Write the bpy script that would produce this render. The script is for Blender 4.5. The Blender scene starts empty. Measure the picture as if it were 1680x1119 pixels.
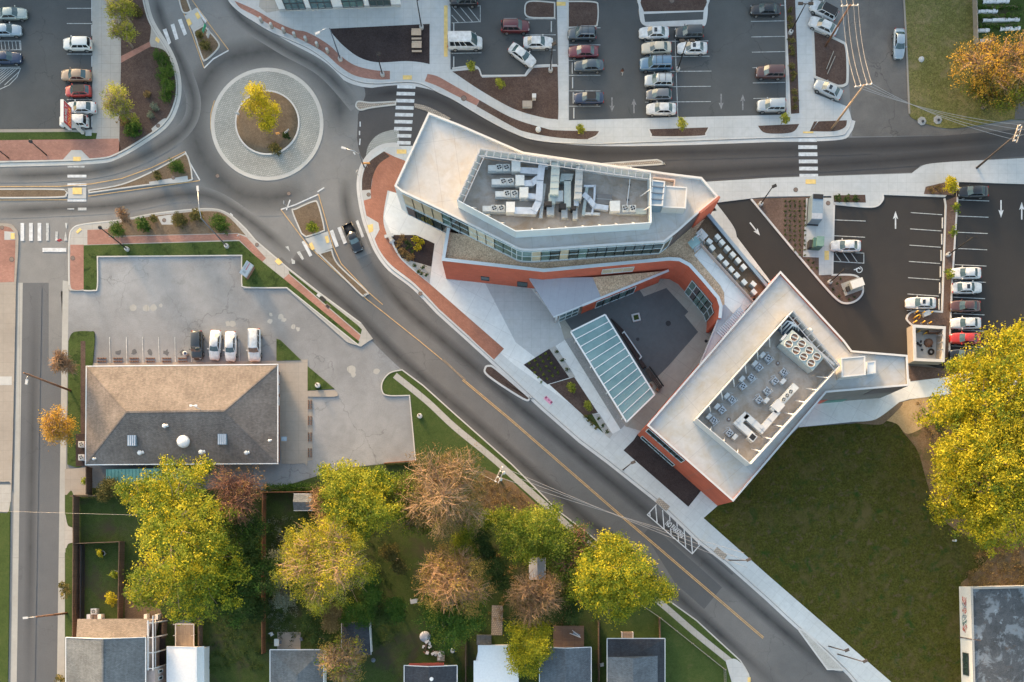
import bpy, bmesh, math, random
import numpy as np
from mathutils import Vector, Matrix
R = math.radians
random.seed(7)
SC = bpy.context.scene
COL = SC.collection
H = 130.0                      # flying height of the camera above the ground, metres
NX, NY = 842.0, 915.0          # where the plumb line under the camera meets the photograph

def W(px, py, z=0.0):
    """ground-plan position (metres) of a photographed point that is z metres above the ground"""
    k = (H - z) / H / 10.0
    return Vector(((px - NX) * k, (NY - py) * k, z))

# ------------------------------------------------------------------ materials
MATS = {}
def new_mat(name):
    m = bpy.data.materials.new(name); m.use_nodes = True
    nt = m.node_tree; b = nt.nodes['Principled BSDF']
    return m, nt, b
def mix_rgb(nt, fac, a, b, mode='MIX'):
    n = nt.nodes.new('ShaderNodeMix'); n.data_type = 'RGBA'; n.blend_type = mode
    for i, v in ((0, fac), (6, a), (7, b)):
        if hasattr(v, 'is_linked') or hasattr(v, 'links'): nt.links.new(v, n.inputs[i])
        elif i == 0: n.inputs[0].default_value = v
        else: n.inputs[i].default_value = (*v, 1) if len(v) == 3 else v
    return n.outputs[2]
def noise(nt, scale, detail=4, rough=.6, vec=None, dist=0):
    n = nt.nodes.new('ShaderNodeTexNoise'); n.inputs['Scale'].default_value = scale
    n.inputs['Detail'].default_value = detail; n.inputs['Roughness'].default_value = rough
    n.inputs['Distortion'].default_value = dist
    nt.links.new(vec if vec is not None else pos(nt), n.inputs['Vector']); return n.outputs['Fac']
def pos(nt, scale=None, rot=None, obj=False):
    k = 'POSOUT' + str(scale) + str(rot) + str(obj)
    for n in nt.nodes:
        if n.label == k: return n.outputs[0] if n.type == 'MAPPING' else n.outputs['Object' if obj else 'Position']
    if obj: g = nt.nodes.new('ShaderNodeTexCoord'); o = g.outputs['Object']
    else: g = nt.nodes.new('ShaderNodeNewGeometry'); o = g.outputs['Position']
    if scale is None and rot is None: g.label = k; return o
    m = nt.nodes.new('ShaderNodeMapping'); m.label = k; nt.links.new(o, m.inputs['Vector'])
    if scale: m.inputs['Scale'].default_value = scale
    if rot: m.inputs['Rotation'].default_value = (0, 0, rot)
    return m.outputs[0]
def ramp(nt, fac, stops):
    n = nt.nodes.new('ShaderNodeValToRGB'); nt.links.new(fac, n.inputs['Fac'])
    e = n.color_ramp.elements
    while len(e) < len(stops): e.new(.5)
    for q, (p, c) in zip(e, stops):
        q.position = p; q.color = (*c, 1) if not isinstance(c, (int, float)) else (c, c, c, 1)
    return n.outputs['Color']
def math_(nt, op, a, b=0.5):
    n = nt.nodes.new('ShaderNodeMath'); n.operation = op
    for i, v in ((0, a), (1, b)):
        if isinstance(v, (int, float)): n.inputs[i].default_value = v
        else: nt.links.new(v, n.inputs[i])
    return n.outputs[0]
def bump(nt, b, h, strength=.3, dist=.05):
    n = nt.nodes.new('ShaderNodeBump'); n.inputs['Strength'].default_value = strength
    n.inputs['Distance'].default_value = dist
    nt.links.new(h, n.inputs['Height']); nt.links.new(n.outputs[0], b.inputs['Normal'])

def plain(name, col, rough=.6, metal=0., var=.15, scale=3., obj=True, spec=.4, coat=0.):
    """a plain coloured surface with slight procedural variation in tone and gloss"""
    if name in MATS: return MATS[name]
    m, nt, b = new_mat(name)
    f = noise(nt, scale, 4, .6, pos(nt, obj=obj))
    lo = tuple(c * (1 - var) for c in col); hi = tuple(min(1, c * (1 + var)) for c in col)
    nt.links.new(ramp(nt, f, [(.3, lo), (.7, hi)]), b.inputs['Base Color'])
    b.inputs['Roughness'].default_value = rough; b.inputs['Metallic'].default_value = metal
    b.inputs['Specular IOR Level'].default_value = spec
    if coat: b.inputs['Coat Weight'].default_value = coat; b.inputs['Coat Roughness'].default_value = .06
    MATS[name] = m; return m

def asphalt(name, col, warm=(1.06, 1, .94), blotch=.25, crack=.0, agg=.12, wear=.45):
    m, nt, b = new_mat(name)
    big = noise(nt, .035, 5, .6); mid = noise(nt, .35, 5, .65); fine = noise(nt, 6, 3, .7)
    c = tuple(col); lo = tuple(x * (1 - blotch) for x in c); hi = tuple(x * w * (1 + blotch) for x, w in zip(c, warm))
    base = ramp(nt, big, [(.32, lo), (.68, hi)])
    base = mix_rgb(nt, .8, base, ramp(nt, mid, [(.25, (1 - blotch * .8,) * 3), (.75, (1 + blotch * .5,) * 3)]), 'MULTIPLY')
    base = mix_rgb(nt, 1., base, ramp(nt, fine, [(.2, (1 - agg,) * 3), (.8, (1 + agg,) * 3)]), 'MULTIPLY')
    if crack >= .5: base = mix_rgb(nt, math_(nt, 'MULTIPLY', ramp(nt, noise(nt, .22, 7, .72, dist=1.2), [(.5, 0.), (.66, 1.)]), .22), base, tuple(x * .5 for x in c)); base = mix_rgb(nt, math_(nt, 'MULTIPLY', ramp(nt, noise(nt, .5, 6, .7, dist=.8), [(.58, 0.), (.72, 1.)]), .12), base, tuple(x * 1.5 for x in c))
    a = nt.nodes.new('ShaderNodeAttribute'); a.attribute_name = 'wear'
    wn = math_(nt, 'MULTIPLY', a.outputs['Fac'], math_(nt, 'ADD', mid, .45))
    base = mix_rgb(nt, math_(nt, 'MULTIPLY', wn, wear * 1.6), base, tuple(x * .33 for x in c))
    if crack:
        v = nt.nodes.new('ShaderNodeTexVoronoi'); v.feature = 'DISTANCE_TO_EDGE'; v.inputs['Scale'].default_value = .11
        wv = nt.nodes.new('ShaderNodeVectorMath'); wv.operation = 'MULTIPLY_ADD'
        nz = nt.nodes.new('ShaderNodeTexNoise'); nz.inputs['Scale'].default_value = .5; nz.inputs['Detail'].default_value = 5
        nt.links.new(pos(nt), nz.inputs['Vector']); nt.links.new(nz.outputs['Color'], wv.inputs[0])
        wv.inputs[1].default_value = (3, 3, 3); nt.links.new(pos(nt), wv.inputs[2]); nt.links.new(wv.outputs[0], v.inputs['Vector'])
        cr = ramp(nt, v.outputs['Distance'], [(.0, 1.), (.009, 0.)])
        gate = ramp(nt, noise(nt, .09, 2), [(.45, 0.), (.55, 1.)])
        fac = math_(nt, 'MULTIPLY', math_(nt, 'MULTIPLY', cr, gate), crack)
        base = mix_rgb(nt, fac, base, tuple(x * .3 for x in c))
    nt.links.new(base, b.inputs['Base Color'])
    b.inputs['Roughness'].default_value = .85; b.inputs['Specular IOR Level'].default_value = .25
    bump(nt, b, fine, .25, .02)
    MATS[name] = m; return m

def concrete(name, col, grid=None, rot=0., var=.1, joint=.72, rough=.8, stain=(.9, .84, .72), st=.35):
    m, nt, b = new_mat(name)
    f1 = noise(nt, .12, 5, .6); f2 = noise(nt, 1.3, 5, .7); f3 = noise(nt, 9, 2, .6)
    c = mix_rgb(nt, 1., ramp(nt, f1, [(.3, tuple(x * (1 - var) for x in col)), (.7, tuple(min(.95, x * (1 + var)) for x in col))]),
                ramp(nt, f2, [(.25, (1 - var,) * 3), (.7, (1.04,) * 3)]), 'MULTIPLY')
    c = mix_rgb(nt, 1., c, ramp(nt, f3, [(.2, (.95,) * 3), (.8, (1.04,) * 3)]), 'MULTIPLY')
    c = mix_rgb(nt, math_(nt, 'MULTIPLY', ramp(nt, noise(nt, .4, 6, .7, dist=.6), [(.55 if st < .5 else .46, 0.), (.75 if st < .5 else .68, 1.)]), st), c, tuple(x * s for x, s in zip(col, stain)))
    if grid:
        t = nt.nodes.new('ShaderNodeTexBrick'); t.offset = 0.; t.inputs['Scale'].default_value = 1.
        t.inputs['Brick Width'].default_value = grid[0]; t.inputs['Row Height'].default_value = grid[1]
        t.inputs['Mortar Size'].default_value = .018 if joint > .82 or grid[0] < 3 else .04; t.inputs['Mortar Smooth'].default_value = .4
        t.inputs['Color1'].default_value = (1, 1, 1, 1); t.inputs['Color2'].default_value = (.965, .965, .965, 1)
        t.inputs['Mortar'].default_value = (joint, joint, joint, 1)
        nt.links.new(pos(nt, rot=rot), t.inputs['Vector'])
        c = mix_rgb(nt, 1., c, t.outputs['Color'], 'MULTIPLY')
    nt.links.new(c, b.inputs['Base Color']); b.inputs['Roughness'].default_value = rough
    b.inputs['Specular IOR Level'].default_value = .3
    bump(nt, b, f3, .2, .01)
    MATS[name] = m; return m

def pavers(name, c1, c2, mortar, w=.4, h=.2, rot=0., vertical=False, off=.5, ms=.02, dirt=.2):
    m, nt, b = new_mat(name)
    t = nt.nodes.new('ShaderNodeTexBrick'); t.offset = off; t.inputs['Scale'].default_value = 1.
    t.inputs['Brick Width'].default_value = w; t.inputs['Row Height'].default_value = h
    t.inputs['Mortar Size'].default_value = ms; t.inputs['Mortar Smooth'].default_value = .3
    for k, v in (('Color1', c1), ('Color2', c2), ('Mortar', mortar)): t.inputs[k].default_value = (*v, 1)
    if vertical:                                  # courses run along the wall: u = x+y, v = z
        s = nt.nodes.new('ShaderNodeSeparateXYZ'); nt.links.new(pos(nt), s.inputs[0])
        cb = nt.nodes.new('ShaderNodeCombineXYZ')
        nt.links.new(math_(nt, 'ADD', s.outputs[0], s.outputs[1]), cb.inputs[0]); nt.links.new(s.outputs[2], cb.inputs[1])
        nt.links.new(cb.outputs[0], t.inputs['Vector'])
    else: nt.links.new(pos(nt, rot=rot), t.inputs['Vector'])
    f1 = noise(nt, .25, 5, .6); f2 = noise(nt, 2.5, 4, .7)
    c = mix_rgb(nt, 1., t.outputs['Color'], ramp(nt, f1, [(.3, (1 - dirt,) * 3), (.7, (1 + dirt * .6,) * 3)]), 'MULTIPLY')
    c = mix_rgb(nt, 1., c, ramp(nt, f2, [(.25, (1 - dirt * .7,) * 3), (.75, (1 + dirt * .4,) * 3)]), 'MULTIPLY')
    nt.links.new(c, b.inputs['Base Color']); b.inputs['Roughness'].default_value = .85
    b.inputs['Specular IOR Level'].default_value = .25
    bump(nt, b, t.outputs['Fac'], -.3, .01)
    MATS[name] = m; return m

def mottled(name, cols, s1=.3, s2=3., s3=14., rough=.95, bm=.6, dist=.06, contrast=.35, extra=None):
    """soil, mulch, grass, gravel: several tones blended by layered noise; extra = (colour, scale, lo, hi) patches"""
    m, nt, b = new_mat(name)
    f1 = noise(nt, s1, 5, .65); f2 = noise(nt, s2, 5, .7); f3 = noise(nt, s3, 3, .7)
    n = len(cols); mixf = math_(nt, 'ADD', math_(nt, 'MULTIPLY', f1, .5), math_(nt, 'MULTIPLY', f2, .5))
    c = ramp(nt, mixf, [(.3 + .4 * i / (n - 1), col) for i, col in enumerate(cols)])
    c = mix_rgb(nt, 1., c, ramp(nt, f3, [(.25, (1 - contrast,) * 3), (.75, (1 + contrast,) * 3)]), 'MULTIPLY')
    if extra:
        for col, sc, lo, hi in extra:
            c = mix_rgb(nt, ramp(nt, noise(nt, sc, 5, .7, dist=.5), [(lo, 0.), (hi, 1.)]), c, col)
    nt.links.new(c, b.inputs['Base Color']); b.inputs['Roughness'].default_value = rough
    b.inputs['Specular IOR Level'].default_value = .15
    bump(nt, b, f3, bm, dist)
    MATS[name] = m; return m

def shingle(name, col, var=.2):
    m, nt, b = new_mat(name)
    t = nt.nodes.new('ShaderNodeTexBrick'); t.inputs['Scale'].default_value = 1.
    t.inputs['Brick Width'].default_value = .32; t.inputs['Row Height'].default_value = .15
    t.inputs['Mortar Size'].default_value = .012
    for k, v in (('Color1', 1 - var), ('Color2', 1 + var * .6), ('Mortar', .6)): t.inputs[k].default_value = (v, v, v, 1)
    nt.links.new(pos(nt), t.inputs['Vector'])
    f1 = noise(nt, .3, 5, .65); st = noise(nt, 1.2, 4, .7, pos(nt, scale=(2.5, .35, 1)))
    c = mix_rgb(nt, 1., ramp(nt, f1, [(.3, tuple(x * (1 - var) for x in col)), (.7, tuple(x * (1 + var) for x in col))]), t.outputs['Color'], 'MULTIPLY')
    c = mix_rgb(nt, 1., c, ramp(nt, st, [(.25, (1 - var,) * 3), (.75, (1 + var * .6,) * 3)]), 'MULTIPLY')
    nt.links.new(c, b.inputs['Base Color']); b.inputs['Roughness'].default_value = .9
    b.inputs['Specular IOR Level'].default_value = .2
    bump(nt, b, t.outputs['Fac'], -.5, .02)
    MATS[name] = m; return m

def glass(name, tint=(.05, .08, .09), rough=.05):
    m, nt, b = new_mat(name)
    f = noise(nt, .5, 3)
    nt.links.new(ramp(nt, f, [(.3, tuple(x * .7 for x in tint)), (.7, tuple(x * 1.3 for x in tint))]), b.inputs['Base Color'])
    b.inputs['Roughness'].default_value = rough; b.inputs['Specular IOR Level'].default_value = .8
    MATS[name] = m; return m

def leafmat(name, c1, c2, c3, trans=.3):
    """leaves: tone varies leaf by leaf and clump by clump (the colour attribute 'tone' carries the leaf's own shade)"""
    m, nt, b = new_mat(name)
    a = nt.nodes.new('ShaderNodeAttribute'); a.attribute_name = 'tone'
    c = ramp(nt, a.outputs['Fac'], [(.1, c1), (.5, c2), (.9, c3)])
    nt.links.new(c, b.inputs['Base Color']); b.inputs['Roughness'].default_value = .65
    b.inputs['Specular IOR Level'].default_value = .2
    t = nt.nodes.new('ShaderNodeBsdfTranslucent'); nt.links.new(c, t.inputs['Color'])
    x = nt.nodes.new('ShaderNodeMixShader'); x.inputs[0].default_value = trans
    out = nt.nodes['Material Output']
    nt.links.new(b.outputs[0], x.inputs[1]); nt.links.new(t.outputs[0], x.inputs[2]); nt.links.new(x.outputs[0], out.inputs['Surface'])
    MATS[name] = m; return m

# ------------------------------------------------------------------ mesh building
class MB:
    def __init__(s): s.v = []; s.f = []; s.m = []; s.cur = 0
    def poly(s, pts):
        i = len(s.v); s.v += [tuple(p) for p in pts]; s.f.append(list(range(i, i + len(pts)))); s.m.append(s.cur); return s
    def prism(s, top, bot):
        """closed solid between two outlines with the same number of corners"""
        n = len(top); i = len(s.v); s.v += [tuple(p) for p in top] + [tuple(p) for p in bot]
        s.f.append(list(range(i, i + n))); s.f.append(list(range(i + 2 * n - 1, i + n - 1, -1)))
        for k in range(n):
            k2 = (k + 1) % n; s.f.append([i + k, i + n + k, i + n + k2, i + k2])
        s.m += [s.cur] * (n + 2); return s
    def slab(s, pts, z0, z1):
        return s.prism([(p[0], p[1], z1) for p in pts], [(p[0], p[1], z0) for p in pts])
    def box(s, c, size, rz=0., M=None):
        x, y, z = (q / 2 for q in size)
        P = [Vector((sx * x, sy * y, sz * z)) for sz in (1, -1) for sx, sy in ((-1, -1), (1, -1), (1, 1), (-1, 1))]
        Q = Matrix.Rotation(rz, 3, 'Z') if M is None else M
        P = [Q @ p + Vector(c) for p in P]
        return s.prism(P[:4], P[4:])
    def beam(s, a, b, w, h=None):
        """square bar from a to b"""
        a, b = Vector(a), Vector(b); h = h or w; d = (b - a).normalized()
        u = d.cross(Vector((0, 0, 1)))
        u = Vector((1, 0, 0)) if u.length < 1e-4 else u.normalized()
        v = u.cross(d)
        o = [u * sx * w / 2 + v * sy * h / 2 for sx, sy in ((-1, -1), (1, -1), (1, 1), (-1, 1))]
        return s.prism([b + q for q in o], [a + q for q in o])
    def tube(s, pts, radii, n=6, cap=True):
        pts = [Vector(p) for p in pts]
        if isinstance(radii, (int, float)): radii = [radii] * len(pts)
        i0 = len(s.v); up = Vector((.31, .17, .93))
        for k, p in enumerate(pts):
            d = (pts[min(k + 1, len(pts) - 1)] - pts[max(k - 1, 0)]).normalized()
            u = d.cross(up); u = d.cross(Vector((1, 0, 0))) if u.length < .05 else u
            u.normalize(); v = d.cross(u)
            for q in range(n):
                a = 2 * math.pi * q / n; s.v.append(tuple(p + (u * math.cos(a) + v * math.sin(a)) * radii[k]))
        for k in range(len(pts) - 1):
            for q in range(n):
                q2 = (q + 1) % n; a = i0 + k * n
                s.f.append([a + q, a + q2, a + n + q2, a + n + q]); s.m.append(s.cur)
        if cap:
            s.f.append([i0 + q for q in range(n)][::-1]); s.f.append([i0 + (len(pts) - 1) * n + q for q in range(n)]); s.m += [s.cur] * 2
        return s
    def cyl(s, c, r, h, n=16, r2=None):
        c = Vector(c); return s.tube([c, c + Vector((0, 0, h))], [r, r if r2 is None else r2], n)
    def lathe(s, c, prof, n=14):
        c = Vector(c); i0 = len(s.v)
        for r, z in prof:
            for q in range(n):
                a = 2 * math.pi * q / n; s.v.append((c.x + r * math.cos(a), c.y + r * math.sin(a), c.z + z))
        for k in range(len(prof) - 1):
            for q in range(n):
                q2 = (q + 1) % n; a = i0 + k * n
                s.f.append([a + q, a + q2, a + n + q2, a + n + q]); s.m.append(s.cur)
        s.f.append([i0 + q for q in range(n)][::-1]); s.f.append([i0 + (len(prof) - 1) * n + q for q in range(n)]); s.m += [s.cur] * 2
        return s
    def strip(s, pts, w, z):
        """flat ribbon of width w along ground points"""
        L = offset(pts, w / 2); Rr = offset(pts, -w / 2); i = len(s.v)
        for a, b in zip(L, Rr): s.v += [(a[0], a[1], z), (b[0], b[1], z)]
        for k in range(len(pts) - 1):
            s.f.append([i + 2 * k, i + 2 * k + 1, i + 2 * k + 3, i + 2 * k + 2]); s.m.append(s.cur)
        return s
    def wall(s, pts, w, z0, z1, closed=False):
        """upright ribbon of thickness w along ground points (kerbs, parapets, fences)"""
        L = offset(pts, w / 2, closed); Rr = offset(pts, -w / 2, closed); n = len(pts)
        for k in range(n if closed else n - 1):
            k2 = (k + 1) % n
            s.slab([L[k], Rr[k], Rr[k2], L[k2]], z0, z1)
        return s
    def build(s, name, mats, parent=None, smooth=False, mesh_only=False):
        me = bpy.data.meshes.new(name); me.from_pydata(s.v, [], s.f)
        for m in (mats if isinstance(mats, (list, tuple)) else [mats]): me.materials.append(m)
        if max(s.m, default=0): me.polygons.foreach_set('material_index', s.m)
        me.validate(); 
        bm = bmesh.new(); bm.from_mesh(me); bmesh.ops.recalc_face_normals(bm, faces=bm.faces); bm.to_mesh(me); bm.free()
        if smooth: me.polygons.foreach_set('use_smooth', [True] * len(me.polygons))
        me.update()
        if mesh_only: return me
        o = bpy.data.objects.new(name, me); COL.objects.link(o)
        if parent is not None: o.parent = parent
        return o

def offset(pts, d, closed=False):
    n = len(pts); out = []
    for k in range(n):
        p = Vector(pts[k][:2])
        a = Vector(pts[k - 1][:2]) if (k or closed) else None
        b = Vector(pts[(k + 1) % n][:2]) if (k < n - 1 or closed) else None
        d1 = (p - a).normalized() if a is not None and (p - a).length > 1e-6 else None
        d2 = (b - p).normalized() if b is not None and (b - p).length > 1e-6 else None
        if d1 is None and d2 is None: out.append(p); continue
        d1 = d1 or d2; d2 = d2 or d1
        n1 = Vector((-d1.y, d1.x)); n2 = Vector((-d2.y, d2.x)); m = n1 + n2
        if m.length < .1: m = n1
        m.normalize(); c = max(.4, m.dot(n1)); out.append(p + m * (d / c))
    return out
def area(p): return sum(p[i - 1][0] * p[i][1] - p[i][0] * p[i - 1][1] for i in range(len(p))) / 2
def inset(pts, d):
    return offset(pts, d if area(pts) > 0 else -d, True)
def curve(pts, z=0., closed=True, steps=5):
    """photo points -> ground outline; a point written (x, y, 1) is rounded, (x, y) is a sharp corner"""
    P = [W(p[0], p[1], z) for p in pts]; S = [len(p) > 2 for p in pts]; n = len(P); out = []
    for k in range(n if closed else n - 1):
        k2 = (k + 1) % n; p1, p2 = P[k], P[k2]
        out.append(p1)
        if not (S[k] or S[k2]): continue
        p0 = P[k - 1] if S[k] and (k or closed) else p1
        p3 = P[(k + 2) % n] if S[k2] and (k2 < n - 1 or closed) else p2
        for q in range(1, steps):
            t = q / steps
            out.append(.5 * (2 * p1 + (p2 - p0) * t + (2 * p0 - 5 * p1 + 4 * p2 - p3) * t * t + (3 * p1 - p0 - 3 * p2 + p3) * t ** 3))
    if not closed: out.append(P[-1])
    return [(p.x, p.y) for p in out]

# ------------------------------------------------------------------ scene objects
def tag(o, label=None, cat=None, group=None, kind=None):
    if label: o['label'] = label
    if cat: o['category'] = cat
    if group: o['group'] = group
    if kind: o['kind'] = kind
    return o
def empty(name, loc, rz=0., label=None, cat=None, group=None):
    o = bpy.data.objects.new(name, None); COL.objects.link(o)
    o.location = loc; o.rotation_euler = (0, 0, rz); o.empty_display_size = .3
    return tag(o, label, cat, group)
def kids(o): return [c for c in bpy.data.objects if c.parent == o]
CH = {}
def copy_tree(o, loc=None, rz=None, parent=None, tree=None):
    """copy of a thing with copies of its parts; tree = children table made once per source"""
    if tree is None:
        if o.name not in CH:
            tb = {}
            def walk(q):
                tb[q.name] = kids(q)
                for c in tb[q.name]: walk(c)
            walk(o); CH[o.name] = tb
        tree = CH[o.name]
    c = o.copy(); COL.objects.link(c)
    if parent is not None: c.parent = parent
    if loc is not None: c.location = loc
    if rz is not None: c.rotation_euler = (0, 0, rz)
    for ch in tree[o.name]: copy_tree(ch, None, None, c, tree)
    return c
def sheet(name, pts, z, mat, kind='structure', closed=True):
    b = MB(); b.poly([(x, y, z) for x, y in curve(pts)]); o = b.build(name, mat)
    return tag(o, kind=kind)
def slabo(name, pts, z0, z1, mat, kind='structure'):
    b = MB(); b.slab(curve(pts), z0, z1); return tag(b.build(name, mat), kind=kind)
def island(name, pts, fill, z=.13, kerb_w=.22, kerb=None, kind='structure', zt=None):
    """kerbed bed: concrete rim with its filling sheet just under the rim"""
    out = curve(pts); b = MB(); inn = inset(out, kerb_w)
    b.wall(inset(out, kerb_w / 2), kerb_w, 0, z, True)
    k = tag(b.build('kerb', kerb or MATS['kerb']), kind='structure')
    f = MB(); f.slab(inset(out, kerb_w * .6), 0.003, zt if zt is not None else z - .02); return tag(f.build(name, fill), kind=kind), inn
def text_mesh(s, size, depth=.01):
    c = bpy.data.curves.new('text', 'FONT'); c.body = s; c.size = size; c.extrude = depth; c.align_x = 'CENTER'; c.align_y = 'CENTER'
    c.resolution_u = 2; c.offset = size * .022
    o = bpy.data.objects.new('text', c); COL.objects.link(o)
    dg = bpy.context.evaluated_depsgraph_get(); dg.update()
    me = bpy.data.meshes.new_from_object(o.evaluated_get(dg)); bpy.data.objects.remove(o); return me
def text_obj(name, s, size, mat, M, parent=None, depth=.01, sx=1.):
    me = text_mesh(s, size, depth); me.materials.clear(); me.materials.append(mat)
    me.transform(M @ Matrix.Diagonal((sx, 1, 1, 1)))
    o = bpy.data.objects.new(name, me); COL.objects.link(o)
    if parent is not None: o.parent = parent
    return o
SUN_E = 8.0; SUN_S = 1.9; SUN_C = (1.0, .68, .42); SKY_S = .15; EXPO = 2.42
NBH = 9.5; SHADE_BLOCKS = [(-420, 418, -70, -330, 6.5), (700, 1372, -60, -330, 7.5), (1420, 2200, -90, -330, 8)]  # extents and heights of the added, unseen shading blocks
# ------------------------------------------------------------------ materials of the place
asphalt('asphalt_road', (.172, .178, .18), crack=.25, blotch=.2, wear=.6)
asphalt('asphalt_diag', (.128, .13, .132), blotch=.2, crack=.35, wear=.6)
asphalt('asphalt_new', (.062, .065, .07), blotch=.14, wear=.5)
asphalt('asphalt_lot', (.078, .084, .087), blotch=.18, crack=.45)
asphalt('asphalt_mid', (.075, .073, .074), blotch=.16, crack=.12)
asphalt('asphalt_dark', (.034, .0335, .0335), blotch=.14, warm=(1.1, 1, .92))
asphalt('asphalt_old', (.225, .231, .236), warm=(1, 1, 1), blotch=.26, crack=.5, agg=.16)
asphalt('asphalt_street', (.098, .107, .118), blotch=.12, crack=.3)
asphalt('asphalt_patch', (.085, .09, .095), blotch=.12)
asphalt('asphalt_worn', (.14, .135, .13), blotch=.3, crack=.6, warm=(1.08, 1, .92))
concrete('pavement', (.46, .47, .465), (1.5, 1.5))
concrete('pavement_diag', (.52, .54, .535), (1.6, 1.8), rot=R(40))
concrete('pavement_plaza', (.68, .69, .67), (3.2, 3.2), rot=R(28), joint=.8, st=.3)
concrete('pavement_old', (.36, .345, .315), (1.5, 1.5), joint=.6)
concrete('pavement_tan', (.30, .265, .225), (2.2, 1.6), joint=.7)
concrete('gutter', (.33, .325, .3), (3., 50.), joint=.7)
concrete('kerb', (.47, .455, .42))
concrete('kerb_pale', (.52, .51, .49))
concrete('concrete', (.4, .4, .385))
concrete('court_path', (.36, .345, .3), (3, 3), rot=R(35), joint=.8)
concrete('court_dark', (.11, .12, .125), (2.4, 2.4), rot=R(35), joint=.85, st=.2)
pavers('brick_paving', (.36, .185, .14), (.31, .15, .115), (.25, .15, .12), .4, .2, 0, dirt=.22)
pavers('brick_plaza', (.40, .17, .11), (.34, .14, .09), (.25, .13, .09), .4, .2, R(40), dirt=.18)
pavers('cobble', (.40, .40, .37), (.30, .31, .29), (.22, .22, .2), .3, .3, R(12), ms=.05, dirt=.15)
pavers('cobble_tan', (.45, .38, .30), (.36, .30, .24), (.22, .19, .16), .35, .3, R(6), ms=.05)
mottled('mulch', [(.05, .032, .026), (.085, .058, .048), (.125, .09, .075)], .25, 3, 12, contrast=.45)
mottled('mulch_dark', [(.026, .02, .02), (.045, .034, .033), (.065, .05, .047)], .3, 3, 12, contrast=.5)
mottled('mulch_red', [(.08, .052, .04), (.125, .084, .066), (.17, .118, .094)], .3, 3, 12, contrast=.4)
mottled('soil', [(.10, .07, .045), (.16, .115, .075), (.21, .155, .105)], .3, 2.5, 12, contrast=.4)
mottled('soil_red', [(.10, .065, .035), (.17, .11, .06), (.22, .16, .1)], .2, 2, 10, contrast=.45, extra=[((.09, .085, .03), .5, .5, .65)])
mottled('gravel_pale', [(.30, .29, .26), (.4, .39, .36), (.46, .45, .42)], .5, 4, 16, contrast=.4)
mottled('gravel_grey', [(.20, .20, .19), (.30, .30, .29), (.38, .37, .36)], .5, 5, 16, contrast=.5)
mottled('roof_gravel', [(.32, .22, .14), (.5, .36, .24), (.6, .46, .32)], .4, 3, 6, contrast=.5)
mottled('grass', [(.03, .045, .012), (.05, .078, .02), (.085, .095, .032)], .18, 2.2, 9, contrast=.4, extra=[((.12, .1, .05), .6, .62, .8)])
mottled('grass_lush', [(.03, .045, .012), (.05, .078, .02), (.08, .095, .03)], .3, 1.6, 8, contrast=.5, extra=[((.022, .042, .01), .5, .52, .62), ((.12, .1, .05), .7, .64, .75)])
mottled('grass_field', [(.036, .039, .006), (.051, .051, .008), (.074, .068, .014)], .25, 1.0, 3.5, contrast=.6,
        extra=[((.09, .065, .035), .9, .54, .68), ((.085, .068, .024), .22, .52, .7), ((.022, .045, .007), .45, .54, .68)])
mottled('grass_dry', [(.075, .08, .022), (.13, .125, .04), (.22, .17, .085)], .22, 1.2, 5, contrast=.55, extra=[((.22, .17, .1), .3, .55, .8)])
mottled('grass_yard', [(.027, .044, .011), (.044, .066, .017), (.07, .075, .03)], .1, 1.4, 8, contrast=.55, extra=[((.05, .042, .03), .16, .52, .7)])
mottled('straw', [(.3, .2, .1), (.42, .29, .15), (.5, .36, .2)], .5, 4, 14, contrast=.4)
plain('paint_white', (.52, .53, .53), .7, var=.22, scale=1.6, obj=False)
plain('paint_faint', (.2, .2, .2), .7, var=.4, scale=2.5, obj=False); plain('paint_yellow_worn', (.26, .19, .12), .7, var=.3, scale=2, obj=False)
plain('paint_worn', (.38, .39, .38), .7, var=.35, scale=2.5, obj=False)
plain('paint_yellow', (.5, .32, .14), .7, var=.2, scale=2, obj=False)
plain('tactile_yellow', (.66, .47, .17), .7, var=.15, scale=2, obj=False)
plain('iron', (.16, .12, .1), .6, var=.3, scale=6)
plain('iron_dark', (.03, .03, .032), .6, var=.3, scale=6)

# ------------------------------------------------------------------ ground and road
def flat(name, pts, z, mat): return sheet(name, pts, z, MATS[mat])
b = MB(); b.poly([(-700, -500, 0), (700, -500, 0), (700, 700, 0), (-700, 700, 0)])
tag(b.build('road', MATS['asphalt_road']), kind='structure')

def wear(name, pts, w, z, mat, levels=(0, .55, 1, .55, 0), fade=True):
    """tyre-darkened ribbon along a lane; part of the road surface"""
    c = curve(pts, closed=False, steps=6); n = len(c); m = len(levels); V = []; F = []; A = []
    offs = [offset(c, w * (q / (m - 1) - .5)) for q in range(m)]
    for k in range(n):
        e = min(1, k / 4, (n - 1 - k) / 4) if fade else 1
        for q in range(m): V.append((offs[q][k].x, offs[q][k].y, z)); A.append(levels[q] * e)
    for k in range(n - 1):
        for q in range(m - 1): a = k * m + q; F.append([a, a + 1, a + m + 1, a + m])
    me = bpy.data.meshes.new(name); me.from_pydata(V, [], F); me.materials.append(MATS[mat])
    at = me.attributes.new('wear', 'FLOAT', 'POINT'); at.data.foreach_set('value', A)
    o = bpy.data.objects.new(name, me); COL.objects.link(o); return tag(o, kind='structure')

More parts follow.
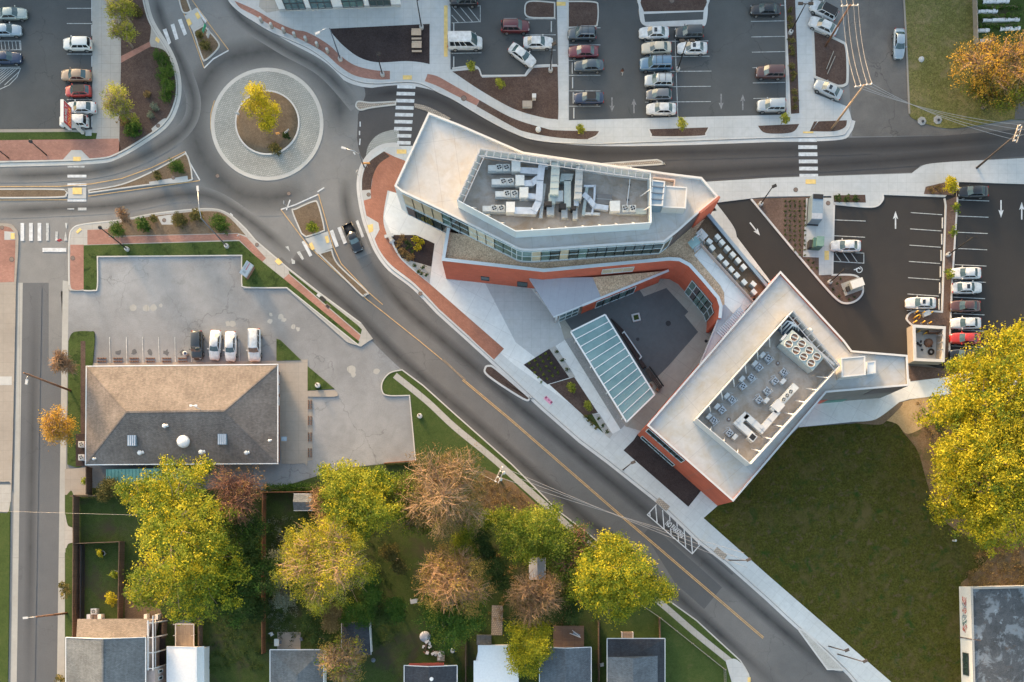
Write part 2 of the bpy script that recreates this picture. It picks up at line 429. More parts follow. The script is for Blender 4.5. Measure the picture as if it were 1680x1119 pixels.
# newer and older pieces of carriageway
flat('road_surface', [(575, 132), (600, 150, 1), (585, 200, 1), (596, 262, 1), (640, 245), (700, 300), (1170, 330), (1170, 299), (1264, 291), (1500, 283), (1513, 268), (1576, 266), (1574, 222), (1392, 226), (1260, 226), (980, 237), (915, 235, 1), (840, 219, 1), (783, 188, 1), (720, 153, 1), (670, 135, 1), (615, 138, 1)], .004, 'asphalt_mid')
flat('road_surface', [(1388, -30), (1482, -30), (1486, 60), (1492, 188), (1545, 212), (1700, 200), (1700, 262), (1576, 267), (1574, 222), (1398, 224), (1396, 180), (1388, 70)], .008, 'asphalt_worn')
flat('road_surface', [(37, 464), (103, 464), (98, 800), (93, 1150), (26, 1150), (30, 800)], .004, 'asphalt_street')
flat('road_surface', [(80, 464), (103, 464), (101, 600), (80, 600)], .008, 'asphalt_road')
flat('road_surface', [(456, 424), (474, 440), (525, 480), (593, 530), (612, 554), (660, 606), (695, 632), (745, 677), (840, 761), (917, 838), (965, 874), (1090, 979), (1143, 1017), (1215, 1083), (1240, 1160), (1445, 1160), (1395, 1105), (1305, 1023), (1190, 919), (1077, 818), (953, 722), (840, 620), (770, 556), (720, 511), (680, 470), (641, 440), (618, 408), (606, 380)], .004, 'asphalt_diag')
flat('road_surface', [(1087, 839), (1057, 875), (1143, 1014), (1203, 941)], .009, 'asphalt_patch')
flat('gutter_pavement', [(30, 464), (37.5, 464), (27, 1150), (17, 1150), (23, 800)], .012, 'gutter')
flat('gutter_pavement', [(103, 460), (113, 462), (108, 800), (107, 1150), (93, 1150), (98, 800)], .014, 'gutter')

# darkened wheel lanes
for i, (pts, w, mat) in enumerate([
    ([(556, 225), (552, 150, 1), (500, 95, 1), (430, 85, 1), (360, 105, 1), (325, 160, 1), (318, 215, 1), (340, 270, 1), (390, 315, 1), (450, 325, 1), (505, 308)], 6, 'asphalt_road'),
    ([(-20, 347), (80, 343, 1), (200, 336, 1), (290, 320, 1), (350, 325, 1), (420, 370, 1), (485, 425)], 2.6, 'asphalt_road'),
    ([(480, 425), (500, 440, 1), (580, 510, 1), (660, 590, 1), (800, 710, 1), (960, 850, 1), (1120, 985, 1), (1300, 1150)], 2.6, 'asphalt_diag'),
    ([(1420, 1150), (1240, 995, 1), (1100, 872, 1), (960, 755, 1), (830, 648, 1), (740, 570, 1), (660, 500, 1), (605, 425)], 2.6, 'asphalt_diag'),
    ([(598, 420), (570, 350, 1), (566, 290, 1)], 2.6, 'asphalt_road'),
    ([(-20, 288), (80, 287, 1), (170, 278, 1), (240, 254, 1), (300, 215, 1), (318, 170, 1), (300, 110, 1), (268, 40, 1), (252, -20)], 2.4, 'asphalt_road'),
    ([(365, -20), (395, 30, 1), (460, 75, 1), (530, 115, 1), (585, 175, 1)], 2.4, 'asphalt_road'),
    ([(1700, 222), (1500, 238, 1), (1300, 245, 1), (1000, 252, 1), (880, 240, 1), (800, 208, 1), (720, 165, 1), (660, 152, 1), (600, 158, 1)], 2.4, 'asphalt_mid'),
    ([(900, 268), (1060, 285, 1), (1260, 276, 1), (1480, 262, 1), (1700, 242)], 2.4, 'asphalt_mid'),
    ([(58, 470), (52, 800, 1), (46, 1150)], 2.2, 'asphalt_street')]):
    wear('road_surface', pts, w, .018 + .003 * i, mat)
for pts in ([(1160, 345), (1225, 355, 1), (1300, 440, 1), (1400, 530, 1), (1470, 560)], [(1470, 330), (1470, 420, 1), (1462, 560)], [(1655, 310), (1650, 600)]):
    pass

# ------------------------------------------------------------------ parking lots
flat('parking_ground', [(-30, -30), (153, -30), (153, 212), (-30, 215)], .006, 'asphalt_lot')
flat('parking_ground', [(740, -30), (912, -30), (915, 108), (875, 110, 1), (861, 124), (790, 125), (782, 111, 1), (740, 115)], .006, 'asphalt_lot')
flat('parking_ground', [(934, -30), (1286, -30), (1289, 190), (1110, 193), (934, 198)], .006, 'asphalt_lot')
flat('parking_ground', [(1150, 330), (1232, 326), (1447, 318), (1570, 298), (1700, 303), (1700, 640), (1560, 610), (1490, 590), (1380, 590), (1270, 470)], .010, 'asphalt_dark')
flat('parking_ground', [(100, 478), (140, 478), (159, 419), (397, 418), (400, 471), (471, 471), (592, 567), (612, 556), (660, 606), (636, 615), (628, 640), (672, 648), (682, 757), (632, 760), (560, 768), (440, 805), (415, 805), (420, 700), (140, 610), (104, 560)], .008, 'asphalt_old')

# kerbed pavements ---------------------------------------------------------------- north
slabo('pavement', [(362, -30), (375, 2, 1), (395, 22, 1), (420, 38, 1), (445, 53, 1), (482, 69, 1), (508, 81, 1), (533, 98, 1), (558, 120, 1), (583, 133, 1), (615, 138, 1), (670, 135.5, 1), (695, 140, 1), (720, 153, 1), (745, 165, 1), (783, 188, 1), (815, 206, 1), (840, 218, 1), (870, 229, 1), (915, 235, 1), (980, 237), (1260, 227), (1370, 224, 1), (1390, 215, 1), (1397, 197), (1391, 176), (1336, 154), (1332, 48), (1328, -30), (1287, -30), (1290, 189), (1110, 193), (933, 198), (933, -30), (913, -30), (916, 108), (875, 110, 1), (862, 124), (790, 126), (780, 111, 1), (739, 115), (739, -30)], 0, .12, MATS['pavement'])
b = MB()
for pts in ([(375, 2, 1), (395, 22, 1), (420, 38, 1), (445, 53, 1), (482, 69, 1), (508, 81, 1), (533, 98, 1), (558, 120, 1), (583, 133, 1), (615, 138, 1), (670, 135.5, 1), (695, 140, 1), (720, 153, 1), (745, 165, 1), (783, 188, 1), (815, 206, 1), (840, 218, 1), (870, 229, 1), (915, 235, 1), (980, 237), (1260, 227), (1370, 224, 1), (1390, 215, 1), (1397, 197)],):
    c = curve(pts, closed=False); b.wall(offset(c, .1), .2, 0, .14); b.strip(offset(c, -.35), .6, .034)
tag(b.build('kerb', MATS['kerb_pale']), kind='structure')
for m, z, P in (('brick_paving', .126, [(385, 2), (420, 17.5, 1), (452, 36, 1), (482, 49, 1), (505, 54, 1), (538, 73, 1), (560, 93, 1), (583, 108, 1), (615, 116, 1), (640, 117), (640, 131), (615, 131, 1), (583, 125, 1), (558, 110, 1), (533, 88, 1), (508, 73, 1), (482, 60, 1), (445, 42.5, 1), (420, 27.5, 1), (395, 14, 1)]),
                ('brick_paving', .126, [(701.6, 122), (718, 126, 1), (745, 141, 1), (787, 165), (782, 174), (745, 156, 1), (720, 143, 1), (697, 134)]),
                ('mulch_dark', .126, [(540, 48), (705, 40), (705, 106), (690, 103, 1), (665, 101, 1), (620, 103, 1), (590, 95, 1), (565, 77, 1), (547, 58, 1)]),
                ('mulch', .126, [(742, 118), (786, 114), (791, 128), (863, 126), (875, 112), (915, 110), (916, 188, 1), (910, 196, 1), (880, 191, 1), (840, 178, 1), (790, 150, 1)]),
                ('mulch', .126, [(787, 165), (840, 194, 1), (890, 210, 1), (915, 214.5, 1), (984, 215.7), (978, 224, 1), (965, 229, 1), (915, 226.5, 1), (865, 217.7, 1), (840, 207.7, 1), (782, 175)]),
                ('mulch', .126, [(1064, 212.7), (1163, 209.7), (1158, 219, 1), (1150, 224, 1), (1075, 225, 1), (1068, 221, 1)]),
                ('mulch', .126, [(1243, 207), (1311, 204), (1298, 218, 1), (1256, 219, 1)]),
                ('mulch', .126, [(1335, 200), (1389, 198), (1386, 209, 1), (1368, 216, 1), (1328, 216)]),
                ('mulch', .126, [(1286, -30), (1303, -30), (1311, 186.5), (1296, 187.7)]),
                ('pavement_old', .124, [(300 + 130, -30), (455, -30), (459, 18), (438, 22), (425, 12)]),
                ):
    flat('planting_ground' if 'mulch' in m else 'pavement', P, z, m)
b = MB()
for P in ([(1064, 212.7), (1068, 221, 1), (1075, 225.5, 1), (1150, 224.5, 1), (1158, 219, 1), (1163, 209.7)], [(965, 229.5, 1), (978, 224, 1), (984, 215.7)], [(742, 113), (780, 109.5, 1), (790, 125), (861, 124.5), (875, 109.5, 1), (914, 107.5)], [(1286, -30), (1296, 188)]):
    b.wall(curve(P, closed=False), .22, .1, .17)
tag(b.build('kerb', MATS['kerb_pale']), kind='structure')

# kerbed islands in the lots
for P, f in (([(868, 2, 1), (911, 4), (911, 31), (868, 30, 1), (860, 17, 1)], 'mulch'), ([(930, 2), (975, 3, 1), (982, 12, 1), (981, 38, 1), (974, 45, 1), (930, 47)], 'mulch')):
    island('planting_ground', P, MATS[f])
slabo('pavement', [(1055, -6, 1), (1155, -6, 1), (1161, 12, 1), (1158, 40, 1), (1150, 44), (1060, 44), (1051, 36, 1), (1048, 12, 1)], 0, .13, MATS['kerb_pale'])
flat('planting_ground', [(1058, -4, 1), (1152, -4, 1), (1154, 18), (1056, 20)], .137, 'mulch')
flat('parking_ground', [(1056, 24), (1154, 20), (1153, 33), (1058, 37)], .137, 'asphalt_lot')
island('planting_ground', [(1331, 46), (1378, 66, 1), (1390, 79, 1), (1392, 131, 1), (1386, 142, 1), (1374, 144), (1334, 128)], MATS['mulch'], kerb_w=.4)

# west and roundabout -------------------------------------------------------------
slabo('pavement', [(152, -30), (231, -30), (240, 15, 1), (250, 42.5, 1), (275, 83, 1), (287, 113, 1), (291.6, 143, 1), (288, 170, 1), (275, 198, 1), (250, 220, 1), (195, 253, 1), (150, 263, 1), (0, 267.5), (-30, 268), (-30, 216), (152, 213)], 0, .12, MATS['pavement_old'])
flat('gutter_pavement', [(152.5, -30), (164, -30), (160, 213), (152.5, 213)], .126, 'gutter')
flat('gutter_pavement', [(-30, 213), (118, 212), (118, 217), (-30, 218)], .126, 'pavement_tan')
flat('lawn', [(-30, 218), (118, 217), (160, 219), (158, 229), (-30, 231)], .13, 'grass')
flat('pavement', [(-30, 231), (195, 228), (195, 253, 1), (150, 261, 1), (-30, 265)], .13, 'brick_paving')
flat('pavement', [(103, 263.5), (118, 247), (134, 247), (148, 261)], .134, 'concrete')
flat('planting_ground', [(198, -30), (229, -30), (238, 15, 1), (248, 43, 1), (246, 69), (199, 93)], .13, 'mulch')
flat('planting_ground', [(199, 104), (248, 77), (272, 85, 1), (284, 113, 1), (289, 143, 1), (285, 170, 1), (272, 197, 1), (248, 218, 1), (196, 250)], .13, 'mulch')
flat('pavement', [(199, 93), (246, 69), (248, 77), (199, 104)], .13, 'brick_paving')
flat('pavement', [(249, 212), (268, 196, 1), (274, 199, 1), (252, 219)], .135, 'concrete')
b = MB(); b.wall(offset(curve([(231, -30), (240, 15, 1), (250, 42.5, 1), (275, 83, 1), (287, 113, 1), (291.6, 143, 1), (288, 170, 1), (275, 198, 1), (250, 220, 1), (195, 253, 1), (150, 263, 1), (0, 267.5), (-30, 268)], closed=False), -.12), .24, 0, .145)
b.strip(offset(curve([(231, -30), (240, 15, 1), (250, 42.5, 1), (275, 83, 1), (287, 113, 1), (291.6, 143, 1), (288, 170, 1), (275, 198, 1), (250, 220, 1), (195, 253, 1), (150, 263, 1), (0, 267.5), (-30, 268)], closed=False), .35), .6, .04)
tag(b.build('kerb', MATS['kerb']), kind='structure')

def circ(cx, cy, r, n=48): return [(cx + r * math.cos(2 * math.pi * i / n), cy + r * math.sin(2 * math.pi * i / n)) for i in range(n)]
slabo('roundabout_pavement', circ(438.5, 204, 92.5, 72), 0, .07, MATS['kerb'])
slabo('roundabout_pavement', circ(438.5, 204, 86.5, 72), .01, .078, MATS['cobble'])
slabo('island_ground', circ(439, 202, 53, 56), 0, .2, MATS['kerb_pale'])
b = MB(); c0 = W(439, 202); b.lathe((c0.x, c0.y, 0), [(5.05, .1), (5.05, .21), (4, .42), (2.4, .62), (1, .7)], 48)
tag(b.build('island_ground', MATS['soil'], smooth=True), kind='structure')
b = MB(); b.strip(curve([(352, 165, 1), (346, 185, 1), (345, 210, 1), (350, 228, 1)], closed=False), .12, .05)
# splitter islands
island('island_ground', [(287, -30), (297, 15, 1), (305, 23, 1), (314, 19, 1), (312, 10, 1), (297, -30)], MATS['soil'])
slabo('pavement', [(303, 27), (322, 13), (335, 40), (317, 52)], 0, .1, MATS['concrete'])
island('island_ground', [(317, 52), (335, 41), (345, 52), (360, 71, 1), (357, 83, 1), (338, 100, 1), (331, 95, 1)], MATS['soil'])
island('island_ground', [(-30, 310), (95, 310, 1), (110, 314, 1), (110, 320, 1), (95, 325, 1), (-30, 326)], MATS['soil'])
slabo('pavement', [(112, 309), (142, 308), (142, 326), (112, 326)], 0, .1, MATS['concrete'])
island('island_ground', [(145, 312), (200, 302, 1), (250, 281, 1), (296, 256, 1), (305, 252, 1), (311, 262, 1), (316, 288, 1), (309, 298, 1), (240, 305, 1), (146, 318)], MATS['soil'])
flat('pavement', [(245, 299), (308, 289), (309, 296), (246, 305)], .136, 'concrete')
island('island_ground', [(479, 347, 1), (486, 342, 1), (514, 330, 1), (523, 335, 1), (533, 374, 1), (529, 381, 1), (502, 390), (494, 384)], MATS['soil'])
slabo('pavement', [(501, 392), (538, 380), (546, 407), (521, 417)], 0, .1, MATS['concrete'])
island('island_ground', [(522, 416), (545, 409), (556, 434, 1), (602, 477, 1), (602, 484, 1), (596, 487, 1), (588, 481)], MATS['soil'])
island('island_ground', [(583, 173, 1), (588, 166, 1), (610, 168, 1), (650, 166), (650, 173), (610, 178, 1), (592, 182, 1), (585, 178, 1)], MATS['cobble_tan'])
slabo('island_ground', [(680, 170), (700, 175, 1), (720, 184, 1), (740, 195), (730, 200), (700, 183, 1), (680, 177)], 0, .13, MATS['cobble_tan'])
island('island_ground', [(960, 270), (1078, 261.5), (1087, 266, 1), (1079, 271.5, 1), (960, 277)], MATS['cobble_tan'])

# street sidewalks, far left
slabo('pavement', [(-30, 367), (12, 367, 1), (25, 374, 1), (31, 392, 1), (27, 465), (20, 780, 1), (15, 790, 1), (-30, 790)], 0, .12, MATS['pavement_tan'])
flat('pavement', [(-30, 372), (10, 372, 1), (22, 379, 1), (26, 392, 1), (24, 463), (-30, 465)], .126, 'brick_paving')
flat('pavement', [(8, 380), (25, 381), (26, 394), (8, 394)], .132, 'concrete')
flat('pavement', [(-30, 618), (20, 618), (20, 632), (-30, 632)], .126, 'concrete')
slabo('pavement', [(-30, 795), (19, 795), (18, 840), (-30, 840)], 0, .05, MATS['pavement_old'])
slabo('lawn', [(-30, 842), (12, 842, 1), (17, 847, 1), (13, 1150), (-30, 1150)], 0, .12, MATS['grass'])

# west of the brick house
slabo('pavement', [(113, 395, 1), (120, 374, 1), (140, 367, 1), (200, 360, 1), (260, 349, 1), (340, 342, 1), (375, 350, 1), (405, 376), (420, 394), (474, 440), (525, 480), (593, 530), (612, 556), (592, 569), (570, 562), (470, 474), (400, 474), (400, 412), (156, 414), (158, 477), (138, 477), (120, 477, 1), (113, 468, 1)], 0, .12, MATS['pavement_old'])
flat('pavement', [(144, 377.6), (178, 376.4), (179, 389), (390, 384), (405, 390), (437, 424), (430, 431), (393, 394), (144, 402)], .126, 'brick_paving')
flat('pavement', [(474, 450), (592, 551), (588, 561), (465, 458)], .126, 'brick_paving')
flat('pavement', [(116, 402), (138, 402), (138, 475), (124, 476, 1), (116, 466, 1)], .126, 'brick_paving')
flat('planting_ground', [(178, 375), (200, 365, 1), (260, 354, 1), (340, 347, 1), (372, 354, 1), (404, 387), (391, 383), (179, 388)], .13, 'soil')
flat('pavement', [(259, 356), (284, 352), (284, 369), (266, 369)], .134, 'concrete')
slabo('lawn', [(138, 403), (393, 396), (420, 421), (471, 462), (590, 561), (586, 566), (471, 472), (405, 471, 1), (398, 466, 1), (397, 419), (160, 421), (160, 471, 1), (154, 477, 1), (138, 476)], .1, .15, MATS['grass_lush'])
flat('verge_lawn', [(474, 444), (586, 533), (594, 541), (592, 549), (475, 449)], .13, 'grass_lush')
b = MB(); b.wall(curve([(397, 466, 1), (397, 419.5), (160.5, 421.5), (160.5, 471, 1), (154, 477, 1), (138, 477)], closed=False), .18, 0, .17)
b.wall(curve([(590, 568), (471, 472.5), (405, 472, 1), (397.5, 466, 1)], closed=False), .18, 0, .17)
b.wall(offset(curve([(113, 468), (113, 395, 1), (120, 374, 1), (140, 367, 1), (200, 360, 1), (260, 349, 1), (340, 342, 1), (375, 350, 1), (405, 376), (420, 394), (474, 440), (525, 480), (593, 530)], closed=False), -.1), .2, 0, .14)
tag(b.build('kerb', MATS['kerb']), kind='structure')
slabo('lawn', [(113, 560), (118, 548, 1), (128, 544, 1), (148, 544, 1), (156, 550, 1), (152, 604), (141, 604), (141, 762), (128, 767, 1), (111, 762)], 0, .14, MATS['grass_lush'])
flat('planting_ground', [(133, 560), (141, 560), (140, 712), (133, 712)], .146, 'mulch')
flat('pavement', [(125, 712), (142, 712), (142, 765), (125, 765)], .15, 'mulch_dark')
slabo('pavement', [(150, 596), (455, 592), (505, 590), (505, 750, 1), (497, 760, 1), (462, 761), (455, 600), (150, 606)], 0, .06, MATS['pavement_tan'])
slabo('lawn', [(454, 556), (460, 558), (494, 591), (454, 592)], 0, .14, MATS['grass_lush'])
slabo('lawn', [(505, 601), (549, 638), (505, 641)], 0, .14, MATS['grass_lush'])
slabo('pavement', [(505, 641.5), (549, 640), (554, 646, 1), (549, 651, 1), (505, 651)], 0, .13, MATS['pavement_tan'])
flat('pavement', [(500, 652), (513, 652), (513, 755), (500, 757)], .024, 'pavement_tan')

# back yards, one sheet of ground from the lot to the lower edge
slabo('yard_ground', [(628, 625, 1), (640, 611, 1), (660, 606), (695, 632), (745, 677), (840, 761), (917, 838), (965, 874), (1090, 979), (1143, 1017), (1215, 1083), (1228, 1105, 1), (1232, 1119), (1236, 1200), (107, 1200), (107, 800), (425, 803), (440, 806), (560, 769), (632, 761), (682, 758), (672, 648), (636, 648, 1), (626, 641, 1)], 0, .1, MATS['grass_yard'])
flat('lawn', [(628, 627, 1), (640, 613, 1), (660, 608), (745, 679), (840, 763), (917, 840), (900, 850), (830, 800), (780, 770), (682, 752), (674, 650), (636, 646, 1)], .108, 'grass')
flat('lawn', [(917, 840), (965, 876), (1090, 981), (1143, 1019), (1214, 1085), (1228, 1119), (1230, 1200), (990, 1200), (985, 1010), (1050, 985), (960, 900), (900, 850)], .108, 'grass')
flat('yard_ground', [(795, 770), (840, 790), (905, 850), (890, 880), (800, 840), (770, 800)], .112, 'soil_red')
flat('yard_ground', [(205, 965), (245, 960), (270, 1015), (205, 1018)], .112, 'soil')
b = MB()
b.strip(curve([(648, 616), (700, 658, 1), (745, 700, 1), (800, 745, 1), (840, 780, 1), (905, 838, 1), (960, 888, 1), (1020, 940, 1), (1082, 988, 1), (1140, 1038, 1), (1198, 1085)], closed=False), 1.0, .118)
tag(b.build('footpath', MATS['pavement_old']), kind='structure')
flat('pavement', [(1190, 1084), (1206, 1081, 1), (1222, 1096, 1), (1231, 1119, 1), (1232, 1200), (1202, 1200), (1200, 1119)], .124, 'pavement')
b = MB(); b.wall(offset(curve([(660, 606), (695, 632), (745, 677), (840, 761), (917, 838), (965, 874), (1090, 979), (1143, 1017), (1215, 1083), (1228, 1105, 1), (1232, 1125)], closed=False), -.1), .2, 0, .13)
b.wall(curve([(660, 607, 1), (640, 612, 1), (628, 626, 1), (627, 641, 1), (636, 649, 1), (672, 649), (682, 757)], closed=False), .18, 0, .15)
tag(b.build('kerb', MATS['kerb']), kind='structure')
flat('pavement', [(107, 770), (150, 766), (152, 812), (107, 812)], .108, 'pavement_tan')
flat('pavement', [(107, 845, 1), (112, 862, 1), (122, 866), (122, 890), (112, 893, 1), (107, 905, 1)], .112, 'pavement_old')
flat('verge_lawn', [(108, 815), (117, 805, 1), (121, 812), (121, 862), (112, 858, 1)], .118, 'grass')
flat('verge_lawn', [(108, 900), (120, 892), (119, 1060), (108, 1060)], .118, 'grass')
flat('driveway_road', [(262, 1025), (272, 1025), (272, 1200), (262, 1200)], .11, 'mulch_dark')

# plaza round the civic building ---------------------------------------------------
flat('apron_pavement', [(600, 262), (604, 240, 1), (622, 220, 1), (654, 211), (655, 238), (632, 240, 1), (612, 252, 1), (597, 272)], .03, 'cobble')
PL = [(655, 240), (632, 241, 1), (612, 252, 1), (597, 272, 1), (591, 296, 1), (592, 322, 1), (599, 358, 1), (608, 384, 1), (620, 412, 1), (641, 440, 1), (680, 470, 1), (720, 511), (770, 556), (840, 620), (890, 667), (953, 722), (1000, 757), (1077, 818), (1150, 888), (1190, 919), (1260, 981), (1305, 1023), (1360, 1070), (1395, 1105), (1440, 1160)]
slabo('plaza_pavement', PL + [(1510, 1160), (1462, 1119), (1260, 944), (1154, 850), (1186, 822), (1310, 700), (1340, 640), (1270, 470), (1165, 332), (900, 290), (690, 240)], 0, .12, MATS['pavement_diag'])
b = MB(); cc = curve(PL, closed=False); b.wall(offset(cc, .1), .2, 0, .14); b.strip(offset(cc, -.3), .5, .038); tag(b.build('kerb', MATS['kerb_pale']), kind='structure')
flat('plaza_pavement', [(640, 312), (662, 312), (760, 380), (733, 460), (900, 470), (950, 560), (1020, 704), (1005, 712), (845, 600), (770, 535), (705, 466), (713, 400), (682, 386), (643, 386), (630, 358)], .126, 'pavement_plaza')
flat('plaza_pavement', [(795, 463), (868, 470), (912, 524), (930, 556), (880, 588), (846, 562)], .13, 'pavement')
flat('plaza_pavement', [(630, 249), (664, 264), (700, 300), (660, 320), (636, 313), (629, 357, 1), (634, 383, 1), (643, 401, 1), (660, 428, 1), (705, 466), (827, 572.5), (809, 592), (770, 552), (720, 507), (681, 466, 1), (643, 436, 1), (623, 411, 1), (611, 382, 1), (602, 357, 1), (595, 320, 1), (594, 312), (609, 311), (613, 280)], .132, 'brick_plaza')
flat('planting_ground', [(630, 249), (640, 257), (622, 270, 1), (612, 290, 1), (609, 311), (594, 313), (595, 290, 1), (604, 268, 1)], .136, 'mulch')
flat('pavement', [(593, 313), (608, 312), (609, 326), (596, 330)], .138, 'concrete')
flat('pavement', [(599, 353), (621, 366), (623, 377), (613, 396), (607, 380)], .138, 'pavement')
flat('pavement', [(640, 241), (655, 240), (672, 255), (664, 264), (648, 258), (630, 249)], .138, 'pavement')
flat('planting_ground', [(643, 386), (682, 386), (713, 400), (708, 438), (659, 424), (647, 402)], .138, 'mulch_dark')
flat('gravel_ground', [(659, 424), (708, 438), (705, 465), (680, 443)], .138, 'gravel_pale')
flat('planting_ground', [(859, 598.8), (901, 572.5), (934, 620), (898, 631)], .138, 'mulch_dark')
flat('planting_ground', [(901, 631), (942, 619), (981, 677.6), (958, 682.6)], .138, 'mulch')
flat('planting_ground', [(958, 682.6), (971, 679), (990, 711)], .138, 'grass_yard')
flat('gravel_ground', [(901, 572.5), (911, 567.5), (944, 619), (934, 620)], .139, 'gravel_pale')
flat('gravel_ground', [(971, 679), (983, 679), (1005, 712.7), (1000, 720), (990, 711)], .139, 'gravel_pale')
flat('gravel_ground', [(926, 557), (945, 552), (1026, 696), (1018, 705)], .139, 'gravel_grey')
flat('courtyard_pavement', [(915, 520), (1090, 430), (1180, 470), (1185, 560), (1060, 710), (1026, 700), (945, 552), (926, 557)], .142, 'court_path')
flat('courtyard_pavement', [(926, 524), (1049, 476), (1056, 487), (1093, 473), (1129, 512), (1123, 518), (1145, 545), (1097, 600), (1075, 622), (1030, 650), (945, 552)], .147, 'court_dark')
flat('planting_ground', [(1039, 722.7), (1046, 712), (1150, 805), (1144, 813), (1129, 831.5), (1022.7, 739)], .144, 'mulch_dark')
flat('pavement', [(1081, 816), (1099, 831), (1093, 839), (1075, 824)], .147, 'cobble_tan')
flat('pavement', [(1176, 897), (1193, 911), (1187, 919), (1170, 905)], .147, 'cobble_tan')
island('planting_ground', [(795, 603, 1), (803, 599, 1), (815, 605, 1), (868, 650, 1), (870, 655, 1), (858, 656, 1), (800, 618, 1)], MATS['mulch'], kerb_w=.3, kerb=MATS['kerb_pale'])
flat('gravel_ground', [(1312, 1037), (1320, 1038, 1), (1382, 1097, 1), (1357, 1097)], .142, 'gravel_pale')
b = MB(); b.wall(curve([(1311, 1035), (1322, 1038, 1), (1384, 1098), (1357, 1098)]), .25, .1, .15, True); tag(b.build('kerb', MATS['kerb_pale']), kind='structure')

# east: pavement along the north street, beds, lane
slabo('pavement', [(1140, 300), (1260, 292.5), (1495, 285), (1504, 278, 1), (1520, 270, 1), (1560, 266), (1700, 259), (1700, 303), (1571, 299), (1550, 324), (1447, 320), (1446, 330, 1), (1430, 339, 1), (1368, 335), (1363, 322), (1262, 323), (1232, 326), (1150, 336)], 0, .12, MATS['pavement'])
flat('planting_ground', [(1515, 319), (1518, 307), (1553, 299), (1570, 300), (1563, 321)], .128, 'mulch_red')
flat('planting_ground', [(1367, 321), (1419, 320), (1420, 333), (1368, 332)], .128, 'mulch')
slabo('planting_ground', [(1232, 327), (1349, 323), (1345, 452), (1400, 452, 1), (1412, 462, 1), (1415, 480, 1), (1405, 493, 1), (1388, 498, 1), (1372, 491, 1), (1345, 462), (1300, 409)], .005, .13, MATS['mulch_red'])
slabo('pavement', [(1322, 326), (1367, 325), (1365, 451), (1343, 452), (1343, 423), (1317, 422)], .01, .145, MATS['pavement'])
b = MB(); b.wall(curve([(1232, 327), (1300, 409), (1345, 462), (1372, 491, 1), (1388, 498, 1), (1405, 493, 1), (1415, 480, 1), (1412, 462, 1), (1400, 452, 1), (1365, 451.5), (1368, 335)], closed=False), .3, .006, .15)
b.wall(curve([(1367, 335), (1430, 340, 1), (1447, 330, 1), (1448, 320)], closed=False), .25, .01, .15)
b.wall(curve([(1549, 326), (1551, 338), (1545, 512), (1500, 511, 1), (1487, 523, 1), (1497, 535)], closed=False), .28, .01, .15)
b.wall(curve([(1571, 300), (1570, 330), (1561, 470), (1556, 598)], closed=False), .28, .01, .15)
tag(b.build('kerb', MATS['kerb_pale']), kind='structure')
slabo('planting_ground', [(1551, 330), (1570, 322), (1561, 470), (1556, 600), (1560, 618), (1493, 626), (1490, 600), (1549, 605), (1549, 533), (1497, 535, 1), (1488, 523, 1), (1500, 511, 1), (1545, 512)], .005, .12, MATS['mulch_red'])
flat('pavement', [(1147, 352), (1180, 345), (1208, 388, 1), (1212, 410, 1), (1222, 425), (1262, 470), (1255, 480)], .13, 'pavement')
slabo('pavement', [(1150, 360), (1175, 334), (1203, 372, 1), (1209, 392, 1), (1213, 410, 1), (1264, 468), (1255, 480)], .01, .12, MATS['pavement'])
slabo('pavement', [(1300, 690), (1311, 701), (1400, 692), (1430, 690, 1), (1448, 681, 1), (1475, 660), (1492, 655), (1535, 650), (1700, 632), (1700, 600), (1490, 622), (1350, 640)], .002, .1, MATS['pavement_plaza'])

# fields
slabo('field', [(1154, 850), (1186, 822), (1311, 701), (1430, 692, 1), (1452, 684, 1), (1500, 690), (1560, 690), (1700, 680), (1700, 1200), (1550, 1200), (1462, 1119), (1260, 944)], 0, .07, MATS['grass_field'])
flat('soil_ground', [(1440, 688), (1475, 662, 1), (1520, 652, 1), (1545, 662, 1), (1530, 690, 1), (1490, 712, 1), (1470, 695, 1)], .078, 'straw')
flat('soil_ground', [(1400, 694), (1440, 686, 1), (1472, 660, 1), (1480, 664, 1), (1455, 690, 1), (1440, 697, 1)], .082, 'soil')
flat('soil_ground', [(1480, 708), (1545, 664, 1), (1700, 640), (1700, 900), (1660, 890), (1590, 880, 1), (1540, 845, 1), (1520, 790, 1), (1505, 740, 1)], .076, 'soil_red')
flat('soil_ground', [(1575, 960, 1), (1610, 930, 1), (1640, 890, 1), (1700, 860), (1700, 965), (1620, 965)], .08, 'soil_red')
slabo('field', [(1481, -30), (1700, -30), (1700, 198), (1660, 196), (1590, 208, 1), (1545, 210, 1), (1500, 196, 1), (1491, 186), (1486, 60)], 0, .08, MATS['grass_dry'])
flat('field', [(1596, -30), (1675, -30), (1700, 70), (1640, 130), (1598, 90)], .086, 'grass_yard')
flat('driveway_road', [(1668, 150), (1700, 130), (1700, 198), (1664, 196)], .09, 'asphalt_patch')
b = MB(); b.wall(curve([(1481, -30), (1486, 60), (1491.5, 187)], closed=False), .25, 0, .15); tag(b.build('kerb', MATS['pavement_tan']), kind='structure')

# ------------------------------------------------------------------ painted markings
ZM = .05
def lines(name, segs, w, mat, z=ZM):
    b = MB()
    for i, s in enumerate(segs): b.strip([tuple(W(*p).xy) for p in s], w, z + .0025 * (i % 7))
    return tag(b.build(name, MATS[mat]), kind='structure')
def bars(name, L, mat, z=ZM):
    b = MB()
    for q in L: b.poly([(*W(x, y).xy, z) for x, y in q])
    return tag(b.build(name, MATS[mat]), kind='structure')
def rect(x0, y0, x1, y1): return [(x0, y0), (x1, y0), (x1, y1), (x0, y1)]
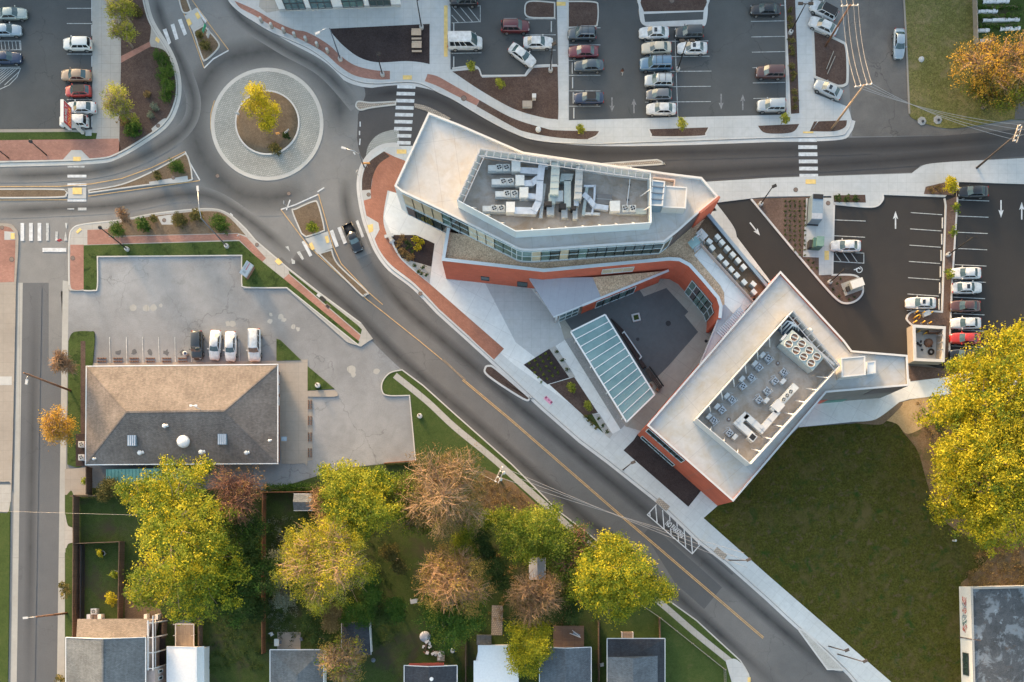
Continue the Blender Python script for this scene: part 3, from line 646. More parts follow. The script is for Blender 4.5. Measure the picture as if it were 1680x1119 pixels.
# zebra crossings
L = []
for i, (y, x0, x1) in enumerate([(139.5, 652, 682), (151, 651, 681), (162.5, 650, 680), (174, 649.5, 679), (185.5, 648.5, 678), (197, 647.5, 677), (208.5, 647, 676), (220, 652, 675), (231.5, 652, 674)]):
    L.append([(x0, y), (x1, y + .6), (x1 - .5, y + 6.2), (x0 - .5, y + 5.6)])
L += [rect(1309 + i * .5, 227 + 11.7 * i, 1340 + i * .4, 233 + 11.7 * i) for i in range(6)]
bars('road_marking', L, 'paint_white')
bars('road_marking', [rect(111, 287, 142, 291.5), rect(111, 301, 142, 305.5), rect(111, 326.5, 142, 331)] + [rect(34 + 14 * i, 366, 40 + 14 * i, 395.5) for i in range(3)] + [[(495, 397), (500, 394.5), (512.6, 419), (508, 421.5)], [(541, 379.5), (546.5, 377), (556, 404), (550.5, 406)], [(553.5, 374), (559, 372), (569.5, 398), (564, 401)], [(583.5, 363), (587.5, 361), (597.5, 388), (593.5, 390)], [(569, 368), (574, 366), (584, 392), (579, 394)], rect(70, 407, 109, 413.5), [(267, 49), (273, 47), (281, 70), (277, 74)], [(280, 41), (286, 39), (293, 64), (288, 66)], [(292, 33), (298, 31), (307, 56), (302, 59)], [(320, 15), (325, 13), (341, 34), (337, 38)]], 'paint_white')
bars('road_marking', [rect(111, 342, 122, 344), rect(128, 341, 142, 345.5), rect(76, 366, 80.5, 395), rect(91, 380, 95, 395), [(107, 366), (111, 366), (110, 375), (108.5, 375)], [(108, 380), (111, 395), (105, 395)], [(487, 414), (492, 412), (499, 425), (496, 427)], [(468, 405), (473, 404), (476, 413)], [(478, 424), (484, 428), (484, 433), (479, 433)], rect(111, 272, 139, 275)], 'paint_worn')
# yellow edge lines round the islands
lines('road_marking', [[(293, 0), (316, 58), (335, 112)], [(315, 0), (345, 42), (375, 82)], [(-30, 306.5), (100, 306), (150, 302), (200, 293), (250, 275), (304, 249)], [(-30, 328.5), (110, 328)], [(145, 322), (240, 309), (328, 296.5)], [(461, 344), (507, 405), (560, 454), (605, 494)], [(522.6, 319), (547, 405), (560, 433), (605, 480), (628, 500)], [(352, 165), (346, 187), (346, 210), (349, 225)]], .13, 'paint_yellow')
lines('road_marking', [[(605, 493.5), (633, 515.5), (690, 561), (725, 590)], [(760, 622.2), (840, 689.2), (1012, 838.8), (1253, 1045.5)], [(758.5, 624), (838.5, 691), (1010.5, 840.6), (1251.5, 1047.5)]], .13, 'paint_yellow')
lines('road_marking', [[(725, 590), (745, 608), (762, 624)], [(728, 590), (748, 609), (764, 623)]], .12, 'paint_yellow_worn')
# white lines
lines('road_marking', [[(335, 112), (350, 97), (375, 83)], [(304, 249), (312, 268), (328, 296)], [(461, 344), (485, 336), (522.6, 319)], [(591, 200), (591, 208)], [(590, 215), (590, 222)], [(591, 228), (590, 238)], [(580, 250), (583, 254)], [(521, 315), (532, 308)], [(470, 345), (476, 328)], [(378, 350), (382, 354)]], .2, 'paint_white')
# stalls
st = []
for y in (14, 39, 89, 163.5, 189): st.append([(110, y), (151, y)])
for y in (83, 111.5): st.append([(-5, y), (33, y - 1)])
st += [[(-5, 67.5), (34, 67.5), (35, 83)], [(-5, 113), (34, 112.5), (28, 127, 1), (15, 140, 1), (-5, 149)]]
for y in (46, 74, 99.5, 124, 149.5, 174.5): st.append([(932, y), (985, y)])
st += [[(1107, 48), (1109, 110), (1112, 193)]] + [[(1058, y + 1), (1165 + q, y)] for q, y in ((-3, 67.5), (-1, 92.5), (2, 117), (1, 142), (1, 167))]
st += [[(1231 + i * .8, y), (1287 + .3 * i, y - 1)] for i, y in enumerate((10, 35.5, 61, 86, 111.5, 136.5, 162))]
st += [[(862, y), (912, y)] for y in (31.5, 57.5, 82.5)] + [[(741, 88), (790, 87)], [(741, 11), (788, 10), (788, 36), (741, 38)]]
st += [[(1369, 361), (1420, 363)], [(1367, 387), (1419, 389.5)], [(1366, 413), (1417, 415.5), (1417, 432), (1366, 429), (1366, 413)]]
st += [[(1494 - i * 1.1, 349 + 26.7 * i), (1545.5 - i * 1.1, 352.5 + 26.7 * i)] for i in range(7)]
st += [[(1570.5 - i * 1.1, 328 + 26.6 * i), (1622.5 - i * 1.1, 330 + 26.7 * i)] for i in range(10)]
st += [[(x, 553), (x + 1, 597)] for x in (180, 207.5, 234, 260.5, 287, 313.5, 392, 407)]
lines('road_marking', [[(p[0], p[1]) for p in s] for s in st], .12, 'paint_worn')
hs = [[(745 + 14 * i, 37), (762 + 14 * i - 26 + 10, 12)] for i in range(0)]
for i in range(4): hs.append([(741 + max(0, 13 * i - 13), 11 + (14 if i == 0 else 0)), (752 + 12 * i, 37)])
for i in range(6): hs.append([(2 + 6 * i, 68), (-1 + 6 * i + 5, 83)])
for i in range(8): hs.append([(-5, 116 + 4.4 * i), (2 + 4.5 * i, 113 + 0)] if 2 + 4.5 * i < 32 else [(8, 140), (33, 117)])
for i in range(3): hs.append([(1369 + 13 * i, 414), (1380 + 13 * i, 430)])
lines('road_marking', hs, .12, 'paint_worn', ZM + .019)
# hatched no-parking zone with its lettering
lines('road_marking', [[(1077, 828), (1062, 844.5), (1135.5, 908.5), (1151, 891)], [(1066, 841), (1066.5, 847.5)], [(1075.5, 830), (1078, 857.5)], [(1087, 837), (1089.5, 868.5)], [(1098.5, 846), (1099, 855)], [(1100, 867), (1101, 877.5)], [(1110.3, 857), (1111, 864)], [(1112.5, 878), (1113, 888)], [(1122, 867), (1125, 898.5)], [(1133.5, 877), (1136, 908)], [(1145.5, 887), (1146, 894)]], .16, 'paint_white')
p0 = W(1107, 868.5); ang = math.atan2(-(879 - 857), 1120 - 1093)
tag(text_obj('road_marking', 'NO PARKING', 1.3, MATS['paint_white'], Matrix.Translation((p0.x, p0.y, ZM)) @ Matrix.Rotation(ang, 4, 'Z') @ Matrix.Diagonal((.46, 1, 1, 1)), depth=.003), kind='structure')
# arrows
def arrow(px, py, a, L=2.6, mat='paint_white', z=ZM):
    q = W(px, py); b = MB(); c, s = math.cos(a), math.sin(a)
    for P in ([(-L / 2, -.11), (L * .12, -.11), (L * .12, .11), (-L / 2, .11)], [(L * .05, -.42), (L / 2, 0), (L * .05, .42), (L * .14, 0)]):
        b.poly([(q.x + x * c - y * s, q.y + x * s + y * c, z) for x, y in P])
    return tag(b.build('road_marking', MATS[mat]), kind='structure')
for px, py, a, L, m in ((1004, 172, -90, 2.4, 'paint_faint'), (1040, 174, 90, 2.4, 'paint_faint'), (1183, 167, -90, 2.6, 'paint_faint'), (1218.5, 168, 90, 2.6, 'paint_faint'), (1469, 361, 90, 2.9, 'paint_white'), (1642, 343, -90, 2.9, 'paint_white'), (1676, 346, 90, 2.9, 'paint_white'), (1238.5, 376, -52, 2.7, 'paint_white')):
    arrow(px, py, R(a), L, m)
# accessible-stall symbol
q = W(1410, 443); b = MB()
ring = [(q.x - .05 + .48 * math.cos(t), q.y + .05 + .48 * math.sin(t)) for t in [R(150) + R(290) * i / 16 for i in range(17)]]
b.strip(ring, .14, ZM); b.strip([(q.x - .95, q.y + .02), (q.x - .5, q.y + .12), (q.x - .15, q.y + .35), (q.x + .15, q.y + .12)], .16, ZM + .004); b.strip([(q.x - .5, q.y + .3), (q.x - .42, q.y - .25)], .16, ZM + .006)
tag(b.build('road_marking', MATS['paint_white']), kind='structure')
# tactile pads and the yellow kerb strip
bars('pavement_marking', [rect(661, 124.5, 676, 131.5), rect(651, 246, 667, 253), rect(121, 258, 133.5, 265), rect(120, 308.5, 135, 319.5), rect(18.5, 383, 25, 393), [(125, 381), (132, 374.5), (135, 377.5), (128, 384)], [(451, 429), (457, 424), (464, 431), (458, 436)], [(257, 61), (263, 66), (261, 72), (255, 67)], [(306, 34), (311, 31), (316, 40), (310, 44)], [(320, 24), (325, 20), (330, 29), (325, 33)], [(507, 401), (512, 398), (517, 409), (512, 411)], [(533, 389), (538, 387), (541, 398), (536, 400)], [(603, 370), (612, 368), (613, 380), (606, 383)], rect(1317, 216.5, 1334, 219.5), rect(1321, 295, 1338, 302.5), rect(1352, 412, 1359.5, 427), rect(728.5, 10, 734.5, 94), rect(913, 4, 928, 10.5), rect(1221 + 5, 1111, 1231, 1119)], 'tactile_yellow', .152)
# wear patches and seal spots on the old lot
for P in ([(219, 505), 5.5], [(240, 506), 5.5], [(252, 505), 5.5], [(264, 501), 3.5], [(382, 531), 5], [(374, 531), 4], [(444, 516), 3], [(461, 520), 4.5], [(466, 525), 4], [(481, 536), 4], [(489, 540), 3.5], [(443, 527), 4], [(577, 606), 7], [(618, 609), 5], [(580, 615), 4]):
    (x, y), r = P
    flat('ground_marking', [(px + random.uniform(-.8, .8), py + random.uniform(-.8, .8), 1) for px, py in circ(x, y, r, 9)], .013 + .0003 * x % .004, 'gutter')
for i in range(6):
    flat('ground_marking', [(px + random.uniform(-1.5, 1.5), py + random.uniform(-2, 2), 1) for px, py in circ(193.5 + 26.6 * i, 578, 4.2, 9)], .02 + .001 * i, 'asphalt_street')
for x, y in ((1018, 40),):
    pass
# drain and manhole covers set in the pavement
def cover(px, py, r, z, lab, mat='iron'):
    q = W(px, py); u = empty('manhole_cover', (q.x, q.y, z), 0, lab, 'manhole cover'); b = MB(); b.cyl((0, 0, 0), r, .02, 20); part(b, 'cover', mat, u); b = MB(); b.lathe((0, 0, 0), [(r, 0), (r * 1.15, .012), (r * 1.05, .016)], 20); part(b, 'frame', 'iron_dark', u)
COVERS = [(357, 289, .3, .05, 'round iron cover in the roadway at the roundabout exit'), (474, 318, .3, .05, 'round iron cover in the roadway below the roundabout apron'), (270, 362, .3, .134, 'round iron cover on the concrete pad in the roadside bed'), (120, 424, .32, .126, 'round iron cover in the brick strip west of the old lot'), (20, 426, .35, .126, 'round iron cover on the brick sidewalk across the side street'), (4, 374, .3, .126, 'round iron cover at the corner kerb by the left edge'), (260, 207, .3, .136, 'round iron cover on the stone pad of the roundabout bed'), (285, 292, .3, .137, 'round iron cover on the western splitter island'), (605, 320, .3, .138, 'round iron cover on the beige pad of the brick plaza'), (690, 482, .32, .125, 'round iron cover halfway down the brick plaza edge'), (422, 402, .28, .13, 'round iron cover at the bend of the brick path'), (761, 162, .4, .127, 'round iron cover on the upper brick strip by the long mulch bed'), (1305, 312, .34, .122, 'round iron cover on the pavement above the reddish mulch'), (1358, 334, .33, .146, 'rust red round cover on the generator pad'), (1102, 2, .38, .138, 'rust red round cover on the kerbed island at the top edge'), (1096, 531, .38, .15, 'large black round cover in the dark courtyard paving'), (1046, 557, .24, .15, 'small black round cover in the dark courtyard paving'), (1158, 560, .22, .15, 'small black round cover on the tan courtyard path')]
# ------------------------------------------------------------------ building materials
concrete('roof_white', (.44, .43, .415), (3.1, 9), rot=R(-8), joint=.8, var=.1, st=.7, stain=(.88, .78, .66))
concrete('roof_white_b', (.43, .425, .415), (3.1, 9), rot=R(49), joint=.8, var=.1, st=.7, stain=(.88, .78, .62))
concrete('roof_deck', (.37, .335, .3), (2, 2), rot=R(-8), joint=.9, var=.16, st=.8, stain=(.66, .56, .44))
concrete('metal_roof', (.34, .36, .40), (1.3, 40), rot=R(8), joint=.8, var=.05)
plain('panel_pale', (.55, .60, .62), .45, var=.06, scale=.6)
plain('coping', (.50, .54, .56), .4, var=.06, scale=.8)
plain('coping_white', (.5, .5, .49), .45, var=.06, scale=.8)
pavers('brick_wall', (.52, .125, .07), (.45, .105, .06), (.36, .13, .09), .6, .2, vertical=True, ms=.012, dirt=.14)
pavers('brick_wall_old', (.33, .15, .1), (.27, .115, .08), (.3, .22, .18), .25, .09, vertical=True, ms=.015, dirt=.2)
plain('metal_wall_dark', (.085, .075, .08), .55, var=.15, scale=.8, obj=False)
plain('metal_wall_grey', (.15, .145, .14), .6, var=.15, scale=.6, obj=False)
glass('glass_dark', (.032, .055, .055)); glass('glass_green', (.09, .16, .15)); glass('glass_blue', (.09, .15, .16), .12)
plain('blind_beige', (.42, .37, .26), .4, var=.25, scale=.5, obj=False, spec=.8)
plain('blind_pale', (.52, .50, .40), .4, var=.25, scale=.5, obj=False, spec=.8)
plain('frame_pale', (.50, .57, .59), .4, var=.05); plain('frame_dark', (.06, .065, .07), .4, var=.1); plain('frame_white', (.7, .7, .69), .5, var=.05)
plain('steel', (.42, .44, .46), .4, .5, var=.1); plain('steel_dark', (.11, .13, .16), .5, .3, var=.15)
plain('galvanised', (.52, .55, .58), .38, .55, var=.12, scale=1.2); plain('unit_white', (.56, .56, .53), .5, var=.08); plain('unit_grey', (.33, .345, .34), .5, var=.12)
plain('unit_green', (.32, .37, .355), .5, var=.08); plain('black', (.012, .012, .013), .6, var=.2); plain('rust', (.2, .11, .07), .6, .3, var=.3, scale=4)
plain('louver_blue', (.20, .27, .33), .45, .3, var=.08); plain('mural_red', (.42, .08, .05), .6, var=.12); plain('mural_green', (.08, .2, .17), .6, var=.12)
shingle('shingle_brown', (.195, .168, .148)); shingle('shingle_grey', (.15, .165, .175)); shingle('shingle_dark', (.055, .06, .07)); shingle('shingle_blue', (.12, .14, .16))
plain('siding_pink', (.42, .33, .29), .6, var=.08); plain('siding_white', (.72, .72, .71), .6, var=.06); plain('wood_white', (.62, .6, .58), .6, var=.1)
pavers('deck_wood', (.36, .28, .22), (.30, .23, .18), (.1, .08, .06), 5., .14, R(90), ms=.015); pavers('deck_brown', (.26, .17, .12), (.22, .14, .1), (.07, .05, .04), 4., .14, 0, ms=.02)
pavers('fence_wood', (.16, .105, .075), (.125, .085, .06), (.05, .035, .025), .16, 30., R(90), off=0, ms=.012)
pavers('fence_fresh', (.27, .125, .06), (.22, .1, .05), (.08, .045, .025), .16, 30., R(90), off=0, ms=.012)
plain('tin_green', (.13, .29, .25), .45, .2, var=.12, scale=1)
# translucent canopy glazing
m, nt, b_ = new_mat('canopy_glass')
b_.inputs['Base Color'].default_value = (.30, .43, .45, 1); b_.inputs['Roughness'].default_value = .18; b_.inputs['Alpha'].default_value = .58
nt.links.new(ramp(nt, noise(nt, .4, 4), [(.3, (.17, .31, .32)), (.7, (.29, .45, .45))]), b_.inputs['Base Color']); MATS['canopy_glass'] = m
# weathered flat roof of the workshop
mottled('roof_weathered', [(.045, .048, .05), (.085, .09, .095), (.12, .125, .13)], .25, 1.2, 6, contrast=.3, bm=.2,
        extra=[((.2, .22, .235), .3, .52, .6), ((.11, .085, .07), .6, .58, .7), ((.28, .31, .33), .8, .62, .68)])
mottled('wall_whitewash', [(.55, .54, .52), (.66, .66, .65), (.7, .7, .7)], .4, 3, 10, contrast=.12, bm=.15)

def w2(px, py, z): return W(px, py, z).xy
def onwall(A, B, px, py):
    """where the sight line of a photographed point meets the upright plane through A and B: (share of A-B, height)"""
    g = W(px, py); dA = Vector(B) - Vector(A); M_ = Matrix(((g.x, -dA.x), (g.y, -dA.y)))
    t, s = M_.inverted() @ Vector(A); return s, H * (1 - t)
def part(bm, name, mat, parent, smooth=False): return bm.build(name, MATS[mat] if isinstance(mat, str) else [MATS[q] for q in mat], parent, smooth)
def window(parent, A, B, s0, s1, z0, z1, pane='glass_dark', frame='frame_pale', fw=.1, out=.06, cols=1, rows=1, side=1):
    """pane standing proud of the wall A-B, with its frame as a sub-part"""
    A, B = Vector(A), Vector(B); dv = (B - A).normalized(); n = Vector((dv.y, -dv.x)) * side; L = (B - A).length
    a = A + dv * (s0 * L); c = A + dv * (s1 * L)
    def q(t, z, o): p = a.lerp(c, t) + n * o; return (p.x, p.y, z)
    bm = MB(); bm.prism([q(0, z1, out), q(1, z1, out), q(1, z0, out), q(0, z0, out)], [q(0, z1, -.02), q(1, z1, -.02), q(1, z0, -.02), q(0, z0, -.02)])
    p = part(bm, 'window', pane, parent)
    f = MB(); o = out + .02
    for i in range(cols + 1): f.beam(q(i / cols, z0, o), q(i / cols, z1, o), fw, .08)
    for i in range(rows + 1): f.beam(q(0, z0 + (z1 - z0) * i / rows, o + .012), q(1, z0 + (z1 - z0) * i / rows, o + .012), .08, fw)
    part(f, 'window_frame', frame, p); return p

for c_ in COVERS: cover(*c_, mat='iron_dark' if 'black' in c_[4] else 'iron')
# ------------------------------------------------------------------ the civic building
CB = empty('civic_building', (20, 40, 0), 0, 'large modern red brick building with angular white flat roofs and wings round a courtyard', 'building')
CB.location = (0, 0, 0)
ZR = 12.4
Mpx = [(647, 305), (659, 314.5), (721, 343.5), (840, 403.5), (848, 408), (857, 410.5), (873, 411), (1000, 402.5), (1090, 397), (1112, 380), (1147, 348.5), (1179, 322.5), (1151.5, 290.6), (1090, 283), (858, 249), (752, 203), (703, 184)]
M = [w2(*p, ZR) for p in Mpx]
b = MB(); b.wall(inset([(p.x, p.y) for p in M], .13), .26, 4.5, ZR - .08, True); part(b, 'wall', 'panel_pale', CB)
b = MB(); b.poly([(p.x, p.y, 12.0) for p in inset([(p.x, p.y) for p in M], .2)]); part(b, 'roof', 'roof_white', CB)
b = MB(); b.poly([(p.x, p.y, 4.5) for p in reversed(M)]); part(b, 'soffit', 'panel_pale', CB)
b = MB(); b.wall(inset([(p.x, p.y) for p in M], .125), .29, ZR - .08, ZR, True); part(b, 'coping', 'coping_white', CB)
b = MB(); b.slab([w2(*p, 4.5) for p in ((725, 250), (858, 275), (1090, 305), (1140, 312), (1160, 335), (1090, 395), (873, 408), (780, 372))], 0, 4.49); part(b, 'wall', 'metal_wall_grey', CB)
# glazing of the upper storeys: one window per bay
pts = [M[i] for i in (1, 2, 3)]
def bays(A, B, n, z0, z1, panes, rows=2, s0=0., s1=1., fw=.09):
    for i in range(n): window(CB, A, B, s0 + (s1 - s0) * i / n, s0 + (s1 - s0) * (i + 1) / n, z0, z1, panes[i % len(panes)], rows=rows, fw=fw)
AB = (M[1], M[3])
bays(*AB, 4, 8.35, 12.1, ['blind_beige', 'blind_beige', 'blind_beige', 'blind_beige'], 1, 0, .36)
bays(*AB, 8, 8.35, 12.1, ['glass_green', 'glass_dark', 'glass_dark', 'blind_pale', 'blind_pale', 'blind_pale', 'glass_green', 'glass_green'], 2, .36, 1)
bays(*AB, 6, 4.75, 7.95, ['metal_wall_dark', 'glass_dark', 'glass_dark', 'glass_dark', 'glass_dark', 'glass_dark'], 1, 0, .5)
bays(M[3], M[4], 1, 8.35, 12.1, ['glass_green']); bays(M[4], M[5], 1, 8.35, 12.1, ['glass_green']); bays(M[5], M[6], 1, 8.35, 12.1, ['glass_green'])
bays(M[6], M[8], 14, 8.35, 12.1, ['blind_beige', 'glass_green', 'glass_dark', 'blind_beige', 'glass_dark', 'glass_green', 'glass_dark', 'glass_dark', 'glass_dark', 'glass_dark', 'glass_dark', 'glass_dark', 'glass_dark', 'glass_dark'], 2)
window(CB, M[8], M[9], .05, .6, 8.4, 11.9, 'glass_dark')
b = MB(); e = .07
def panel(A, B, s0, s1, z0, z1, mat, name='wall_panel', out=.07):
    A, B = Vector(A), Vector(B); dv = (B - A).normalized(); n = Vector((dv.y, -dv.x)); L = (B - A).length
    a = A + dv * s0 * L; c = A + dv * s1 * L; bm = MB()
    bm.slab([a + n * out, c + n * out, c - n * .03, a - n * .03], z0, z1); return part(bm, name, mat, CB)
panel(M[9], M[10], .02, 1, 7.5, 12.2, 'metal_wall_dark'); panel(M[8], M[9], .62, 1, 7.5, 12.2, 'metal_wall_dark')
panel(M[10], M[11], -.01, 1.01, 4.5, 12.6, 'brick_wall', out=.3)
# lower brick wing with gravel roof and terrace
ZG = 8.1
G = [w2(*p, ZG) for p in ((734, 374), (725, 427.5), (892, 446), (1098, 427), (1114, 428), (1130, 436.5), (1150, 458.5), (1176, 489.5), (1180.5, 503), (1179, 522), (1164, 560), (1148, 598), (1245, 484), (1262, 470), (1163, 350), (1120, 372), (1090, 390), (860, 400), (845, 395))]
Gt = [(p.x, p.y) for p in G]
b = MB(); b.wall(offset(Gt[:10], .2), .4, 0, ZG); part(b, 'wall', 'brick_wall', CB)
b = MB(); b.wall(offset(Gt[9:12], .1), .2, 7.1, 7.6); part(b, 'roof_edge', 'metal_roof', CB)
b = MB(); b.wall(offset([Gt[13], Gt[14]], .2), .4, 0, ZG); part(b, 'wall', 'metal_wall_grey', CB)
b = MB(); b.poly([(p.x, p.y, 7.45) for p in inset(Gt, .3)]); part(b, 'roof', 'roof_gravel', CB)
b = MB(); b.wall(offset(Gt[:10], .2), .5, ZG, ZG + .1); part(b, 'coping', 'coping', CB)
b = MB(); b.wall(offset([Gt[13], Gt[14]], .2), .5, ZG, ZG + .1); part(b, 'coping', 'louver_blue', CB)
def roofpatch(P, z, mat, name='roof_walkway'):
    bm = MB(); bm.poly([(*w2(x, y, z), z) for x, y in P]); return part(bm, name, mat, CB)
roofpatch([(1139, 418.6), (1153, 404), (1236, 495), (1222, 509), (1202, 513.5), (1188.7, 499), (1188, 480), (1182, 468.5)], 7.47, 'pavement_plaza')
roofpatch([(1181.5, 503), (1189, 499.5), (1202, 514), (1226, 508), (1178, 561), (1150, 596), (1165, 560), (1179.5, 522)], 7.5, 'metal_roof')
roofpatch([(1143, 378), (1161, 353), (1259, 470), (1240, 492)], 7.48, 'soil', 'roof_terrace')
b = MB(); b.wall([w2(1150, 399, 8.3), w2(1237, 495, 8.3)], .12, 7.5, 8.3); part(b, 'terrace_wall', 'siding_pink', CB)
A_, B_ = G[1], G[2]
for tl, br in (((789, 453), (803, 460)), ((849, 461.5), (865, 470.5))):
    s0, z1 = onwall(A_, B_, *tl); s1, z0 = onwall(A_, B_, *br); window(CB, A_, B_, s0, s1, z0, z1, 'glass_dark', 'frame_dark', .06)
A_, B_ = G[2], G[3]; s0, z1 = onwall(A_, B_, 988, 444); s1, z0 = onwall(A_, B_, 1038, 443); window(CB, A_, B_, s0, s1, min(z0, z1) - .25, max(z0, z1) + .6, 'blind_beige', 'frame_pale', .08, cols=3)
for i, pn in enumerate(('metal_wall_dark', 'glass_green', 'glass_green', 'glass_dark')): window(CB, G[6], G[7], i / 4, (i + 1) / 4, .2, 5.6, pn, cols=1, rows=2, out=.12)
window(CB, G[5], G[6], .62, .99, .2, 5.6, 'glass_green', cols=1, rows=2, out=.12); window(CB, G[7], G[8], .05, .95, .2, 5.0, 'glass_dark', cols=1, rows=2, out=.12)
# stairs: covered flight from the roof and the open flight beside the south wing
def stair(px0, px1, w, z0, z1, n, name='stair'):
    a = W(*px0, z0); c = W(*px1, z0); c.z = z1; bm = MB(); dv = (c - a); u = Vector((dv.x, dv.y)).normalized(); v = Vector((-u.y, u.x))
    for i in range(n):
        p = a + dv * ((i + .5) / n); bm.box(p, (dv.xy.length / n * .8, w, .1), math.atan2(u.y, u.x))
    o = part(bm, name, 'galvanised', CB); r = MB()
    for sd in (-1, 1):
        q = Vector((v.x, v.y, 0)) * w / 2 * sd; r.beam(a + q + Vector((0, 0, .9)), c + q + Vector((0, 0, .9)), .06); r.beam(a + q, c + q, .1)
        for i in range(5): p = a + dv * (i / 4) + q; r.beam(p, p + Vector((0, 0, .9)), .05)
    part(r, 'handrail', 'steel', o)
stair((1220, 509), (1184, 547), 1.5, 8.7, 7.55, 15)
stair((1147, 409), (1136, 396), 1.7, 7.5, 9.4, 6)
b = MB(); b.prism([W(1128, 398, 9.9), W(1141, 387, 9.9), W(1150, 398, 9.9), W(1136, 409, 9.9)], [W(1128, 398, 9.8), W(1141, 387, 9.8), W(1150, 398, 9.8), W(1136, 409, 9.8)]); part(b, 'stair_canopy', 'canopy_glass', CB)
# triangular single-storey volume and entrance canopy in the courtyard
zt = 4.6
T = [w2(*p, zt) for p in ((868, 457), (972, 455), (1097, 444), (955, 501.5), (908, 520.5))]
b = MB(); b.slab([T[1], T[2], T[3], w2(985, 488, zt)], zt - .35, zt); part(b, 'roof', 'roof_gravel', CB)
b = MB(); b.slab([w2(868, 457, zt), w2(972, 455, zt), w2(986, 488, zt), w2(955, 501.5, zt), w2(908, 520.5, zt)], zt - .3, zt + .06); part(b, 'entrance_canopy', 'metal_roof', CB)
b = MB(); b.wall([T[2], T[3]], .35, zt, zt + .12); b.wall([T[3], T[4]], .2, zt + .07, zt + .1); part(b, 'coping', 'coping', CB)
b = MB(); b.slab([w2(975, 460, zt), w2(1088, 448, zt), w2(1050, 463, zt), w2(957, 500.5, zt)], 0, zt - .36); part(b, 'wall', 'brick_wall', CB)
A_, B_ = w2(957, 500.5, zt), w2(1050, 463, zt)
for i in range(5): window(CB, A_, B_, .25 + .14 * i, .25 + .14 * (i + 1), .3, 3.4, 'glass_green' if i % 2 else 'glass_dark', 'frame_pale')
window(CB, w2(915, 515, zt), w2(955, 499, zt), .1, .9, .1, 3.6, 'glass_blue', 'frame_pale', cols=3, rows=2, side=1)
for p in ((914, 515), (880, 463)): bm = MB(); q = W(*p, zt); bm.cyl((q.x, q.y, .1), .16, zt - .4, 12); part(bm, 'column', 'coping', CB, True)
# south wing
ZS = 9.5
Rpx = [(1280.5, 444.5), (1061.5, 697.7), (1203, 823), (1356, 644), (1491.5, 632.6), (1489, 582.5), (1397.7, 575), (1385, 558)]
Rw = [w2(*p, ZS) for p in Rpx]; Rt = [(p.x, p.y) for p in Rw]
b = MB(); b.wall(offset([Rt[7], Rt[0], Rt[1], Rt[2], Rt[3]], .13 if area(Rt) > 0 else -.13), .26, 0, ZS - .06); part(b, 'wall', 'brick_wall', CB)
b = MB(); b.wall(offset([Rt[3], Rt[4], Rt[5], Rt[6], Rt[7]], .13 if area(Rt) > 0 else -.13), .26, 0, ZS - .06); part(b, 'wall', 'metal_wall_grey', CB)
b = MB(); b.poly([(p.x, p.y, 9.1) for p in inset(Rt, .2)]); part(b, 'roof', 'roof_white_b', CB)
b = MB(); b.wall(inset(Rt, .125), .29, ZS - .06, ZS, True); part(b, 'coping', 'coping_white', CB)
A_, B_ = Rw[1], Rw[2]
for i in range(6): window(CB, A_, B_, .03 + i * .07, .03 + (i + 1) * .07, 6.3, 8.9, 'glass_dark', 'frame_pale')
for i in range(5): window(CB, A_, B_, .04 + i * .08, .04 + (i + 1) * .08, .4, 2.2, 'glass_dark', 'frame_pale')
A_, B_ = Rw[3], Rw[4]
panel(A_, B_, -.02, .22, .1, 2.9, 'mural_red', 'mural_panel'); panel(A_, B_, .22, .5, .1, 2.0, 'mural_green', 'mural_panel'); panel(A_, B_, .6, .97, 5.2, 9.3, 'metal_wall_dark')
# rooftop screens
def screen(P, zt, zb, ladder, mat='panel_pale', deck=True):
    q = [(p.x, p.y) for p in (w2(*p, zt) for p in P)]; bm = MB(); n = len(q)
    for i in range(n):
        if i in ladder: continue
        bm.wall([q[i], q[(i + 1) % n]], .12, zb + .02, zt)
    o = part(bm, 'roof_screen', mat, CB); f = MB()
    sgn = 1 if area(q) > 0 else -1
    for i in range(n):
        a, c = Vector(q[i]), Vector(q[(i + 1) % n]); L = (c - a).length; k = max(2, round(L / (1.05 if i in ladder else 2.6))); dv = (c - a).normalized(); nn = Vector((-dv.y, dv.x)) * sgn
        for j in range(1, k):
            p = a + dv * L * j / k
            if i in ladder: f.beam((*p, zb), (*p, zt), .1); f.beam((*p, zt), (*(p + nn * .95), zt), .08)
            else: part(MB().beam((*(p + nn * .1), zt - .15), (*(p + nn * 1.15), zb + .1), .12), 'screen_brace', 'wood_white', o)
        if i in ladder:
            f.beam((*a, zt), (*c, zt), .1); f.beam((*(a + nn), zt), (*(c + nn), zt), .1); f.beam((*(a), (zt + zb) / 2), (*(c), (zt + zb) / 2), .08)
    if f.v: part(f, 'screen_frame', 'steel', o)
    if ladder:
        g = MB()
        for i in ladder:
            a, c = Vector(q[i]), Vector(q[(i + 1) % n]); dv = (c - a).normalized(); nn = Vector((-dv.y, dv.x)) * sgn
            g.wall([a + nn * .12, c + nn * .12], .06, zb + .05, zt - .05)
        part(g, 'screen_panel', 'coping_white', o)
    bm = MB(); bm.poly([(p.x, p.y, zb + .03) for p in inset(q, .1)]); part(bm, 'roof_deck', 'roof_deck', CB)
screen([(788, 244), (750, 328), (846, 379), (1068.6, 365), (1067, 283)], 14.4, 12.0, {4, 0})
screen([(1301.4, 509.7), (1143.4, 686.8), (1232, 761.6), (1378, 600)], 11.6, 9.1, {3}, 'coping_white')
def roofbox(P, zt, zb, mat, name='penthouse'):
    bm = MB(); q = [w2(*p, zt) for p in P]; bm.slab(q, zb + .01, zt); o = part(bm, name, mat, CB)
    c = MB(); c.wall(inset([(p.x, p.y) for p in q], .07), .2, zt, zt + .06, True); part(c, 'coping', 'coping_white', o); return o
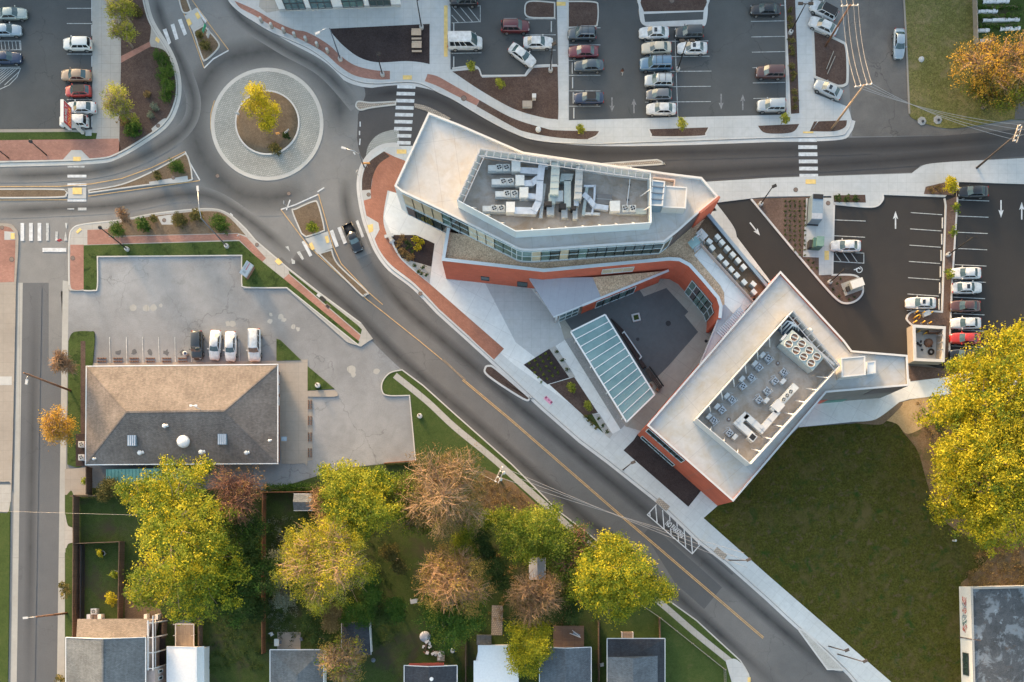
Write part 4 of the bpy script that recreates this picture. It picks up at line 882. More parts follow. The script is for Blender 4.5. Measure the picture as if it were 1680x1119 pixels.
roofbox([(1091, 305), (1127, 307.5), (1125, 342), (1087, 340)], 13.9, 12, 'roof_white')
o = roofbox([(1070, 295.4), (1091, 298), (1087, 338), (1066.7, 337)], 14.2, 12, 'louver_blue', 'louvre_house')
b = MB()
for i in range(1, 4): a, c = W(1070 - i * .8, 295.4 + i * 10.4, 14.22), W(1091 - i, 298 + i * 10, 14.22); b.beam(a, c, .12, .1)
part(b, 'louvre', 'steel_dark', o)
b = MB(); b.wall([w2(1072, 291, 12.6), w2(1107, 295, 12.6), w2(1106, 306, 12.6)], .2, 12.01, 12.6); part(b, 'low_parapet', 'siding_pink', CB)
roofbox([(1380, 587.5), (1419, 584), (1420, 615), (1381, 619)], 11.2, 9.1, 'roof_white_b')
roofbox([(1422, 594), (1436, 592), (1437, 612), (1423, 614)], 9.9, 9.1, 'coping', 'roof_hatch')
# glazed pergola
PG = empty('glass_pergola', (0, 0, 0), 0, 'long pale steel pergola with translucent glass roof beside the dark courtyard paving', 'pergola')
zp = 4.2; Q = [W(*p, zp) for p in ((936.4, 544.5), (992.7, 516.5), (1073.8, 647.6), (1027.7, 692.6))]
b = MB(); b.prism([q + Vector((0, 0, .03)) for q in Q], Q); part(b, 'glass_roof', 'canopy_glass', PG)
def lp(u, v): return (Q[0].lerp(Q[1], u)).lerp(Q[3].lerp(Q[2], u), v)
b = MB()
for i in range(13): b.beam(lp(0, i / 12) + Vector((0, 0, .06)), lp(1, i / 12) + Vector((0, 0, .06)), .13, .14)
part(b, 'rafter', 'frame_white', PG)
b = MB()
for a, c in ((0, 1), (1, 2), (2, 3), (3, 0)): b.beam(Q[a] + Vector((0, 0, .05)), Q[c] + Vector((0, 0, .05)), .22, .2)
part(b, 'edge_beam', 'frame_white', PG)
b = MB()
for i in range(1, 8): b.beam(lp(i / 8, 0) - Vector((0, 0, .12)), lp(i / 8, 1) - Vector((0, 0, .12)), .09 if i != 6 else .3, .1)
for i in range(48): b.beam(lp(.04, (i + .5) / 48) - Vector((0, 0, .3)), lp(.96, (i + .5) / 48) - Vector((0, 0, .3)), .05)
part(b, 'louvre_bar', 'frame_pale', PG)
for v in (.06, .35, .65, .94):
    for u in (.08, .92): bm = MB(); q = lp(u, v); bm.beam((q.x, q.y, .12), (q.x, q.y, zp - .1), .16); part(bm, 'post', 'frame_white', PG)

# ------------------------------------------------------------------ building along the top edge
NB = empty('north_building', (0, 0, 0), 0, 'pale stone clad building with teal shop windows at the top edge of the picture', 'building')
A_, B_ = w2(459, 19, 0), w2(658, 11, 0); dv = (B_ - A_).normalized(); nn = Vector((-dv.y, dv.x))
b = MB(); b.slab([A_, B_, B_ + nn * 30, A_ + nn * 30], 0, NBH); part(b, 'wall', 'siding_white', NB)
b = MB(); b.slab([A_ - nn * .1, B_ - nn * .1, B_ + nn * 30, A_ + nn * 30], NBH, NBH + .3); part(b, 'roof', 'roof_white', NB)
for s0, s1, pn in ((.06, .22, 'glass_blue'), (.27, .44, 'glass_blue'), (.53, .7, 'glass_green'), (.75, .92, 'glass_dark')):
    window(NB, A_, B_, s0, s1, .5, 3.2, 'glass_blue' if pn == 'glass_blue' else pn, 'frame_dark', .14, cols=3, rows=2)
    window(NB, A_, B_, s0, s1, 4.4, 6.6, 'glass_green', 'frame_dark', .1, cols=3, rows=1)
b = MB(); b.box((*(A_.lerp(B_, .5) - nn * .05), .35), ((B_ - A_).length, .12, .5), math.atan2(dv.y, dv.x)); part(b, 'plinth', 'concrete', NB)
# unseen blocks added out of view to the north, to shade the ground
for i, (x0, x1, y0, y1, h) in enumerate(SHADE_BLOCKS):
    b = MB(); b.slab([w2(x0, y0, 0), w2(x1, y0, 0), w2(x1, y1, 0), w2(x0, y1, 0)], 0, h); part(b, 'wing', 'siding_white', NB)

# ------------------------------------------------------------------ brick house on the lot
BH = empty('brick_house', (0, 0, 0), 0, 'low brick house with a wide hipped shingle roof and vents beside the old lot', 'house')
ze, zr = 2.9, 5.3
E = [W(*p, ze) for p in ((142.3, 601.5), (455.2, 598.5), (455.2, 760), (141, 762))]; K = [W(207.7, 676, zr), W(368, 674, zr)]
b = MB(); b.poly([E[0], E[1], K[1], K[0]]); b.poly([E[1], E[2], K[1]]); b.poly([E[2], E[3], K[0], K[1]]); b.poly([E[3], E[0], K[0]]); b.poly([E[3], E[2], E[1], E[0]]); rf = part(b, 'roof', 'shingle_brown', BH)
b = MB(); q = [(e.x, e.y) for e in E]; b.wall(inset(q, -.06), .14, ze - .12, ze + .05, True); part(b, 'gutter', 'siding_white', rf)
b = MB(); b.beam(K[0] + Vector((0, 0, .02)), K[1] + Vector((0, 0, .02)), .3, .06)
for k, e in ((0, 0), (0, 3), (1, 1), (1, 2)): b.beam(K[k] + Vector((0, 0, .02)), E[e] + Vector((0, 0, .03)), .22, .05)
part(b, 'ridge_cap', 'shingle_brown', rf)
b = MB(); b.slab(inset(q, .45), 0, ze - .05); part(b, 'wall', 'brick_wall_old', BH)
A_, B_ = Vector(inset(q, .45)[2]), Vector(inset(q, .45)[1])
for s0 in (.62, .75, .86): window(BH, A_, B_, s0, s0 + .09, .8, 2.3, 'glass_dark', 'frame_white', .08)
def slope_z(px, py, south=True):
    q0, q1 = (E[3].y if south else E[0].y), K[0].y; y = (NY - py) / 10 * .968; return ze + (zr - ze) * min(1, max(0, (y - q0) / (q1 - q0)))
for px, py in ((217, 723), (365, 721)):
    z = slope_z(px, py); p = W(px, py, z + .25); b = MB(); b.box((p.x, p.y, z + .2), (1.4, 1.7, .5))
    o = part(b, 'skylight_vent', 'louver_blue', BH); b = MB()
    for i in range(4): b.box((p.x - .5 + .33 * i, p.y, z + .47), (.16, 1.6, .05))
    part(b, 'louvre', 'galvanised', o)
p = W(299.5, 724, 4.7); b = MB(); b.lathe((p.x, p.y, 3.7), [(.75, 0), (.75, .5), (1.0, .55), (1.0, .85), (.7, 1.05), (.15, 1.12)], 24); part(b, 'roof_fan', 'siding_white', BH, True)
for px, py, r in ((229.5, 743, .38), (270, 699, .34), (330, 742, .4), (404, 743, .33), (442, 723, .2), (154, 753, .2)):
    z = slope_z(px, py); p = W(px, py, z + .3); b = MB(); b.cyl((p.x, p.y, z - .15), r * .6, .5, 10); b.lathe((p.x, p.y, z + .3), [(r, 0), (r, .14), (r * .5, .26)], 12); b.box((p.x + r, p.y + .1, z + .15), (r, r * 1.2, .25), .4); part(b, 'roof_vent', 'siding_white', BH, True)
p = W(328, 671, 5.3); b = MB(); t = Vector((p.x, p.y, 5.2)); b.tube([t, t + Vector((0, 0, 2.6))], .05, 6); b.tube([t + Vector((-.4, .05, 2.6)), t + Vector((.4, .05, 2.6))], .06, 6)
for sx in (-.4, .4): b.box(t + Vector((sx, .05, 2.62)), (.34, .3, .2))
part(b, 'roof_mast', 'siding_white', BH)
b = MB(); b.box((*w2(466, 720, 2.2), 2.2), (.9, .7, .06)); part(b, 'door_awning', 'louver_blue', BH)
b = MB(); b.prism([W(174, 770, 2.6), W(300, 768, 2.6), W(300, 792, 2.2), W(174, 794, 2.2)], [W(174, 770, 2.5), W(300, 768, 2.5), W(300, 792, 2.1), W(174, 794, 2.1)]); o = part(b, 'lean_to_roof', 'tin_green', BH); b = MB()
for i in range(22): a, c = W(176 + i * 5.8, 770, 2.63), W(176 + i * 5.8, 793.5, 2.23); b.beam(a, c, .06)
part(b, 'roof_rib', 'tin_green', o)
b = MB(); b.wall([w2(176, 792, 0), w2(298, 790, 0)], .12, 0, 2.1); part(b, 'wall', 'fence_wood', BH)

# ------------------------------------------------------------------ houses along the lower edge
def house(name, label, ext, ze, zr, ridge_x, roofm, wallm, y_in=.3, hip=None, over=.3):
    """gabled house: ext = (x0, y0, x1, y1) of the roof in the photo, ridge running up-down the picture"""
    h = empty(name, (0, 0, 0), 0, label, 'house'); x0, y0, x1, y1 = ext
    a, c_, d_, e_ = W(x0, y0, ze), W(x1, y0, ze), W(x1, y1, ze), W(x0, y1, ze)
    yn = y0 if hip is None else hip
    r0, r1 = W(ridge_x, yn, zr), W(ridge_x, y1, zr)
    if hip is None: r0.y = a.y
    r1.y = d_.y
    b = MB(); b.poly([a, r0, r1, e_]); b.poly([r0, c_, d_, r1]); b.poly([c_, r0, a]); b.poly([e_, d_, c_, a]); b.poly([e_, r1, d_]); rf = part(b, 'roof', roofm, h)
    b = MB(); b.beam(r0 + Vector((0, 0, .03)), r1 + Vector((0, 0, .03)), .28, .06); part(b, 'ridge_cap', roofm, rf)
    f = MB()
    for p, q in ((a, e_), (c_, d_)): f.beam(p + Vector((0, 0, -.03)), q + Vector((0, 0, -.03)), .12, .14)
    if hip is None: f.beam(a + Vector((0, .03, -.02)), r0 + Vector((0, .03, -.02)), .1, .16); f.beam(c_ + Vector((0, .03, -.02)), r0 + Vector((0, .03, -.02)), .1, .16)
    else: f.beam(a + Vector((0, 0, -.03)), c_ + Vector((0, 0, -.03)), .12, .14)
    part(f, 'fascia', 'siding_white', rf)
    q = [(p.x, p.y) for p in (a, c_, d_, e_)]; b = MB(); b.slab(inset(q, over), 0, ze - .02); part(b, 'wall', wallm, h)
    if hip is None: b = MB(); b.poly([(a.x + over, a.y - over, ze), (c_.x - over, a.y - over, ze), (r0.x, a.y - over, zr - .12)]); part(b, 'gable', wallm, h)
    return h, rf, (a, c_, d_, e_)
h1, rf, q1 = house('gabled_house', 'two storey pink sided house with grey gable roof and white porch frame', (108, 1046, 239, 1190), 5.6, 7.8, 168.5, 'shingle_grey', 'siding_pink')
b = MB(); b.prism([W(127, 1015.5, 4.4), W(249, 1015, 4.4), W(239, 1046.5, 5.5), W(125, 1046.5, 5.5)], [W(127, 1015.5, 4.25), W(249, 1015, 4.25), W(239, 1046.5, 5.35), W(125, 1046.5, 5.35)]); part(b, 'rear_roof', 'shingle_brown', h1)
b = MB(); b.slab([w2(131, 1019, 4.2), w2(243, 1019, 4.2), w2(236, 1050, 4.2), w2(129, 1050, 4.2)], 0, 4.2); part(b, 'wall', 'siding_pink', h1)
b = MB(); zz = 5.2
for y in (1022, 1046, 1071, 1097): b.beam(W(241, y, zz), W(252, y, zz), .14); p = W(251, y, zz); b.beam((p.x, p.y, .1), p, .18)
b.beam(W(251, 1010, zz), W(251, 1100, zz), .18); b.beam(W(243, 1018, zz), W(243, 1100, zz), .22); b.beam(W(255, 1010, 3), W(255, 1100, 3), .12); b.beam(W(255, 1012, 4), W(255, 1098, 4), .12)
part(b, 'porch_frame', 'wood_white', h1)
b = MB(); b.slab([w2(241, 1018, 2.6), w2(254, 1018, 2.6), w2(254, 1100, 2.6), w2(241, 1100, 2.6)], 2.5, 2.65); part(b, 'porch_floor', 'deck_brown', h1)
b = MB(); b.slab([w2(236, 1103, 4.8), w2(254, 1098, 4.8), w2(254, 1190, 4.8), w2(236, 1190, 4.8)], 0, 4.8); part(b, 'wall', 'siding_pink', h1)
A_, B_ = w2(254, 1150, 4.8), w2(254, 1098, 4.8)
for s0 in (.62, .84): window(h1, A_, B_, s0, s0 + .1, 2.2, 3.6, 'glass_dark', 'frame_white', .1)
for x0, x1 in ((142, 148), (160, 166), (236, 241), (254, 259)): part(MB().slab([w2(x0, 1008, 1.2), w2(x1, 1008, 1.2), w2(x1, 1017, 1.2), w2(x0, 1017, 1.2)], .1, 1.2), 'porch_rail', 'wood_white', h1)
b = MB(); b.slab([w2(148, 1008, .5), w2(160, 1008, .5), w2(160, 1017, .5), w2(148, 1017, .5)], .1, .5); part(b, 'back_steps', 'deck_wood', h1)
h2, rf, _ = house('white_roof_house', 'small house with a bright white metal roof and a plank deck behind it', (274, 1061, 334.5, 1190), 3.2, 4.3, 322, 'siding_white', 'siding_white')
b = MB(); b.slab([w2(287, 1023, .9), w2(319, 1023, .9), w2(319, 1064, .9), w2(287, 1064, .9)], .7, .9); b2 = part(b, 'deck', 'deck_wood', h2); b = MB()
for x in (288, 318):
    for y in (1024, 1042, 1062): p = W(x, y, .9); b.beam((p.x, p.y, .1), (p.x, p.y, 1.8), .1)
b.beam(W(288, 1024, 1.75), W(318, 1024, 1.75), .1); b.beam(W(288, 1024, 1.75), W(288, 1060, 1.75), .1); b.beam(W(318, 1024, 1.75), W(318, 1060, 1.75), .1); part(b, 'deck_rail', 'wood_white', b2)
b = MB(); b.slab([w2(288, 1018, .7), w2(313, 1018, .7), w2(313, 1023, .7), w2(288, 1023, .7)], .1, .7); part(b, 'deck_bench', 'steel_dark', h2)
h3, rf, _ = house('hipped_house', 'grey shingled house with a hipped end and a concrete patio behind', (443, 1066, 531, 1190), 3.4, 5.2, 487, 'shingle_grey', 'siding_white', hip=1108)
b = MB(); b.slab([w2(455, 1037, .14), w2(493, 1037, .14), w2(493, 1070, .14), w2(455, 1070, .14)], .1, .16); part(b, 'patio', 'pavement_tan', h3)
h4, rf, _ = house('dark_house', 'low house with dark charcoal shingles and a red painted rear fascia', (663, 1092, 750, 1190), 3.2, 4.6, 704, 'shingle_dark', 'siding_white')
b = MB(); b.slab([w2(671, 1089, 3.3), w2(728, 1088, 3.3), w2(728, 1093, 3.3), w2(671, 1094, 3.3)], 2.6, 3.3); part(b, 'rear_trim', 'mural_red', h4)
p = W(708, 1114, 4.6); b = MB(); b.cyl((p.x, p.y, 4.2), .3, .6, 14); part(b, 'roof_vent', 'siding_white', h4)
h5 = empty('flat_roof_house', (0, 0, 0), 0, 'house with a plain bright white flat roof between two dark roofs', 'house')
b = MB(); b.slab([w2(784, 1058.5, 3.3), w2(851, 1058.5, 3.3), w2(851, 1190, 3.3), w2(777, 1190, 3.3), w2(777, 1084, 3.3), w2(784, 1084, 3.3)], 3.1, 3.35); part(b, 'roof', 'siding_white', h5)
b = MB(); b.slab([w2(786, 1061, 3.1), w2(849, 1061, 3.1), w2(849, 1190, 3.1), w2(780, 1190, 3.1), w2(780, 1086, 3.1)], 0, 3.09); part(b, 'wall', 'siding_white', h5)
b = MB(); b.slab([w2(782, 1042, .7), w2(806, 1042, .7), w2(806, 1058, .7), w2(782, 1058, .7)], .1, .7); part(b, 'back_steps', 'shingle_grey', h5)
h6, rf, _ = house('mottled_roof_house', 'house with a dark grey gable roof half crossed by bare branches', (885, 1062, 970, 1190), 3.4, 4.9, 928, 'shingle_blue', 'siding_white')
b = MB(); b.slab([w2(908, 1027, .5), w2(958, 1027, .5), w2(958, 1064, .5), w2(908, 1064, .5)], .1, .5); b2 = part(b, 'patio_deck', 'deck_brown', h6)
h7, rf, _ = house('two_level_house', 'blue grey two level house with a wide lower roof and a small porch behind', (996, 1047.5, 1091, 1190), 3.0, 3.9, 1043, 'shingle_dark', 'siding_white', hip=1075)
za, zb = 5.2, 6.4; a, c_, d_, e_ = W(997, 1078, za), W(1079, 1076, za), W(1079, 1190, za), W(997, 1190, za); r0, r1 = W(1039, 1077, zb), W(1039, 1190, zb); r0.y = a.y; r1.y = d_.y
b = MB(); b.poly([a, r0, r1, e_]); b.poly([r0, c_, d_, r1]); b.poly([c_, r0, a]); b.poly([e_, r1, d_]); part(b, 'upper_roof', 'shingle_blue', h7)
b = MB(); b.slab(inset([(p.x, p.y) for p in (a, c_, d_, e_)], .3), 3, za); part(b, 'wall', 'siding_white', h7)
b = MB(); b.slab([w2(1020, 1037, .8), w2(1039, 1037, .8), w2(1039, 1052, .8), w2(1020, 1052, .8)], .1, .8); b2 = part(b, 'porch', 'deck_wood', h7)
for x in (1020.5, 1038.5): b = MB(); b.beam(W(x, 1037.5, 1.7), W(x, 1050, 1.7), .12); p = W(x, 1037.5, 1.7); b.beam((p.x, p.y, .8), p, .12); part(b, 'porch_rail', 'wood_white', b2)
# sheds
def shed(name, label, P, ze, zr, roofm, wallm, horiz=False):
    s = empty(name, (0, 0, 0), 0, label, 'shed'); q = [W(*p, ze) for p in P]
    m0, m1 = ((q[0] + q[3]) / 2, (q[1] + q[2]) / 2) if horiz else ((q[0] + q[1]) / 2, (q[3] + q[2]) / 2); m0.z = m1.z = zr
    b = MB()
    if horiz: b.poly([q[0], q[1], m1, m0]); b.poly([m0, m1, q[2], q[3]]); b.poly([q[1], q[2], m1]); b.poly([q[3], q[0], m0])
    else: b.poly([q[0], m0, m1, q[3]]); b.poly([m0, q[1], q[2], m1]); b.poly([q[1], q[0], m0][::-1]); b.poly([q[3], q[2], m1])
    b.poly([q[3], q[2], q[1], q[0]]); rf = part(b, 'roof', roofm, s)
    b = MB(); b.wall(inset([(p.x, p.y) for p in q], .04), .1, ze - .12, ze + .02, True); part(b, 'fascia', 'siding_white', rf)
    b = MB(); b.slab(inset([(p.x, p.y) for p in q], .2), 0, ze - .01); part(b, 'wall', wallm, s); return s
shed('garden_shed', 'dark roofed shed with white trim in the yard behind the hipped house', [(560, 1022), (606, 1019), (609, 1074), (560, 1076)], 2.7, 3.6, 'shingle_dark', 'siding_white')
shed('garden_shed', 'small pale grey roofed shed tucked into the fenced corner under trees', [(482, 810), (513, 810), (513, 838), (482, 838)], 2.3, 2.8, 'shingle_grey', 'fence_wood', True)
shed('garden_shed', 'little lilac grey shed roof half hidden beneath the yellow green trees', [(868, 915), (895, 915), (895, 951), (868, 951)], 2.4, 2.8, 'metal_roof', 'fence_wood')
# workshop, lower right corner
WK = empty('workshop', (0, 0, 0), 0, 'old whitewashed workshop with graffiti on its wall and a patched dark flat roof', 'building')
zw = 3.3; q = [w2(1592, 963.5, zw), w2(1760, 960, zw), w2(1760, 1200, zw), w2(1598, 1200, zw)]
b = MB(); b.wall(inset(q, .15), .3, 0, zw + .1, True); part(b, 'wall', 'wall_whitewash', WK)
b = MB(); b.poly([(p.x, p.y, zw - .15) for p in inset(q, .2)]); part(b, 'roof', 'roof_weathered', WK)
b = MB(); b.wall(inset(q, .15), .34, zw + .1, zw + .16, True); part(b, 'coping', 'pavement_old', WK)
A_, B_ = q[0], q[3]
window(WK, A_, B_, .465, .62, .8, 2.4, 'glass_dark', 'frame_dark', .08, side=1)
b = MB(); p = A_.lerp(B_, .36); b.tube([(p.x - .1, p.y, .1), (p.x - .1, p.y, zw + .12), (p.x + 1.3, p.y - .2, zw + .2)], .07, 8); part(b, 'drainpipe', 'rust', WK)
for i, (cm, s0) in enumerate((('mural_red', .1), ('louver_blue', .13), ('mural_red', .17), ('louver_blue', .21), ('mural_green', .25), ('mural_red', .29))):
    b = MB(); random.seed(40 + i)
    for k in range(2):
        pts = []
        for j in range(7):
            p = A_.lerp(B_, s0 + .02 * math.sin(j * 1.7 + k + i)); pts.append((p.x - .03, p.y + .3 * math.cos(j * 2.1 + k), 1.1 + .8 * math.sin(j * 1.3 + i * .7 + k * 1.6) * .8 + .4))
        b.tube(pts, .035, 4)
    part(b, 'graffiti', cm, WK)
# walled refuse yard
DE = empty('refuse_enclosure', (0, 0, 0), 0, 'square pale walled refuse enclosure beside the parking rows with rusty rubble inside', 'enclosure')
zq = 2.0; q = [(p.x, p.y) for p in (w2(1497, 533, zq), w2(1551, 536, zq), w2(1549, 594, zq), w2(1499, 592, zq))]
b = MB(); b.wall(inset(q, .2), .4, .1, zq, True); part(b, 'wall', 'pavement_tan', DE)
b = MB(); b.wall(inset(q, .2), .46, zq, zq + .1, True); part(b, 'coping', 'coping_white', DE)
b = MB(); b.poly([(p.x, p.y, .14) for p in inset(q, .3)]); part(b, 'floor', 'concrete', DE)
b = MB()
for i in range(3): b.beam(W(1538, 551 + i * 12, 1.6), W(1547, 549 + i * 12, 2.2), .12)
part(b, 'wall_bracket', 'steel_dark', DE)
# ------------------------------------------------------------------ vehicles
def paint(name, c, metal=.0, rough=.28): return plain('paint_' + name, c, rough, metal, .008, 1.2, spec=.5, coat=.6)
for n_, c_ in dict(white=(.70, .70, .69), offwhite=(.62, .61, .57), silver=(.42, .44, .44), black=(.013, .014, .016), charcoal=(.045, .05, .053), grey=(.15, .155, .16), slate=(.065, .085, .1), beige=(.50, .44, .34), tan=(.33, .215, .13), brown=(.085, .038, .032), maroon=(.13, .022, .03), red=(.42, .03, .022), navy=(.015, .03, .07), blue=(.11, .19, .27), palegreen=(.33, .37, .34), paleblue=(.30, .36, .40), darkred=(.09, .013, .017)).items():
    paint(n_, c_, .35 if n_ in ('silver', 'grey', 'slate', 'blue', 'palegreen', 'paleblue', 'charcoal') else 0.)
glass('car_glass', (.05, .085, .09), .06); glass('car_glass_dark', (.012, .016, .018), .06)
plain('tyre', (.018, .018, .018), .85, var=.2); plain('rim', (.38, .38, .38), .35, .7, var=.1); plain('trim', (.02, .02, .022), .6, var=.1)
plain('lamp_clear', (.75, .75, .72), .15, var=.05); plain('lamp_red', (.35, .02, .015), .2, var=.05)
KIND = {
 'sedan': dict(st=[(-2.42, .66, .80), (-2.34, .80, .93), (-1.9, .89, 1.0), (-1.2, .92, 1.0), (0, .925, .97), (.9, .92, .97), (1.25, .90, .96), (1.9, .84, .86), (2.28, .74, .76), (2.42, .56, .66)],
               cab=(-1.78, 1.02, .78, 1.46, -1.05, .30, .62, .95), wb=(1.42, -1.40)),
 'coupe': dict(st=[(-2.2, .66, .84), (-2.1, .80, .97), (-1.6, .90, 1.02), (-1., .92, 1.0), (0, .90, .95), (.8, .90, .95), (1.2, .89, .94), (1.8, .83, .85), (2.1, .72, .75), (2.22, .55, .64)],
               cab=(-1.95, .98, .76, 1.45, -1.15, .22, .56, .95), wb=(1.35, -1.3)),
 'suv': dict(st=[(-2.26, .74, 1.0), (-2.2, .86, 1.08), (-1.6, .93, 1.1), (-.8, .94, 1.08), (0, .94, 1.07), (.95, .94, 1.07), (1.3, .92, 1.06), (1.9, .87, 1.0), (2.22, .78, .88), (2.34, .6, .74)],
             cab=(-2.16, 1.08, .82, 1.70, -1.9, .42, .68, 1.04), wb=(1.4, -1.35)),
 'large_suv': dict(st=[(-2.6, .82, 1.05), (-2.54, .93, 1.15), (-1.8, 1.0, 1.2), (-.8, 1.0, 1.18), (0, 1.0, 1.17), (1.1, 1.0, 1.17), (1.5, .98, 1.16), (2.2, .95, 1.08), (2.5, .88, .96), (2.62, .7, .8)],
             cab=(-2.5, 1.25, .88, 1.88, -2.35, .65, .76, 1.14), wb=(1.6, -1.55)),
 'hatchback': dict(st=[(-2.0, .68, .88), (-1.94, .80, 1.0), (-1.5, .87, 1.04), (-.8, .88, 1.0), (0, .88, .98), (.8, .88, .98), (1.2, .86, .97), (1.7, .8, .88), (2.02, .7, .78), (2.14, .55, .66)],
             cab=(-1.85, 1.1, .75, 1.52, -1.35, .42, .6, .97), wb=(1.28, -1.25)),
 'van': dict(st=[(-2.8, .88, 1.2), (-2.76, .96, 1.3), (-2, 1.0, 1.32), (-1, 1.0, 1.32), (0, 1.0, 1.3), (1.2, 1.0, 1.28), (1.7, .98, 1.24), (2.3, .92, 1.12), (2.68, .82, .98), (2.82, .62, .8)],
             cab=(-2.74, 1.95, .93, 2.45, -2.66, 1.0, .84, 1.26), wb=(1.75, -1.6)),
 'pickup': dict(st=[(-2.75, .90, .8), (-2.72, .98, .84), (-1.8, 1.0, .84), (-.75, 1.0, .86), (-.7, 1.0, 1.12), (.9, 1.0, 1.12), (1.3, .98, 1.12), (2.1, .95, 1.06), (2.62, .88, .94), (2.76, .7, .8)],
             cab=(-.68, 1.15, .88, 1.82, -.5, .55, .74, 1.1), wb=(1.75, -1.6)),
}
def make_car(kind, pmat, loc, rz, label, opts=''):
    K_ = KIND[kind]; st = K_['st']; xb, xf, hb, zt, rb, rf, hr, zb = K_['cab']
    root = empty({'large_suv': 'suv'}.get(kind, kind), loc, rz, label, {'sedan': 'car', 'coupe': 'car', 'suv': 'car', 'large_suv': 'car', 'hatchback': 'car', 'van': 'van', 'pickup': 'pickup truck'}[kind])
    key = 'car_' + kind
    if key not in CARMESH:
        b = MB(); n = 0; rows = []
        for x, hw, z in st:
            half = [(0, .24), (hw * .84, .24), (hw * .97, .36), (hw, .6 * z), (hw * .985, z - .13), (hw * .92, z - .03), (hw * .62, z + .015), (0, z + .03)]
            rows.append([(x, y, q) for y, q in half] + [(x, -y, q) for y, q in half[-2:0:-1]])
        m_ = len(rows[0])
        for r in rows: b.v += r
        for k in range(len(rows) - 1):
            for q in range(m_):
                q2 = (q + 1) % m_; b.f.append([k * m_ + q, k * m_ + q2, (k + 1) * m_ + q2, (k + 1) * m_ + q]); b.m.append(0)
        b.f.append(list(range(m_))); b.f.append([(len(rows) - 1) * m_ + q for q in range(m_)][::-1]); b.m += [0, 0]
        # greenhouse
        def ring(x0, x1, h, z, bul): return [(x1, h, z), (x1 + bul, 0, z), (x1, -h, z), (x0, -h, z), (x0 - bul * .6, 0, z), (x0, h, z)]
        base = ring(xb, xf, hb, zb, .14); roof = ring(rb, rf, hr, zt - .05, .1); top = ring(rb + .1, rf - .1, hr - .1, zt, .08)
        i = len(b.v); b.v += base + roof + top
        for lv in (0, 6):
            for q in range(6): q2 = (q + 1) % 6; b.f.append([i + lv + q, i + lv + q2, i + lv + 6 + q2, i + lv + 6 + q]); b.m.append(0)
        b.f.append([i + 12 + q for q in range(6)]); b.m.append(0)
        parts = {}
        if kind == 'pickup':
            b.cur = 1; b.box((-1.72, 0, .862), (1.86, 1.62, .03)); b.cur = 0
            for y in (-.92, .92): b.box((-1.72, y, .98), (1.98, .12, .28))
            b.box((-2.68, 0, .98), (.1, 1.84, .28))
        parts['body'] = b.build('body', [MATS['paint_white'], MATS['trim']], smooth=True, mesh_only=True)
        def bil(P, u, v): return (Vector(P[0]) * (1 - u) * (1 - v) + Vector(P[1]) * u * (1 - v) + Vector(P[2]) * u * v + Vector(P[3]) * (1 - u) * v)
        def pane(quads, u0, u1, v0, v1, name, mat='car_glass'):
            bm = MB()
            for Q in quads:
                uu0, uu1 = (u0, u1) if len(quads) == 1 else ((u0, 1) if Q is quads[0] else (0, u1))
                P = [bil(Q, uu0, v0), bil(Q, uu1, v0), bil(Q, uu1, v1), bil(Q, uu0, v1)]
                nn = (P[1] - P[0]).cross(P[3] - P[0]).normalized(); c = sum(P, Vector()) / 4
                if nn.dot(c - Vector((0, 0, .9))) < 0: nn = -nn
                bm.prism([p + nn * .014 for p in P], [p - nn * .01 for p in P])
            return bm.build(name, MATS[mat], mesh_only=True)
        qd = lambda a, c: [base[a], base[c], roof[c], roof[a]]
        parts['windscreen'] = pane([qd(0, 1), qd(1, 2)], .07, .93, .04, .94, 'windscreen')
        parts['rear_window'] = pane([qd(3, 4), qd(4, 5)], .1, .9, .1, .92, 'rear_window', 'car_glass_dark' if kind in ('suv', 'large_suv', 'van') else 'car_glass')
        for sname, a, c in (('L', 5, 0), ('R', 2, 3)):
            Q = qd(a, c); rev = sname == 'R'
            seg = [(.06, .50), (.53, .93)] if kind not in ('large_suv', 'suv') else [(.05, .3), (.33, .62), (.65, .94)]
            if kind == 'van': seg = [(.68, .93)] + [(.08 + .2 * j, .25 + .2 * j) for j in range(3)]
            if kind == 'pickup': seg = [(.08, .9)]
            for j, (u0, u1) in enumerate(seg):
                if rev: u0, u1 = 1 - u1, 1 - u0
                parts['side_window%s%d' % (sname, j)] = pane([Q], u0, u1, .12, .9, 'side_window', 'car_glass_dark')
        w0 = st[4][1]
        for x, y, nm in ((K_['wb'][0], w0, 0), (K_['wb'][0], -w0, 1), (K_['wb'][1], w0, 2), (K_['wb'][1], -w0, 3)):
            bm = MB(); s_ = 1 if y > 0 else -1; r = .34 if kind in ('sedan', 'coupe', 'hatchback') else .38
            bm.tube([(x, y - s_ * .2, r), (x, y + s_ * .025, r)], r, 18); bm.cur = 1; bm.tube([(x, y, r), (x, y + s_ * .03, r)], r * .66, 14); bm.cur = 0
            parts['wheel%d' % nm] = bm.build('wheel', [MATS['tyre'], MATS['rim']], mesh_only=True)
        hx, hh, hz = st[-2]; tx, th, tz = st[1]
        for s_ in (-1, 1):
            bm = MB(); bm.prism([Vector((hx - .28, s_ * hh * 1.06, hz - .04)), Vector((hx + .06, s_ * hh * .92, hz - .05)), Vector((hx + .09, s_ * hh * .55, hz - .02)), Vector((hx - .12, s_ * hh * .72, hz + .045))], [Vector((hx - .28, s_ * hh * 1.04, hz - .2)), Vector((hx + .04, s_ * hh * .9, hz - .2)), Vector((hx + .07, s_ * hh * .55, hz - .18)), Vector((hx - .12, s_ * hh * .72, hz - .16))])
            parts['headlight%d' % s_] = bm.build('headlight', MATS['lamp_clear'], mesh_only=True)
            bm = MB(); bm.box((tx - .03, s_ * th * .82, tz - .13), (.14, th * .36, .16)); parts['taillight%d' % s_] = bm.build('taillight', MATS['lamp_red'], mesh_only=True)
